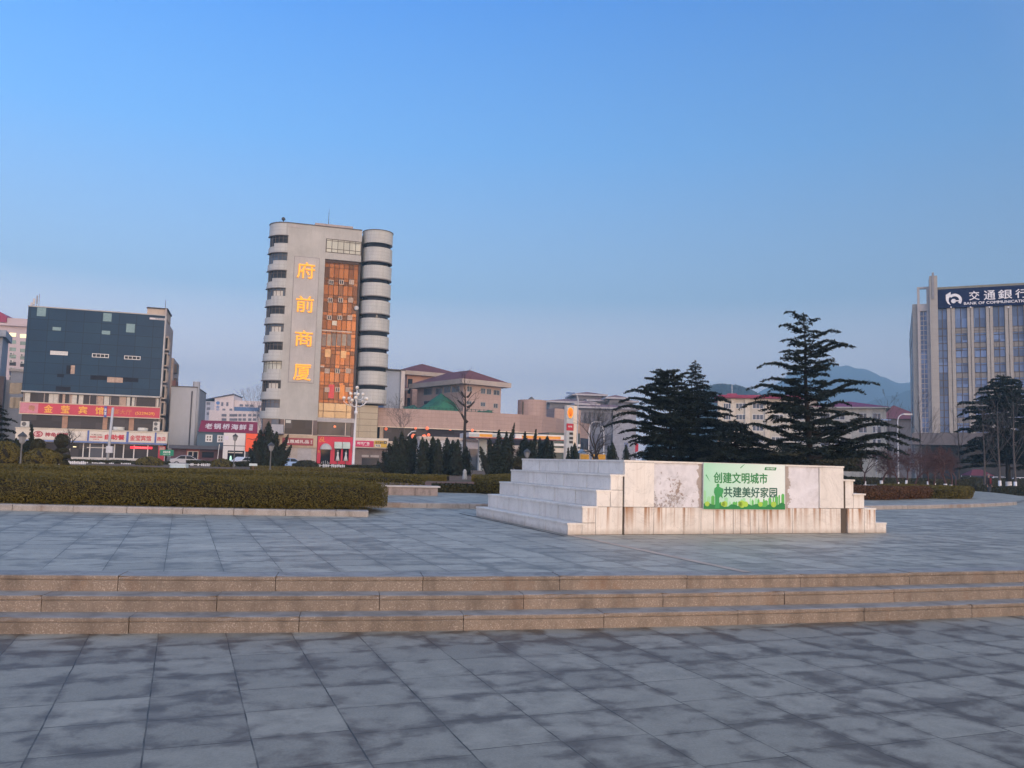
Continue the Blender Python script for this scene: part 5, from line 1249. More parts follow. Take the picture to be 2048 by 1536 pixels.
# ------------------------------------------------------------------ long pink stone podium curving away from the tower
z5b = zoomer(740, 700, 5.907); z6_ = zoomer(960, 720, 6.4)
zP = at(756, 815, 137).z; pt = [gnd(px_, py_, zP) for px_, py_ in ((757, 815), (850, 819), (950, 824), (1040, 828.7), (1085, 832.5), (1112, 836), (1131, 839.8))]
pod = thing("podium_building", "long low pink stone building curving away from the tower behind the petrol station", "building", (pt[0].x, pt[0].y, 0))
loc = [(p.x - pt[0].x, p.y - pt[0].y) for p in pt]; back = [(loc[-1][0] + 6, loc[-1][1] + 14), (loc[0][0] - 6, loc[0][1] + 14)]
zPb = zP - 3.05; M_PS = grid_mat("pink podium stone", (.40, .285, .245), (.37, .265, .23), (.25, .175, .15), .9, .62, .02, .6, streak=.25)
MB().slab(loc + back, zPb, zP).build("stone_band", M_PS, pod)
inn = [(x + .35, y + 1.2) for x, y in loc]
MB().slab(inn + back, zPb - 2.3, zPb).build("glazing", glass("podium glass", (.030, .030, .042), .18, .5, .5, spec=.06), pod)
MB().slab([(x, y + .1) for x, y in loc] + back, zPb - 3.0, zPb - 2.3).build("ledge", paint("podium cream", (.55, .46, .38), .7, .1), pod)
MB().slab(inn + back, -.1, zPb - 3.0).build("lower_wall", paint("podium lower wall", (.42, .37, .34), .7, .15, .4), pod)
mb = MB(); mb2 = MB()
for i in range(len(loc) - 1):
    a = Vector((*loc[i], 0)); b = Vector((*loc[i + 1], 0)); n = max(1, int((b - a).length / 5.5))
    for k in range(n):
        p = a + (b - a) * (k / n)
        if (i + k) % 2 == 0: mb.box(p.x + .3, p.x + .8, p.y + .3, p.y + 1.4, zPb - 2.3, zPb)
mb.build("pillar", paint("podium pillar", (.45, .36, .28), .7), pod)
mb = MB()
for i in range(len(loc) - 1): mb.bar((loc[i][0], loc[i][1] - .06, zPb - .02), (loc[i + 1][0], loc[i + 1][1] - .06, zPb - .02), .12, .14)
mb.build("light_strip", paint("strip cream", (.66, .56, .44), .5), pod)
for px_, py_, s_ in ((773, 858, .28), (855, 857, .28), (832, 857, .2), (901, 858, .3), (945, 861, .25), (858, 870, .26), (849, 874, .4), (828, 873, .42)):
    q = at(px_, py_, pt[1].y if px_ < 900 else pt[2].y - .3); lt = MB().ball((q.x - pt[0].x, q.y - pt[0].y - .6, q.z), s_, 10, 7).build("lantern", lamp_mat("red lantern glow", (1.0, .22, .10), .55), pod, True)
DRM = Frame(at(1064, 820, 154).xy, 15); dr = fthing("drum_tower", "pink stone drum on the roof of the long low building", "tower", DRM); zt_ = DRM.pz(1064, 801); rD = (1093 - 1035.5) / 2 * pxm(155)
o = MB().lathe([(rD, zP - 1), (rD, zt_), (rD - .3, zt_), (rD - .3, zt_ - .2), (.02, zt_ - .2)], 40).build("drum_wall", grid_mat("pink drum stone", (.40, .285, .245), (.37, .265, .23), (.25, .175, .15), .8, .6, .02, .6, axes="round"), dr, False)
MB().prism([(-1.0, zt_ - .3), (1.2, zt_ - .3), (.1, zt_ + .75)], .5, 1.5).build("roof_vent", paint("vent slate", (.09, .11, .13), .6), dr)
MB().box(rD * -.86, rD * -.72, -rD * .62, -rD * .4, zP, zt_ - .4).build("slot_window", g_dk, dr)
PB = Frame(at(1112, 815, 165).xy, 24); pb_ = fthing("stone_wing", "square pink stone wing standing behind the petrol station pylon", "building", PB)
w6 = lambda x, y, Y=0.0: PB.pix(*z6_(x, y), Y)
MB().box(w6(955, 640)[0], w6(1290, 640)[0], 0, 12, -.1, w6(1100, 628)[1]).build("wall", M_PS, pb_); MB().box(w6(1238, 1)[0], w6(1286, 1)[0], -.06, .02, w6(1260, 1090)[1], w6(1260, 780)[1]).build("pilaster", paint("pilaster orange", (.44, .29, .21), .7), pb_)

# green netting heaped on the podium roof
net = None
def netmat():
    m, t, n, b = _base("green netting"); co = objco(t); f = noise_(t, co, .5, 5.0, .65, .6); f2 = noise_(t, co, 3, 4.0)
    c = mixc(t, maprange(t, f, .38, .6), (.015, .085, .065), (.030, .17, .10)); L(t, mixc(t, maprange(t, f2, .5, .75, 0, .5), c, (.012, .06, .055)), b.inputs["Base Color"]); b.inputs["Roughness"].default_value = .8
    bump(t, b, f2, .5, .2); return m
o0 = gnd(*z5b(360, 665), zP) if False else at(*z5b(370, 668), 146); o1 = at(*z5b(1460, 735), 150); NF = Frame(o0.xy, math.degrees(math.atan2(o1.y - o0.y, o1.x - o0.x)))
net = fthing("net_covered_heap", "dark green netting heaped into a peak on the pink podium roof", "netting", NF); LN = math.hypot(o1.x - o0.x, o1.y - o0.y)
prof = [(0, .6), (.06, 1.0), (.16, 1.6), (.2, .9), (.3, 2.0), (.45, 3.95), (.55, 2.9), (.66, 1.9), (.72, 1.4), (.8, 1.5), (.84, 2.0), (.88, 1.4), (.96, 1.55), (1.0, 1.3)]
mb = MB(); nx, ny = 60, 10
def ph(u):
    for (a, b), (c, d) in zip(prof[:-1], prof[1:]):
        if a <= u <= c: return b + (d - b) * (u - a) / (c - a)
    return 0
for i in range(nx + 1):
    for j in range(ny + 1):
        u = i / nx; v = j / ny; h_ = ph(u) * math.sin(math.pi * min(1, v * 1.0 + .0)) ** .7 if 0 < v < 1 else 0
        h_ += .22 * mnoise.noise(Vector((u * 18, v * 4, 1))) * (h_ > 0); mb.v.append((u * LN, v * 7, zP - .15 + max(0, h_) * .98))
for i in range(nx):
    for j in range(ny): a = i * (ny + 1) + j; mb.f.append((a, a + ny + 1, a + ny + 2, a + 1))
mb.build("net_sheet", netmat(), net, True)
mb = MB()
for k in range(22): u = (k + .5) / 22; mb.tube([(u * LN, -.4, zP - .1), (u * LN, -.4, zP + .9)], .05, 5)
mb.bar((0, -.4, zP + .8), (LN, -.4, zP + .8), .05); mb.bar((0, -.4, zP + .4), (LN, -.4, zP + .4), .05); mb.build("rail", paint("rail dark green", (.02, .07, .05), .6), net)

# ------------------------------------------------------------------ red roofed villa block behind the podium
VC = at(*z5b(1110, 385), 148); VF = Frame(VC.xy, 38.0); v5 = lambda x, y, Y=0.0: VF.pix(*z5b(x, y), Y)
vil = fthing("red_roofed_building", "pink stone building with a hipped red tile roof and wide eaves above the green netting", "building", VF)
zE = VF.pz(*z5b(1120, 405)); lenR = v5(1550, 440)[0]; M_VS = grid_mat("pink villa stone", (.43, .32, .285), (.40, .30, .27), (.30, .22, .195), 1.1, .8, .02, .65, streak=.2)
VL = Frame(VC.xy, 38.0)
def lpix(x, y):   # point on the receding left-hand face (x = 0 plane): returns depth along it and height
    d = ray(*z5b(x, y)); c = Vector((0, 0, CAMH)) - VF.o; t = -c.dot(VF.ex) / d.dot(VF.ex); p = c + d * t; return p.dot(VF.ey), p.z
lenL = max(12, min(40, lpix(560, 440)[0]))
MB().box(0, lenR, 0, lenL, -.1, zE).build("wall", M_VS, vil)
M_RT = paint("red roof tiles", (.165, .055, .048), .75, .18, .8)
def hip(mb, x0, x1, y0, y1, ze, zr, ov):
    x0 -= ov; x1 += ov; y0 -= ov; y1 += ov; wx, wy = x1 - x0, y1 - y0; s_ = min(wx, wy) / 2
    if wx > wy: r0, r1 = (x0 + s_, (y0 + y1) / 2, zr), (x1 - s_, (y0 + y1) / 2, zr)
    else: r0, r1 = ((x0 + x1) / 2, y0 + s_, zr), ((x0 + x1) / 2, y1 - s_, zr)
    A, B, C_, D = (x0, y0, ze), (x1, y0, ze), (x1, y1, ze), (x0, y1, ze); q = len(mb.v); mb.v += [A, B, C_, D, r0, r1]
    if wx > wy: mb.f += [(q, q + 1, q + 5, q + 4), (q + 1, q + 2, q + 5), (q + 2, q + 3, q + 4, q + 5), (q + 3, q, q + 4), (q, q + 3, q + 2, q + 1)]
    else: mb.f += [(q, q + 1, q + 4), (q + 1, q + 2, q + 5, q + 4), (q + 2, q + 3, q + 5), (q + 3, q, q + 4, q + 5), (q, q + 3, q + 2, q + 1)]
M_EV = paint("eave fascia stone", (.40, .35, .31), .8, .1, .6, streak=.3)
MB().box(-1.3, lenR + 1.3, -1.3, lenL + 1.0, zE, zE + .85).build("eave", M_EV, vil)
mb = MB(); hip(mb, 0, lenR, 0, lenL, zE + .86, zE + 3.1, 1.0); mb.build("roof", M_RT, vil)
for r_ in ((1145, 425, 1205, 498), (1308, 448, 1362, 522), (1377, 455, 1432, 530), (1458, 468, 1532, 540), (1140, 598, 1200, 650), (1305, 612, 1362, 672), (1458, 628, 1510, 690)):
    p, q = v5(r_[0], r_[1]); t_, u_ = v5(r_[2], r_[3]); window(vil, p, t_, u_, q, 0, 2, 1, paint("villa window frame", (.30, .30, .29), .5), G_BLUE, .1, .04)
for r_ in ((640, 455, 735, 530), (780, 455, 860, 525), (880, 430, 955, 505), (970, 430, 1062, 498), (640, 600, 735, 640)):
    p, q = lpix(r_[0], r_[1]); t_, u_ = lpix(r_[2], r_[3]); y0_, y1_ = min(p, t_), max(p, t_)
    if y1_ > lenL: continue
    f = MB().box(-.06, .02, y0_, y1_, u_, q).build("window", paint("villa window frame", (.3, .3, .29), .5), vil); MB().box(-.09, -.05, y0_ + .1, (y0_ + y1_) / 2 - .05, u_ + .1, q - .1).box(-.09, -.05, (y0_ + y1_) / 2 + .05, y1_ - .1, u_ + .1, q - .1).build("pane", G_BLUE, f)
# taller rear wing
RW = Frame(at(*z5b(440, 300), 170).xy, 30.0); r5 = lambda x, y, Y=0.0: RW.pix(*z5b(x, y), Y)
rwb = fthing("rear_villa_wing", "salmon wing with a low red roof rising behind the red roofed pink building", "building", RW)
x1_ = r5(1040, 320)[0]; zE2 = r5(480, 298)[1]
MB().box(0, x1_, 0, 14, -.1, zE2).build("wall", paint("salmon render", (.46, .28, .22), .8, .1, .4), rwb); MB().box(-1.2, x1_ + 1.2, -1.3, 15, zE2, zE2 + .8).build("eave", M_EV, rwb)
mb = MB(); hip(mb, 0, x1_, 0, 14, zE2 + .81, zE2 + 3.2, 1.0); mb.build("roof", M_RT, rwb)
for zx, zy in ((448, 340), (440, 565)): p, q = r5(zx, zy); MB().box(p, p + 1.0, -.05, .1, q - 3, q).build("window", g_dk, rwb)
MB().box(r5(495, 1)[0], r5(545, 1)[0], -1.0, .5, -.1, r5(520, 425)[1]).build("buttress", paint("buttress salmon", (.52, .33, .26), .8), rwb)
STF = Frame(at(*z5b(370, 245), 158).xy, 20.0); stw = fthing("stair_tower", "narrow white stair tower with a shaded blue side next to the grey tower", "tower", STF)
q0 = STF.px(*z5b(415, 260)); zt_ = STF.pz(*z5b(390, 245))
MB().box(0, q0, 0, 6, -.1, zt_).build("front_wall", paint("stair white", (.60, .56, .55), .8, .05, .4), stw); MB().box(-3.0, 0, .5, 6, -.1, zt_ - .1).build("side_wall", paint("stair white shaded", (.34, .40, .50), .8, .05, .4), stw); MB().box(-3.2, q0 + .1, -.1, 6, zt_, zt_ + .2).build("cap", paint("roof edge dark", (.1, .09, .085), .7), stw)  # side wall is the white wall with its shade put into the colour
LWF = Frame(at(*z5b(225, 450), 165).xy, 20.0); lwg = fthing("low_villa", "small salmon house with a dark red roof squeezed behind the tower's cylinder", "house", LWF); q0 = LWF.px(*z5b(300, 450)); zt_ = LWF.pz(*z5b(260, 465))
MB().box(-4, q0 + 2, 0, 8, -.1, zt_).build("wall", paint("villa salmon dim", (.34, .24, .21), .8, .1), lwg); mb = MB(); hip(mb, -4, q0 + 2, 0, 8, zt_ + .3, zt_ + 2.4, .8); mb.build("roof", M_RT, lwg); MB().box(-4.8, q0 + 2.5, -.8, 8, zt_, zt_ + .31).build("eave", M_EV, lwg); MB().box(.4, 1.6, -.06, .1, zt_ - 3.2, zt_ - 1.4).build("window", g_dk, lwg)

# ------------------------------------------------------------------ far brown roofed complex
KF = Frame(at(*z6_(900, 545), 240).xy, 5.0); k6 = lambda x, y, Y=0.0: KF.pix(*z6_(x, y), Y)
kx = fthing("brown_roofed_complex", "far tiered building with brown hipped roofs between the drum and the cedars", "building", KF)
M_KW = paint("complex grey wall", (.25, .25, .27), .8, .12, .12); M_KR = paint("complex brown roof", (.22, .12, .115), .8, .15, .2); M_KE = paint("complex pale eave", (.46, .43, .43), .7)
def tier(x0, x1, ye, yr, y0, y1, zbot_y=1150, ov=1.5):
    p, ze = k6(x0, ye, y0); q, _ = k6(x1, ye, y0); zr = k6((x0 + x1) / 2, yr, (y0 + y1) / 2)[1]
    MB().box(p, q, y0, y1, -.1, ze).build("wall", M_KW, kx); MB().box(p - ov, q + ov, y0 - ov, y1 + ov, ze, ze + .5).build("eave", M_KE, kx)
    mb = MB(); hip(mb, p, q, y0, y1, ze + .51, max(zr, ze + 1.2), ov * .8); mb.build("roof", M_KR, kx); return p, q, ze
def kwins(p, q, z, n, y, h=2.2):
    for i in range(n): x = p + (q - p) * (i + .5) / n; MB().box(x - .9, x + .9, y - .08, y + .05, z - h, z).build("window", M_HW, kx)
a = tier(1235, 1560, 455, 418, 14, 26); kwins(a[0], a[1], a[2] - 1.0, 6, 14)
a = tier(895, 1420, 545, 505, 4, 20); kwins(a[0], a[1], a[2] - 1.2, 9, 4, 3)
a = tier(1260, 1460, 578, 548, -3, 8); kwins(a[0], a[1], a[2] - 1, 5, -3)
a = tier(1660, 1840, 500, 462, 6, 18); kwins(a[0], a[1], a[2] - 1.0, 4, 6)
a = tier(1420, 1960, 530, 490, 10, 18); kwins(a[0], a[1], a[2] - 1.2, 9, 10)
a = tier(1290, 1980, 618, 572, -8, 4); kwins(a[0], a[1], a[2] - 1.0, 12, -8, 4); kwins(a[0], a[1], a[2] - 7.0, 12, -8, 4); kwins(a[0], a[1], a[2] - 14.0, 12, -8, 5)
mb = MB()
for i in range(9): x = a[0] + (a[1] - a[0]) * (.62 + .38 * i / 8); mb.box(x - .35, x + .35, -8.5, -8, -.1, a[2])
mb.build("pilaster", M_KE, kx)

# ------------------------------------------------------------------ cream block with crimson roofs behind the cedars
z7_ = zoomer(1400, 740, 9.6)
CF = Frame(at(*z7_(365, 550), 168).xy, -12.0); c7 = lambda x, y, Y=0.0: CF.pix(*z7_(x, y), Y)
M_CR = paint("cream render", (.52, .485, .40), .8, .08, .3, streak=.2); M_CRM = paint("crimson roof", (.30, .035, .09), .6, .1)
cb_ = fthing("cream_building", "cream block with a crimson roof edge seen between the two big cedars", "building", CF)
zE = c7(600, 545)[1]; x1_ = c7(2250, 545)[0]
MB().box(0, x1_, 0, 12, -.1, zE).build("wall", M_CR, cb_)
mb = MB(); mb.box(-.8, x1_ + .8, -1.0, 12, zE, zE + .25); mb.prism([(-.9, zE + .25), (x1_ + .9, zE + .25), (x1_ - .4, c7(600, 485)[1]), (.5, c7(600, 485)[1])], -1.1, 11.5); mb.build("roof", M_CRM, cb_)
mb = MB(); p, q = c7(610, 460); mb.prism([(p - 1.2, q - .7), (p + 1.2, q - .7), (p + .9, q), (p - .9, q)], -1.2, 2); mb.build("roof_dormer", M_CRM, cb_)
mb = MB()
for zx in (385, 635, 910, 1290, 1700, 2100): p = c7(zx, 700)[0]; mb.box(p - .45, p + .45, -.35, .05, -.1, zE)
mb.build("pilaster", paint("pilaster cream", (.60, .55, .45), .8), cb_)
for zx0, zx1 in ((448, 590), (685, 875), (1005, 1220), (1370, 1600), (1790, 2000)):
    for zy0, zy1 in ((635, 745), (850, 960), (1065, 1175), (1280, 1390)):
        p, q = c7(zx0, zy0); t_, u_ = c7(zx1, zy1); window(cb_, p, t_, u_, q, 0, 3, 1, M_ALU, G_BLUE, .1, .05)
p, q = c7(610, 460); MB().tube([(p, -1, q), (p, -1, q + 1.8)], .06, 5).build("roof_aerial", M_ALU, cb_)
C2 = Frame(at(1690, 812, 160).xy, -20.0); c8 = lambda x, y, Y=0.0: C2.pix(x, y, Y)
cb2 = fthing("cream_wing", "cream block end with a hipped crimson roof beside the bank", "building", C2)
x0_ = c8(1630, 812)[0]; x1_ = c8(1772, 815)[0]; zE = c8(1740, 817)[1]
MB().box(x0_, x1_, 0, 16, -.1, zE).build("wall", M_CR, cb2); MB().box(x0_ - .8, x1_ + .8, -.9, 16.8, zE, zE + .25).build("eave", M_CR, cb2)
mb = MB(); hip(mb, x0_, x1_, 0, 16, zE + .26, zE + 1.8, .8); mb.build("roof", M_CRM, cb2)
mb = MB()
for px_ in (1697, 1712, 1739, 1767): p = c8(px_, 850)[0]; mb.box(p - .5, p + .5, -.15, .05, -.1, zE)
mb.build("pilaster", paint("pilaster cream", (.60, .55, .45), .8), cb2)
for px0, px1 in ((1640, 1660), (1669, 1690), (1717, 1736), (1745, 1764)):
    for py in (826, 852, 878, 902): p, q = c8(px0, py); t_, u_ = c8(px1, py + 14); window(cb2, p, t_, u_, q, 0, 2, 1, M_ALU, G_BLUE, .1, .05)
dkb = Frame(at(1790, 830, 200).xy, -10); dh = fthing("dark_eaved_house", "dim red roofed hall with upturned eaves partly behind the bank", "house", dkb); zt_ = dkb.pz(1800, 838)
MB().box(-4, 6, 0, 10, -.1, zt_).build("wall", paint("hall wall dim", (.13, .13, .15), .8), dh); mb = MB(); hip(mb, -4, 6, 0, 10, zt_, zt_ + 3.6, 1.2); mb.build("roof", paint("hall roof dim red", (.16, .05, .06), .7), dh)

# ------------------------------------------------------------------ bank tower at the right edge
zb_ = zoomer(1760, 520, 4.517)
BF = Frame(at(*zb_(515, 258), 140).xy, -24.3); b3 = lambda x, y, Y=0.0: BF.pix(*zb_(x, y), Y)
bank = fthing("bank_building", "tall bank block with beige stone piers, sky-tinted glass strips and a navy roof sign", "bank", BF)
M_BS = grid_mat("bank beige stone", (.340, .322, .290), (.322, .306, .276), (.245, .23, .208), 1.6, .95, .02, .55, streak=.12)
M_BSD = grid_mat("bank grey stone", (.36, .335, .305), (.34, .315, .29), (.25, .23, .21), 1.4, .95, .02, .6, streak=.12)
zs0 = (b3(525, 440)[1] + b3(1301, 405)[1]) / 2; zs1 = (b3(525, 265)[1] + b3(1301, 232)[1]) / 2
x_end = b3(1301, 400)[0] + 14; xg = b3(522, 500)[0]
MB().box(xg, x_end, .45, 16, -.1, zs1 - .3).build("core_wall", paint("bank core", (.10, .11, .125), .5), bank)
# glass strips with spandrels
cols = [(608, 678), (790, 846), (960, 1022), (1130, 1196)]; colx = [(b3(a, 600)[0], b3(b, 600)[0]) for a, b in cols]
pitch = (colx[3][0] - colx[1][0]) / 2; 
while colx[-1][1] < x_end - 4: colx.append((colx[-1][0] + pitch, colx[-1][1] + pitch))
M_BG = glass("bank sky tinted glass", (.10, .165, .30), .10, .40, .55, spec=.25); M_SPN = grid_mat("bank spandrel", (.19, .185, .175), (.175, .17, .165), (.06, .055, .05), 1.25, 1.4, .05, .4)  # the reflected sky's blue is put into the bank glass's base colour
edges = [xg] + [v for c in colx for v in c] + [x_end]
zbase = BF.pz(1900, 858)
lev = (b3(735, 620)[1] - b3(735, 755)[1]) * .995; ztop1 = b3(735, 612)[1]
for i in range(0, len(edges), 2):
    x0, x1 = edges[i], edges[i + 1]
    if x1 - x0 < .3: continue
    f = MB(); nb = 2 if i else 2
    for k in range(nb + 1): xx = x0 + (x1 - x0) * k / nb; f.box(xx - .05, xx + .05, .22, .45, 2, zs0)
    zz = ztop1; ff = []
    while zz > zbase - 2: f.box(x0, x1, .24, .45, zz - .05, zz + .05); zz -= lev / 2
    f = f.build("window_strip", M_BRZ, bank); MB().box(x0, x1, .32, .46, 2, zs0).build("pane", M_BG, f)
    if i:
        zz = ztop1
        while zz > zbase - 2: MB().box(x0 + .06, x1 - .06, .25, .40, zz - lev * .36, zz - .08).build("spandrel", M_SPN, f); zz -= lev
for a, b in colx:
    wc = (b - a) * .44
    MB().box(a, a + wc, -.08, .5, 1.0, zs0).box(b - wc, b, -.08, .5, 1.0, zs0).box(a + wc, b - wc, .15, .5, 1.0, zs0).build("pier", M_BS, bank)
# navy roof sign
sgz = sign_board("bank_sign", "navy roof sign of the bank with a white round b emblem and Chinese characters", BF, xg + .02, x_end, zs0, zs1, .18, .4, paint("navy sign", (.007, .016, .060), .5, .1, .4, spec=.1))
M_BW_ = paint("sign white metal", (.74, .75, .76), .4, .03); bx = lambda x, y: (b3(x, y, -.2)[0] - xg, b3(x, y, -.2)[1] - zs0)
for ch, x, y, w_, h_ in (("交", 850, 322, 82, 82), ("通", 988, 318, 88, 84), ("銀", 1128, 310, 108, 82), ("行", 1277, 302, 95, 80)):
    p, q = bx(x, y); text_part(ch, "character", M_BW_, sgz, p, q, w_ / 4.517 * pxm(139), h_ / 4.517 * pxm(139), 0, .12, .012)
p0, q0 = bx(757, 388); p1, q1 = bx(1301, 370); wf = (p1 - p0) * 1.075
text_part("BANK OF COMMUNICATIONS", "latin_lettering", M_BW_, sgz, p0 + wf * .53, (q0 + q1) / 2 - .05, wf * 1.06, 24 / 4.517 * pxm(139), 0, .1, .02)
# the emblem: an upright stem, a thick open arc and a round centre
cx_, cz = bx(667, 352); S_ = pxm(139) / 4.517
def arcpoly(cx, cz, r0, r1, a0, a1, n=26): return [(cx + r1 * math.cos(a0 + (a1 - a0) * i / n), cz + r1 * math.sin(a0 + (a1 - a0) * i / n)) for i in range(n + 1)] + [(cx + r0 * math.cos(a1 - (a1 - a0) * i / n), cz + r0 * math.sin(a1 - (a1 - a0) * i / n)) for i in range(n + 1)]
MB().prism(arcpoly(cx_ + 5 * S_, cz - 12 * S_, 36 * S_, 59 * S_, R(-38), R(140)), -.12, .0).build("emblem_arc", M_BW_, sgz)
MB().prism([(cx_ - 67 * S_, cz + 40 * S_), (cx_ - 26 * S_, cz + 66 * S_), (cx_ - 26 * S_, cz + 28 * S_), (cx_ - 42 * S_, cz + 8 * S_), (cx_ - 44 * S_, cz - 20 * S_), (cx_ - 28 * S_, cz - 58 * S_), (cx_ - 52 * S_, cz - 40 * S_), (cx_ - 66 * S_, cz - 8 * S_)], -.12, 0).build("emblem_stem", M_BW_, sgz)
MB().prism(el(cx_ - 4 * S_, cz - 20 * S_, 20 * S_, 20 * S_), -.12, 0).build("emblem_dot", M_BW_, sgz); MB().prism([(cx_, cz - 24 * S_), (cx_ + 62 * S_, cz - 24 * S_), (cx_ + 62 * S_, cz - 14 * S_), (cx_, cz - 14 * S_)], -.12, 0).build("emblem_bar", M_BW_, sgz)
MB().box(xg, x_end, -.1, 14, zs1, zs1 + .4).build("roof_coping", paint("coping olive", (.19, .19, .15), .7, .1), bank)
for zx in (641, 818, 987, 1158): p, q = b3(zx, 428, -.4); MB().ball((p, -.5, q), .14, 8, 6).build("sign_floodlight", paint("floodlight white", (.75, .76, .78), .4), bank, True)
# corner pier, open frame, outer pier and side face
xo_ = b3(457, 500)[0]; zpier = b3(480, 150)[1]
MB().box(xo_ - .1, xg, -.7, 3, 1, zpier).build("tall_pier", M_BS, bank)
p = b3(480, 360)[0]; MB().box(p - .16, p + .16, -.85, -.7, b3(480, 360)[1], b3(480, 122)[1]).build("pier_fin", paint("fin grey", (.23, .235, .25), .5), bank)
xl = b3(335, 300)[0]; zf1 = b3(390, 240)[1]; zf0 = b3(390, 395)[1]; M_FR = paint("frame grey metal", (.34, .33, .33), .5, .08)
mb = MB(); mb.box(xl, xl + .38, .2, .9, 1, zf1).box(xo_ - .55, xo_ - .1, .2, .9, 1, zf1).box(xl + .38, xo_ - .55, .2, .9, zf1 - .3, zf1).box(xl + .38, xo_ - .55, .2, 5, zf0 - 1.2, zf0); mb.build("corner_frame", M_FR, bank)
f = MB()
for k in range(3): xx = xl + .4 + (xo_ - .55 - xl - .4) * k / 2; f.box(xx - .05, xx + .05, .42, .6, 2, zf0 - 1.2)
zz = zf0 - 1.2
while zz > 3: f.box(xl + .4, xo_ - .55, .44, .6, zz - .05, zz + .05); zz -= lev * .33
f = f.build("corner_window", M_FR, bank); MB().box(xl + .4, xo_ - .55, .52, .65, 2, zf0 - 1.2).build("pane", M_BG, f)
xs_ = b3(292, 400, 1.0)[0]; zo_ = b3(310, 400, 1.0)[1]
MB().box(xs_, xl, 1.0, 3, -.1, zo_).build("outer_pier", M_BS, bank); MB().box(xl, xo_, 1.0, 14, -.1, zf0 - 1.2).build("inner_wall", M_BSD, bank)
d = ray(*zb_(232, 700)); c = Vector((0, 0, CAMH)) - BF.o; t_ = (xs_ - c.dot(BF.ex)) / d.dot(BF.ex); ys_ = (c + d * t_).dot(BF.ey)
ys_ = max(6, min(34, ys_)) if ys_ > 0 else 24; print("bank side", ys_)
MB().box(xs_ + .02, xl, 3, ys_, -.1, zo_ - .1).build("side_wall", M_BSD, bank)
for k in range(6): zz = b3(300, 780 + k * 128, 1.0)[1]; MB().box(xs_ - .03, xs_ + .05, ys_ * .42, ys_ * .55, zz - 1.2, zz + .9).build("slot_window", g_dk, bank)
MB().box(xs_ - .06, xs_ + .05, 3.4, ys_ - 1, zo_ - 5.2, zo_ - 1.6).build("side_sign", paint("side sign dark", (.09, .10, .12), .4), bank)
# dark lower storeys and canopy
MB().box(xs_ - .5, x_end, -3.5, .3, BF.pz(1900, 890, -3.5), BF.pz(1900, 866, -3.5)).build("entrance_canopy", paint("canopy dark stone", (.12, .11, .115), .6, .15, .5), bank)
MB().box(xs_ + 1, x_end, -1.2, .3, -.1, BF.pz(1900, 890, -3.5)).build("lobby_glass", G_DARK, bank)
MB().box(b3(1020, 1, -3.6)[0] + 0, b3(1120, 1, -3.6)[0], -3.8, -3.55, BF.pz(1890, 900, -3.6), BF.pz(1890, 891, -3.6)).build("canopy_panel", paint("pale green panel", (.30, .42, .38), .4), bank)

# ------------------------------------------------------------------ petrol station
GF = Frame(at(985, 870, 112).xy, 12.0); gq = lambda x, y, Y=0.0: GF.pix(x, y, Y)
gas = fthing("petrol_station_canopy", "white edged petrol station canopy with a yellow band above the dark junipers", "canopy", GF)
zc1 = (gq(960, 864)[1] + gq(1122, 871)[1]) / 2 + .0; zc0 = zc1 - .62; M_YEL = paint("canopy yellow", (.72, .30, .015), .45, .06); M_CW = paint("canopy white", (.62, .62, .60), .45, .06); M_CG = paint("canopy shaded grey", (.40, .44, .44), .5, .08)  # grey copy of the canopy white, with shade put into the colour
xa, xb_, xc, xd = gq(933, 870, 2)[0], gq(985, 870)[0], gq(1024, 870, 2.5)[0], gq(1123, 872, 2.5)[0]
MB().box(xa, xb_, 0, 8, zc0, zc1).box(xb_, xc, 1.4, 9, zc0, zc1).box(xc, xd, .4, 9, zc0, zc1).build("roof_slab", M_CW, gas)
MB().box(xa + 1.4, xb_ - .02, -.03, 0, zc0 + .06, zc0 + .42).box(xc + .9, xd - .7, .37, .4, zc0 + .06, zc0 + .42).build("yellow_band", M_YEL, gas)
MB().box(xa + .1, xd - .3, -.04 + .08, .3, zc0 - .09, zc0 - .0).build("red_edge", paint("canopy red edge", (.40, .04, .02), .5), gas)
MB().box(xa, xa + 1.35, -.04, 0, zc0 + .06, zc0 + .42).box(xb_ + .05, xc - .1, 1.36, 1.4, zc0 + .06, zc0 + .5).build("shaded_band", M_CG, gas)
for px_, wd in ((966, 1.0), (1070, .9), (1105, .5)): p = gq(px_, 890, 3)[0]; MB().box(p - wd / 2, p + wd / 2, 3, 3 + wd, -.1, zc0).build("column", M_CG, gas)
kio = fthing("station_kiosk", "low white kiosk under the petrol station canopy", "kiosk", Frame(at(935, 880, 122).xy, 12.0)); kf = Frame(at(935, 880, 122).xy, 12.0)
MB().box(0, kf.px(964, 890), 0, 4, -.1, kf.pz(950, 883)).build("wall", paint("kiosk white", (.60, .55, .53), .6, .05), kio); MB().box(-.2, kf.px(965, 890) + .1, -.2, 4, kf.pz(950, 883), kf.pz(950, 879)).build("fascia", paint("kiosk brown", (.26, .19, .16), .6), kio); MB().box(.2, kf.px(962, 890), -.05, .1, .2, kf.pz(950, 898)).build("window", G_BLUE, kio)
lo_ = fthing("station_shop", "long white station wall behind the row of cone junipers", "shop", Frame(at(868, 876, 126).xy, 14.0)); lf2 = Frame(at(868, 876, 126).xy, 14.0)
MB().box(-2, lf2.px(930, 890), 0, 4, -.1, lf2.pz(890, 880)).build("wall", paint("station white", (.62, .60, .58), .6, .06, .5), lo_); MB().box(-2.2, lf2.px(930, 890) + .1, -.25, 4, lf2.pz(890, 880), lf2.pz(890, 874)).build("fascia", paint("station cream", (.52, .44, .37), .6), lo_)
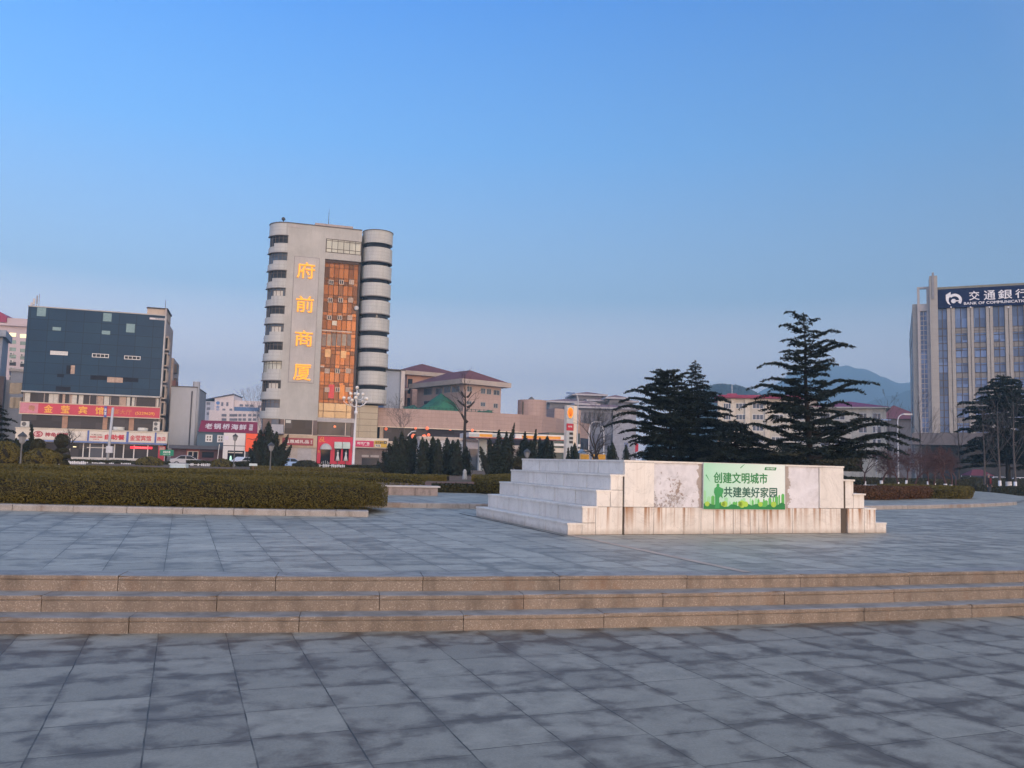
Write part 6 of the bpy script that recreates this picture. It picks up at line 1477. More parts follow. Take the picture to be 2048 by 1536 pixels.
rb_ = fthing("station_office", "glass fronted station office beside the fuel price pylon", "shop", Frame(at(1098, 880, 128).xy, 18.0)); rf2 = Frame(at(1098, 880, 128).xy, 18.0)
MB().box(0, 5, 0, 5, -.1, rf2.pz(1110, 865)).build("wall", glass("office glass", (.05, .08, .08), .08, .3, .5), rb_); MB().box(-.1, 5, -.3, .1, rf2.pz(1110, 892), rf2.pz(1110, 887)).build("fascia", M_CW, rb_); MB().box(-.1, 5, -.2, .1, rf2.pz(1110, 905), rf2.pz(1110, 896)).build("lower_fascia", M_CREAM, rb_)
PY = Frame(at(1132, 912, 97).xy, 30.0); pyl = fthing("fuel_pylon", "tall white fuel price pylon with an orange shell emblem and a red panel", "pylon", PY)
pw_ = PY.px(1147, 850); zt_ = PY.pz(1140, 811); M_PYW = paint("pylon side cream", (.66, .58, .48), .5, .05); M_PYF = paint("pylon face blue grey", (.42, .46, .48), .45, .06)
MB().box(0, pw_, .06, .5, 0, zt_).build("body", M_PYW, pyl); MB().box(.02, pw_ - .02, 0, .05, .2, zt_ - .06).build("face", M_PYF, pyl); 
MB().box(pw_ + .005, pw_ + .5, .05, .55, 0, zt_ + .02).build("side_panel", M_PYW, pyl)
cz = PY.pz(1137, 825); rx = pw_ * .40; sc_ = [(pw_ / 2 + rx * math.sin(a) * (1.0), cz + rx * 1.55 * math.cos(a) * (1 + .03 * math.cos(9 * a))) for a in [R(-140 + 280 * i / 40) for i in range(41)]] + [(pw_ / 2 + rx * .42, cz - rx * 1.65), (pw_ / 2 - rx * .42, cz - rx * 1.65)]
MB().prism(sc_, -.05, .01).build("shell_emblem", lamp_mat("pylon orange", (1.0, .30, .01), .5), pyl)
mb = MB(); [mb.bar((pw_ / 2 + rx * .1 * k, -.055, cz - rx * 1.1), (pw_ / 2 + rx * .27 * k, -.055, cz + rx * (1.25 - .06 * k * k)), .03, .02) for k in (-3, -2, -1, 0, 1, 2, 3)]; mb.build("shell_ribs", paint("rib red", (.55, .05, .01), .5), pyl)
MB().box(.0, pw_, -.03, .02, PY.pz(1137, 861), PY.pz(1137, 847)).build("red_panel", paint("pylon red", (.42, .015, .035), .5), pyl)
text_part("好客", "panel_lettering", M_WHITE_L, pyl, pw_ / 2, PY.pz(1137, 853), pw_ * .6, .2, -.03, .02, .01)
for py in (867, 876, 884): MB().box(pw_ * .42, pw_ * .95, -.03, .02, PY.pz(1137, py + 2.5), PY.pz(1137, py - 2.5)).build("price_box", M_INK, pyl)

# ================================================================== TREES AND PLANTS
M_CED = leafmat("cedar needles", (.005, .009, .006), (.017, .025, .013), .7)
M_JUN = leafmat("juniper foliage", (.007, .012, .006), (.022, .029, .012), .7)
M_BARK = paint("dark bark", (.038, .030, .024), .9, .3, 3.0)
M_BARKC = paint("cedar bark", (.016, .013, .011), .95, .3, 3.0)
M_BARKG = paint("grey bark", (.085, .072, .065), .9, .25, 3.0)
M_TWIG = paint("reddish twigs", (.085, .045, .042), .9, .25, 2.0)
M_WASH = paint("whitewash", (.60, .61, .62), .8, .08, 5.0)
def ground_z(x, y): return .53 if math.hypot(x - CX, y - CY) < 43.9 else 0.0
def cards_obj(name, P, Nn, size, mat, parent, seed, jit=.9, aspect=.5):
    V, F = leaf_cards(np.asarray(P), np.asarray(Nn), size, jit, seed, aspect); return np_mesh(name, V, F, mat, parent)
def cedar(label, px, Y, py_top, rad, seed, lean=0.0, nl=64, base_px=None, size=.098, wash=False, low=.10, dens=1.0, rise=(.02, .30), limbs=(), rv=(.70, 1.16)):
    """deodar cedar: tapered trunk, tiers of long spreading limbs, flat sprays of needles hanging from them"""
    rr = random.Random(seed); rs_ = np.random.RandomState(seed)
    top = at(px, py_top, Y); bx_ = at(base_px or px, 930, Y); x0, y0 = bx_.x, Y; z0 = ground_z(x0, y0); Ht = top.z - z0
    t = thing("cedar_tree", label, "tree", (x0, y0, z0), 0, "cedars"); tr = MB()
    axis = lambda f: Vector(((top.x - x0) * f + .05 * math.sin(f * 9 + seed), .06 * math.sin(f * 7), Ht * f))
    tr.tube([axis(k / 12) for k in range(13)], [max(.012, Ht * .022 * (1 - k / 12) ** .9) for k in range(13)], 9)
    Pp = []; Nn = []
    def spray(path, ln, w0):
        n = max(4, int(ln / .062 * dens))
        for k in range(n):
            f = .12 + .88 * (k + rr.random()) / n
            q = f * (len(path) - 1); i = min(len(path) - 2, int(q)); p = path[i].lerp(path[i + 1], q - i); d = (path[i + 1] - path[i]).normalized()
            sd = Vector((-d.y, d.x, 0)).normalized() if abs(d.z) < .98 else Vector((1, 0, 0)); s_ = rr.choice((-1, 1))
            tw = w0 * (1.05 - f) ** .6 * rr.uniform(.35, 1.0) + .05; m = max(3, int(tw / .055))
            for j in range(m):
                g_ = (j + rr.random()) / m; c = p + sd * (s_ * tw * g_) + d * (tw * .55 * g_) + Vector((0, 0, -.05 * g_ - rr.uniform(-.02, .10) * (.5 + tw)))
                Pp.append((c.x, c.y, c.z)); Nn.append((rr.gauss(0, .35), rr.gauss(0, .35), 1.0))
    for k in range(nl):
        f = low + (1 - low) * ((k + rr.random() * .6) / nl) ** .85
        if f > .985: continue
        az = k * 2.399 + rr.uniform(-.5, .5); R_ = rad(f) * rr.uniform(*rv)
        if R_ < .12: R_ = .12
        b = axis(f); up = rr.uniform(*rise) * (1.25 - .6 * f); path = []; ns = 7
        for j in range(ns + 1):
            u = j / ns; path.append(b + Vector((math.cos(az) * R_ * u, math.sin(az) * R_ * u, R_ * (up * u - .34 * up * u ** 3 - .10 * u ** 4) - .10 * R_ * u * (1 - f) * .5)))
        for j in range(1, ns + 1): path[j] += Vector((rr.gauss(0, .02), rr.gauss(0, .02), rr.gauss(0, .018))) * R_
        r0 = max(.012, .016 * R_ + .006); tr.tube(path, [max(.004, r0 * (1 - .92 * j / ns)) for j in range(ns + 1)], 5, False)
        spray(path, R_, .36 * R_ ** .8 + .08)
        if R_ > .9:
            for q in range(int(3 + R_)):
                u0 = rr.uniform(.3, .85); i = int(u0 * ns); s0 = path[i]; a2 = az + rr.choice((-1, 1)) * rr.uniform(.45, .95); l2 = R_ * (1.1 - u0) * rr.uniform(.4, .75)
                p2 = [s0 + Vector((math.cos(a2) * l2 * v, math.sin(a2) * l2 * v, l2 * (up * .4 * v - .12 * v * v))) for v in (0, .25, .5, .75, 1)]
                tr.tube(p2, [.008, .007, .006, .004, .003], 4, False); spray(p2, l2, .22 * l2 ** .8 + .05)
    org = Vector((x0, y0, z0))
    for ax_, ay_, tx_, ty_ in limbs:      # the long limbs that make this tree's outline
        a = at(ax_, ay_, Y) - org; e = at(tx_, ty_, Y) - org; dy = rr.uniform(-.3, .3) * (e - a).length; path = []
        for j in range(9):
            u = j / 8; p = a.lerp(e, u); p.y += dy * u; p.z += (e - a).length * (.10 * math.sin(math.pi * u) - .03 * math.sin(2 * math.pi * u)) + rr.gauss(0, .02); path.append(p)
        L2 = (e - a).length; tr.tube(path, [max(.005, (.018 * L2 + .01) * (1 - .93 * j / 8)) for j in range(9)], 5, False); spray(path, L2 * 1.3, .34 * L2 ** .8 + .07); spray(path[:7], L2 * .9, .30 * L2 ** .8 + .06)
    for k in range(int(26 * dens)):   # leader shoots
        f = .9 + .1 * k / (26 * dens); c = axis(f); Pp.append((c.x + rr.gauss(0, .04), c.y + rr.gauss(0, .04), c.z)); Nn.append((rr.gauss(0, 1), rr.gauss(0, 1), .5))
    tr.build("trunk", M_BARKC, t, True)
    cards_obj("crown", Pp, Nn, size, M_CED, t, seed, .55, .34)
    if wash: MB().tube([axis(-.0), axis(1.05 / Ht)], [Ht * .026, Ht * .0245], 12).build("whitewash", M_WASH, t, True)
    return t
mp = pxm(45)
def lin(tbl):
    def f(x):
        for (a, b), (c, d) in zip(tbl[:-1], tbl[1:]):
            if x <= c: return b + (d - b) * (x - a) / (c - a)
        return tbl[-1][1]
    return f
# radii in metres against height fraction, read off the photograph
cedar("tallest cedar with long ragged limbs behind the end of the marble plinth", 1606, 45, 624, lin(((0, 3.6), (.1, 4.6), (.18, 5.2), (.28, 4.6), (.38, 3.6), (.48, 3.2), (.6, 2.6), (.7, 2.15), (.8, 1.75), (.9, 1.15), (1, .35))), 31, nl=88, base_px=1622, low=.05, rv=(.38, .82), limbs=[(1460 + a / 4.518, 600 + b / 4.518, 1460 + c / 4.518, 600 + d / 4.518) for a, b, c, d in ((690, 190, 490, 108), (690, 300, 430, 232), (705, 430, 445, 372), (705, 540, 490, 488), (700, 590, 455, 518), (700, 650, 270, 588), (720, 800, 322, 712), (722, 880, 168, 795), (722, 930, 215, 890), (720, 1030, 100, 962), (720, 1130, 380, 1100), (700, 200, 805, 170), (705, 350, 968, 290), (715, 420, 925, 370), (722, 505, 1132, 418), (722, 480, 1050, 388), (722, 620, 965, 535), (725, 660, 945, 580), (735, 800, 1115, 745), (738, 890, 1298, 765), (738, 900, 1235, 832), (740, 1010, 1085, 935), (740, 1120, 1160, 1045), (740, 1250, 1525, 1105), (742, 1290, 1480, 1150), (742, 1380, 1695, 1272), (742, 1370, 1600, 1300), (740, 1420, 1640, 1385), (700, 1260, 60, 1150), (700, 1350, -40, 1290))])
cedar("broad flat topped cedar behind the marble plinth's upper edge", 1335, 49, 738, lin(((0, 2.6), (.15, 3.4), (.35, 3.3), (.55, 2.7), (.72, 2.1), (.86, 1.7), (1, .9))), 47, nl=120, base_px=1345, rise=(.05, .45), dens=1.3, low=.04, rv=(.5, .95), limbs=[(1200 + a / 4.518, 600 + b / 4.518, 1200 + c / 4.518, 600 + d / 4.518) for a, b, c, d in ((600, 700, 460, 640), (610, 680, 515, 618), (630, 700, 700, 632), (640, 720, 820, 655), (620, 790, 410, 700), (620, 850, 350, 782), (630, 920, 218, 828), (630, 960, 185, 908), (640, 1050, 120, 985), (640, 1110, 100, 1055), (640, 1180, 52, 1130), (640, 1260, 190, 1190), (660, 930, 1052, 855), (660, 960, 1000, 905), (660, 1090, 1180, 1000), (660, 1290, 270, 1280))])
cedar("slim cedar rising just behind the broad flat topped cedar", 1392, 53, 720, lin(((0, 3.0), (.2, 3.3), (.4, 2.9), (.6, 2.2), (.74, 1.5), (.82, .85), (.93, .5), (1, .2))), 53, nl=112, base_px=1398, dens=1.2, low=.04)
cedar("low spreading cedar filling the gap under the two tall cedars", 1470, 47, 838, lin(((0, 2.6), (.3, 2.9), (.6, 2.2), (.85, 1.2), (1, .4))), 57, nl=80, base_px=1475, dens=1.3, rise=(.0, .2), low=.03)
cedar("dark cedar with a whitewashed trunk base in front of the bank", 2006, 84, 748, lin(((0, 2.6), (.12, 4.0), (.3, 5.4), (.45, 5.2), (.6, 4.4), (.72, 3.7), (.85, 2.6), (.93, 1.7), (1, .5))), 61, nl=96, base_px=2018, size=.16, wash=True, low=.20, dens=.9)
cedar("dark cedar branches at the photo's edge beside the teal hotel", -22, 52, 786, lin(((0, 1.8), (.3, 2.1), (.6, 1.6), (.85, .9), (1, .2))), 67, nl=40, base_px=-24, dens=1.0)

def juniper(label, cx_px, Y, spires, seed, group, base_py=945, size=.085, w=1.0, n0=900):
    """dark Chinese juniper: flame shaped spires of upswept scale foliage over one stem; spires: (px, py of tip, half-width in px)"""
    rr = random.Random(seed); b = at(cx_px, base_py, Y); z0 = ground_z(b.x, Y); t = thing("juniper", label, "shrub", (b.x, Y, z0), 0, group)
    Pp = []; Nn = []; st = MB(); core = MB()
    for i, (px_, py_, hw) in enumerate(spires):
        tip = at(px_, py_, Y); dx = tip.x - b.x; Hs = tip.z - z0; rw = hw * pxm(Y) * w; dy = rr.uniform(-.35, .35) * rw * (1 if len(spires) > 1 else 0)
        bow = rr.uniform(-.12, .12) * rw
        ax = lambda f: Vector((dx * (.45 + .55 * f) + bow * math.sin(f * 3.1), dy, Hs * f))
        st.tube([Vector((0, 0, 0)), ax(.35), ax(.7), ax(.95)], [.07, .05, .03, .01], 5, False)
        prof = lambda f: rw * min(1, (.62 + 1.6 * f)) * max(0, 1 - f ** 1.9) ** .8
        core.tube([ax(f) for f in (.02, .15, .35, .55, .75, .9)], [prof(f) * .62 for f in (.02, .15, .35, .55, .75, .9)], 9)
        n = int(n0 * max(.35, Hs * rw / 1.6))
        for k in range(n):
            f = rr.random() ** 1.15; a = rr.uniform(0, 2 * math.pi); r_ = prof(f) * math.sqrt(rr.uniform(.45, 1.0))
            lump = 1 + .28 * mnoise.noise(Vector((a * 1.3 + seed, f * 7, i * 3.0)))
            c = ax(f) + Vector((math.cos(a) * r_ * lump, math.sin(a) * r_ * lump, rr.uniform(-.03, .14))); Pp.append((c.x, c.y, c.z)); Nn.append((math.cos(a), math.sin(a), .15))
    st.build("stem", M_BARK, t); core.build("shaded_core", M_CORE, t, True); cards_obj("foliage", Pp, Nn, size, M_JUN, t, seed, .5, .5); return t
z5j = lambda x, y: z5b(x, y); G1 = "junipers in front of the petrol station"
def sp5(*l): return [(*z5b(x, y), hw) for x, y, hw in l]
def sp6(*l): return [(*z6_(x, y), hw) for x, y, hw in l]
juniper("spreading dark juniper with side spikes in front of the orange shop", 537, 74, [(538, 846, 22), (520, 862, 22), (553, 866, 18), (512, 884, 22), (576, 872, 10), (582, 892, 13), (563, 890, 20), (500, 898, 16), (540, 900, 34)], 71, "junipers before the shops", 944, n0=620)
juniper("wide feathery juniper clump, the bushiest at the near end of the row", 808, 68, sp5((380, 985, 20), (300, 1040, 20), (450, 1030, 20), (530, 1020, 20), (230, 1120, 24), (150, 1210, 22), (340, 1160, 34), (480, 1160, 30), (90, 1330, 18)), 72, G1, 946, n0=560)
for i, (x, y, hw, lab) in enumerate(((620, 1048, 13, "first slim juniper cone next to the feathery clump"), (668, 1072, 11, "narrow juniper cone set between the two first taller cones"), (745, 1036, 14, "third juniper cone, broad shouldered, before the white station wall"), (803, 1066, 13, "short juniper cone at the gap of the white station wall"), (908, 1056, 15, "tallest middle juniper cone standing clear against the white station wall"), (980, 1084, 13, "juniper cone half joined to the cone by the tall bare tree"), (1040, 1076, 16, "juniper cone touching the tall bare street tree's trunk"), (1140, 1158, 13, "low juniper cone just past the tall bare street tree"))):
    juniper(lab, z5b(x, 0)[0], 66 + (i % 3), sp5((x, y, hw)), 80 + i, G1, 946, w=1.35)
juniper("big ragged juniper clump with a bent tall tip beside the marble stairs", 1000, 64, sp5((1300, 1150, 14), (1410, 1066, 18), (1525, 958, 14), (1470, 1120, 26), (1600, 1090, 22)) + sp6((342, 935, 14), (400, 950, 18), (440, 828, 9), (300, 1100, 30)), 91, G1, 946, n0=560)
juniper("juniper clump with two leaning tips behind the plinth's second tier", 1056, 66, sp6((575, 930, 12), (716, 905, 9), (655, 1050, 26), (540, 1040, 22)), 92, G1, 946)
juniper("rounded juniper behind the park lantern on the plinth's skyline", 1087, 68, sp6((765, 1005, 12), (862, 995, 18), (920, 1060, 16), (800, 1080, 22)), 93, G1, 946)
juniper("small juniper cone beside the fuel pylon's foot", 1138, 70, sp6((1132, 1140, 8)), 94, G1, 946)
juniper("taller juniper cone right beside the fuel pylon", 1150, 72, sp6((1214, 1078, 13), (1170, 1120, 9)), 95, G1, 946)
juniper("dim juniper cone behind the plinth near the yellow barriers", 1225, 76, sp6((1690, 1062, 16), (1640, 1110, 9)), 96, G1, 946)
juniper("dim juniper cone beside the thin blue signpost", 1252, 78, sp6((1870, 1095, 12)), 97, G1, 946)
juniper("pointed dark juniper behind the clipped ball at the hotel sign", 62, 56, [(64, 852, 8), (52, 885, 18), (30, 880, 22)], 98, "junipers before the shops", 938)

def bare_tree(name, label, px, Y, py_top, spread, seed, mat, group=None, trunk_r=.12, fork=.3, levels=5, base_py=930, wash=0.0, up=.55, kids=3, lean=0.0, px_top=None, twig=.006, columnar=False):
    """leafless tree: forking limbs down to fine twigs"""
    rr = random.Random(seed); b = at(px, base_py, Y); z0 = ground_z(b.x, Y); tp = at(px_top or px, py_top, Y); Ht = tp.z - z0
    t = thing(name, label, "tree", (b.x, Y, z0), 0, group); tk = MB(); tw = MB()
    def grow(p, d, ln, r, lv):
        n = 3; path = [p]; q = p; dd = d.copy()
        for i in range(n):
            dd = (dd + Vector((rr.gauss(0, .13), rr.gauss(0, .13), rr.gauss(.04, .08)))).normalized(); q = q + dd * (ln / n); path.append(q)
        r1 = max(twig * .6, r * .62)
        (tk if lv <= 2 else tw).tube(path, [r + (r1 - r) * i / n for i in range(n + 1)], 7 if lv == 0 else (5 if lv < 3 else 3), False)
        if lv >= levels: return
        k = kids + (rr.random() < .4)
        for i in range(k):
            a = rr.uniform(0, 2 * math.pi); tilt = rr.uniform(.35, .95) * (1 if lv else .8) * spread
            s_ = dd.orthogonal().normalized(); s_.rotate(Matrix.Rotation(a, 3, dd)); nd = (dd * math.cos(tilt) + s_ * math.sin(tilt) + Vector((0, 0, up * .3))).normalized()
            st = path[-1] if i < 2 or lv == 0 and not columnar else path[rr.choice((1, 2, 3))]
            grow(st, nd, ln * rr.uniform(.55, .82), r1 * rr.uniform(.55, .9), lv + 1)
    if columnar:
        ax = [Vector(((tp.x - b.x) * f + .04 * math.sin(f * 8 + seed), .05 * math.sin(f * 6), Ht * f)) for f in [i / 10 for i in range(11)]]
        tk.tube(ax, [max(.012, trunk_r * (1 - .9 * i / 10)) for i in range(11)], 8)
        for k in range(columnar):
            f = fork + (1 - fork) * (k + rr.random()) / columnar; i = min(9, int(f * 10)); p = ax[i].lerp(ax[i + 1], f * 10 - i); a = rr.uniform(0, 6.28)
            grow(p, Vector((math.cos(a) * spread, math.sin(a) * spread, .75)).normalized(), Ht * (.24 * (1 - f) + .07), trunk_r * .33 * (1.1 - f), 3)
    else:
        tot = sum(.7 ** i for i in range(levels)) * .62; trunk = Ht * fork; grow(Vector((0, 0, 0)), Vector((lean, 0, 1)).normalized(), trunk, trunk_r, 0) if True else None
    tk.build("trunk", mat, t, True)
    if tw.v: tw.build("twigs", mat, t)
    if wash: MB().tube([(0, 0, 0), (lean * wash * .6, 0, wash)], [trunk_r * 1.12, trunk_r * 1.06], 9).build("whitewash", M_WASH, t, True)
    return t
bare_tree("bare_tree", "spreading leafless tree in front of the white shop sign of the teal hotel", 140, 92, 835, 1.15, 101, M_BARK, None, .20, .34, 4, 925, up=.1, px_top=130)
bare_tree("bare_tree", "leafless twiggy tree in front of the tan base of the grey tower", 798, 104, 790, .9, 102, M_BARKG, None, .12, .36, 5, 930, up=.4, twig=.012)
t3_ = bare_tree("bare_tree", "tall straight leafless street tree with stubby lopped branches before the long pink building", 930, 82, 748, .75, 103, M_BARK, None, .23, .52, 4, 935, columnar=16, twig=.012)
mbk = MB(); bt = at(930, 935, 82)
for p, q, r_ in (((923, 828), (935, 845), .13), ((915, 800), (932, 812), .10), ((949, 803), (934, 815), .11), ((922, 783), (932, 796), .10), ((943, 783), (934, 795), .10)):
    a = at(*p, 82); b = at(*q, 82); mbk = MB(); mbk.tube([a - Vector((bt.x, 82, .53)), (a + b) / 2 - Vector((bt.x, 82, .53 + .1)), b - Vector((bt.x, 82, .53))], [r_ * .7, r_ * .9, r_ * 1.2], 7); mbk.build("lopped_limb", M_BARK, t3_, True)
bare_tree("bare_tree", "low forked leafless tree behind the plinth beside the yellow barriers", 1183, 84, 840, 1.2, 104, M_BARK, None, .19, .30, 4, 930, up=.1, px_top=1165)
bare_tree("bare_tree", "upright dark leafless tree between the pylon and the broad cedar", 1196, 88, 800, .8, 105, M_BARK, None, .17, .34, 5, 930, up=.5, twig=.012)
bare_tree("bare_tree", "thin leafless tree glimpsed at the grey tower's rounded corner", 526, 175, 770, .55, 106, M_BARKG, None, .10, .34, 5, 930, up=.8, twig=.014)
G2 = "small whitewashed trees beyond the paved path"
plum = [(1730, 968, 58, "forked whitewashed small tree nearest the short end steps of the plinth"), (1763, 967, 60, "second whitewashed small tree along the brown hedge, with a V fork"), (1797, 968, 57, "whitewashed small tree with a wide low fork behind the brown hedge"), (1812, 966, 66, "grey trunked small tree in the middle of the brown hedge's back"), (1827, 964, 70, "slim whitewashed small tree where the brown hedge meets the green one"), (1856, 968, 62, "straight whitewashed small tree behind the green hedge end"), (1868, 972, 56, "tiny Y shaped whitewashed small tree behind the green hedge end"), (1892, 977, 50, "thickest whitewashed small tree right behind the green hedge end"), (1902, 976, 51, "whitewashed small tree leaning beside the thickest one"), (1912, 964, 72, "far whitewashed small tree in line with the dark cedar")]
for i, (px, py, Y, lab) in enumerate(plum):
    bare_tree("plum_tree", lab, px, Y, 884 + (i % 3) * 7, 1.15, 120 + i, M_TWIG, G2, .075 + .02 * (i % 3 == 1), .33, 6, py, wash=.48 + .06 * (i % 2), up=.15, kids=3, lean=rr.uniform(-.15, .15), twig=.009)
G3 = "tall leafless saplings in front of the bank"
for i, (px, Y, top, w_, lab) in enumerate(((1781, 96, 800, 0, "thin leafless sapling in line with the cream wing's corner"), (1843, 92, 792, 0, "leafless sapling standing against the bank's outer pier"), (1920, 88, 828, 0, "leafless sapling against the bank's dark lower storeys"), (1971, 82, 815, 0, "leafless sapling right behind the walking person"), (2000, 80, 806, 1.15, "leafless sapling with whitewashed base beside the cedar's white trunk"), (2031, 78, 800, 1.1, "leafless sapling with whitewashed base at the photo's right edge"))):
    bare_tree("sapling", lab, px, Y, top, .55, 140 + i, M_BARKG, G3, .13, .25, 5, 985, wash=w_, columnar=13, px_top=px - 6, twig=.012)

def mound(name, label, px, py_base, Y, wpx, hpx, seed, mat, n=2600, size=.07, group=None, z0=None, flat=.8, parent=None, cz=None):
    """clipped cushion of foliage"""
    b = at(px, py_base, Y); t = thing(name, label, "shrub", (b.x, Y, b.z if z0 is None else z0), 0, group) if parent is None else parent
    rs_ = np.random.RandomState(seed); a = wpx * pxm(Y) / 2; h_ = hpx * pxm(Y); th = rs_.uniform(0, 2 * np.pi, n); ct = rs_.uniform(-.35, 1, n); st_ = np.sqrt(1 - ct ** 2)
    lump = 1 + .07 * np.sin(th * 5 + seed) * st_ + .05 * np.sin(th * 9 + ct * 7); Nn = np.stack([st_ * np.cos(th), st_ * np.sin(th), ct], 1)
    C0 = np.array([0, 0, h_ * .35]) + (np.array(cz) if cz else 0); P = C0 + Nn * np.array([a, a * flat, h_ * .65]) * lump[:, None]
    MB().ball(tuple(C0), 1, 20, 12, (a * .96, a * flat * .96, h_ * .62)).build("twigs", M_CORE, t, True); cards_obj("foliage", P, Nn, size, mat, t, seed, .6, .55); return t
G4 = "cloud pruned shrubs"
m = mound("topiary", "broad clipped green cushion at the photo's edge, left of the park lantern", 8, 930, 46, 62, 46, 161, M_HEDGE, 3400, .055, G4); MB().tube([(0, 0, -.3), (0, 0, .3)], .09, 7).build("stem", M_BARK, m)
m = mound("topiary", "wide clipped green cushion between the park lantern and the tiered shrub", 82, 932, 46, 72, 34, 162, M_HEDGE, 3600, .055, G4); MB().tube([(0, 0, -.3), (0, 0, .3)], .09, 7).build("stem", M_BARK, m)
m = mound("topiary", "dark clipped ball above the wide cushion under the S emblem sign", 75, 900, 50, 27, 22, 163, M_HEDGE_D, 1600, .05, G4); MB().tube([(0, 0, -1.1), (0, 0, .3)], .05, 6).build("stem", M_BARK, m)
tt = mound("topiary", "tiered dark topiary with a ball on top beside the white fence", 121, 935, 52, 30, 16, 164, M_HEDGE_D, 1300, .055, G4)
for dz, wpx, hpx, sd in ((.55, 27, 9, 165), (.95, 24, 8, 166), (1.3, 26, 24, 167)): mound("topiary", "", 121, 935, 52, wpx, hpx, sd, M_HEDGE_D, 900, .05, None, parent=tt, cz=(.1 * math.sin(sd), 0, dz))
MB().tube([(0, 0, -.5), (.05, 0, .6), (0, 0, 1.6)], .06, 6).build("stem", M_BARK, tt)
mound("shrub", "rounded clipped green dome among the dark hedge before the hotel shops", 298, 936, 78, 50, 22, 168, M_HEDGE, 1800, .085, "clipped domes along the street hedge")
mound("shrub", "smaller clipped green dome before the white shop", 442, 938, 80, 40, 20, 169, M_HEDGE, 1500, .085, "clipped domes along the street hedge")
mound("shrub", "low brownish dome shrub in front of the gift shop shutter", 612, 938, 84, 46, 17, 170, M_HEDGE_D, 1400, .09, "clipped domes along the street hedge")
mound("shrub", "round green shrub peeping over the marble stairs' top corner", 1040, 936, 50, 34, 22, 171, M_HEDGE_D, 1400, .06, "clipped domes along the street hedge")

def hedge_line(label, pa, pb, Y0, Y1, py_top, py_bot, wd, seed, mat, n, size, group, lump=.10, name="hedge"):
    a = at(*pa, Y0); b = at(*pb, Y1); a.z = b.z = 0; zt = at(pa[0], py_top, Y0).z; zb = min(at(pa[0], py_bot, Y0).z, zt - .3)
    z0 = max(zb, ground_z(a.x, Y0)); zt = max(zt, z0 + .25); ln = (b - a).length; fr = Frame(a.xy, math.degrees(math.atan2(b.y - a.y, b.x - a.x)))
    t = thing(name, label, "hedge", (a.x, a.y, z0), fr.a, group); hh = zt - z0; rs_ = np.random.RandomState(seed)
    nx = max(8, int(ln / .5)); mb = MB(); rows = [(0, 0), (0, hh * .5), (0, hh * .92), (.12, hh), (wd - .12, hh), (wd, hh * .9), (wd, 0)]
    for i in range(nx + 1):
        x = ln * i / nx; e = 1 - .0 * i
        for y, z in rows: k = mnoise.noise(Vector((x * .8, y, z + seed))) ; mb.v.append((x, y + lump * k * (1 if y > wd / 2 else -1), max(0, z * (1 + .22 * lump * 6 * mnoise.noise(Vector((x * .6, seed, 0)))))))
    m_ = len(rows)
    for i in range(nx):
        for j in range(m_ - 1): q = i * m_ + j; mb.f.append((q, q + m_, q + m_ + 1, q + 1))
    mb.f.append(tuple(range(m_))); mb.f.append(tuple(reversed(range(nx * m_, nx * m_ + m_)))); mb.build("twigs", M_CORE, t)
    u = rs_.rand(n); x = u * ln; s_ = rs_.rand(n); frn = s_ < .55; amp = np.array([1 + .22 * lump * 6 * mnoise.noise(Vector((v * .6, seed, 0))) for v in x])
    P = np.where(frn[:, None], np.stack([x, -.02 - .1 * rs_.rand(n) * lump * 5, hh * amp * rs_.rand(n) ** .8], 1), np.stack([x, wd * rs_.rand(n), hh * amp + rs_.uniform(-.03, .05, n)], 1)); Nn = np.where(frn[:, None], np.array([[0, -1, .2]]), np.array([[0, 0, 1.0]]))
    cards_obj("foliage", P, Nn, size, mat, t, seed, .7, .6); return t
G5 = "low hedges along the far side of the square"
hedge_line("long dark irregular hedge in front of the hotel shops", (140, 930), (340, 930), 82, 86, 920, 937, 1.2, 181, M_HEDGE_D, 4200, .10, G5, .22)
hedge_line("dark hedge in front of the maroon restaurant and white shop", (372, 930), (500, 930), 84, 86, 922, 938, 1.2, 182, M_HEDGE_D, 3200, .10, G5, .22)
hedge_line("low dark hedge running below the bridal shop to the junipers", (585, 930), (770, 930), 86, 88, 928, 942, 1.2, 183, M_HEDGE_D, 3600, .10, G5, .18)
hedge_line("thin olive hedge strip below the juniper by the orange shop", (500, 940), (770, 944), 70, 72, 938, 946, 1.6, 184, M_HEDGE, 3400, .08, G5, .06)
hedge_line("flat clipped hedge in front of the cone junipers", (735, 945), (893, 950), 47, 47, 949, 962, 2.2, 185, M_HEDGE, 4000, .065, G5, .05)
hedge_line("flat clipped hedge between the white stone and the marble stairs", (944, 950), (1035, 952), 48, 48, 952, 966, 2.2, 186, M_HEDGE, 2600, .065, G5, .06)
hedge_line("ragged low dark shrubs in front of the red brown bed by the stairs", (866, 985), (950, 985), 29.8, 30.0, 974, 990, 1.0, 187, M_HEDGE_D, 2600, .05, G5, .2, "shrub_row")
hedge_line("dark hedge behind the walking person at the paved path", (1925, 978), (2120, 984), 74, 70, 971, 988, 1.5, 188, M_HEDGE_D, 4200, .09, G5, .08)
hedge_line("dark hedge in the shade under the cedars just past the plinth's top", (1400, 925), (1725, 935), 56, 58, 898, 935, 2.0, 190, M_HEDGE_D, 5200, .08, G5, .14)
hedge_line("dark shrubbery hiding the parked cars behind the saplings", (1925, 965), (2130, 968), 101, 99, 956, 972, 1.5, 191, M_HEDGE_D, 3600, .12, G5, .2)
hedge_line("dark low hedge behind the small whitewashed trees", (1690, 962), (1950, 965), 78, 82, 955, 968, 1.3, 189, M_HEDGE_D, 4200, .10, G5, .10)
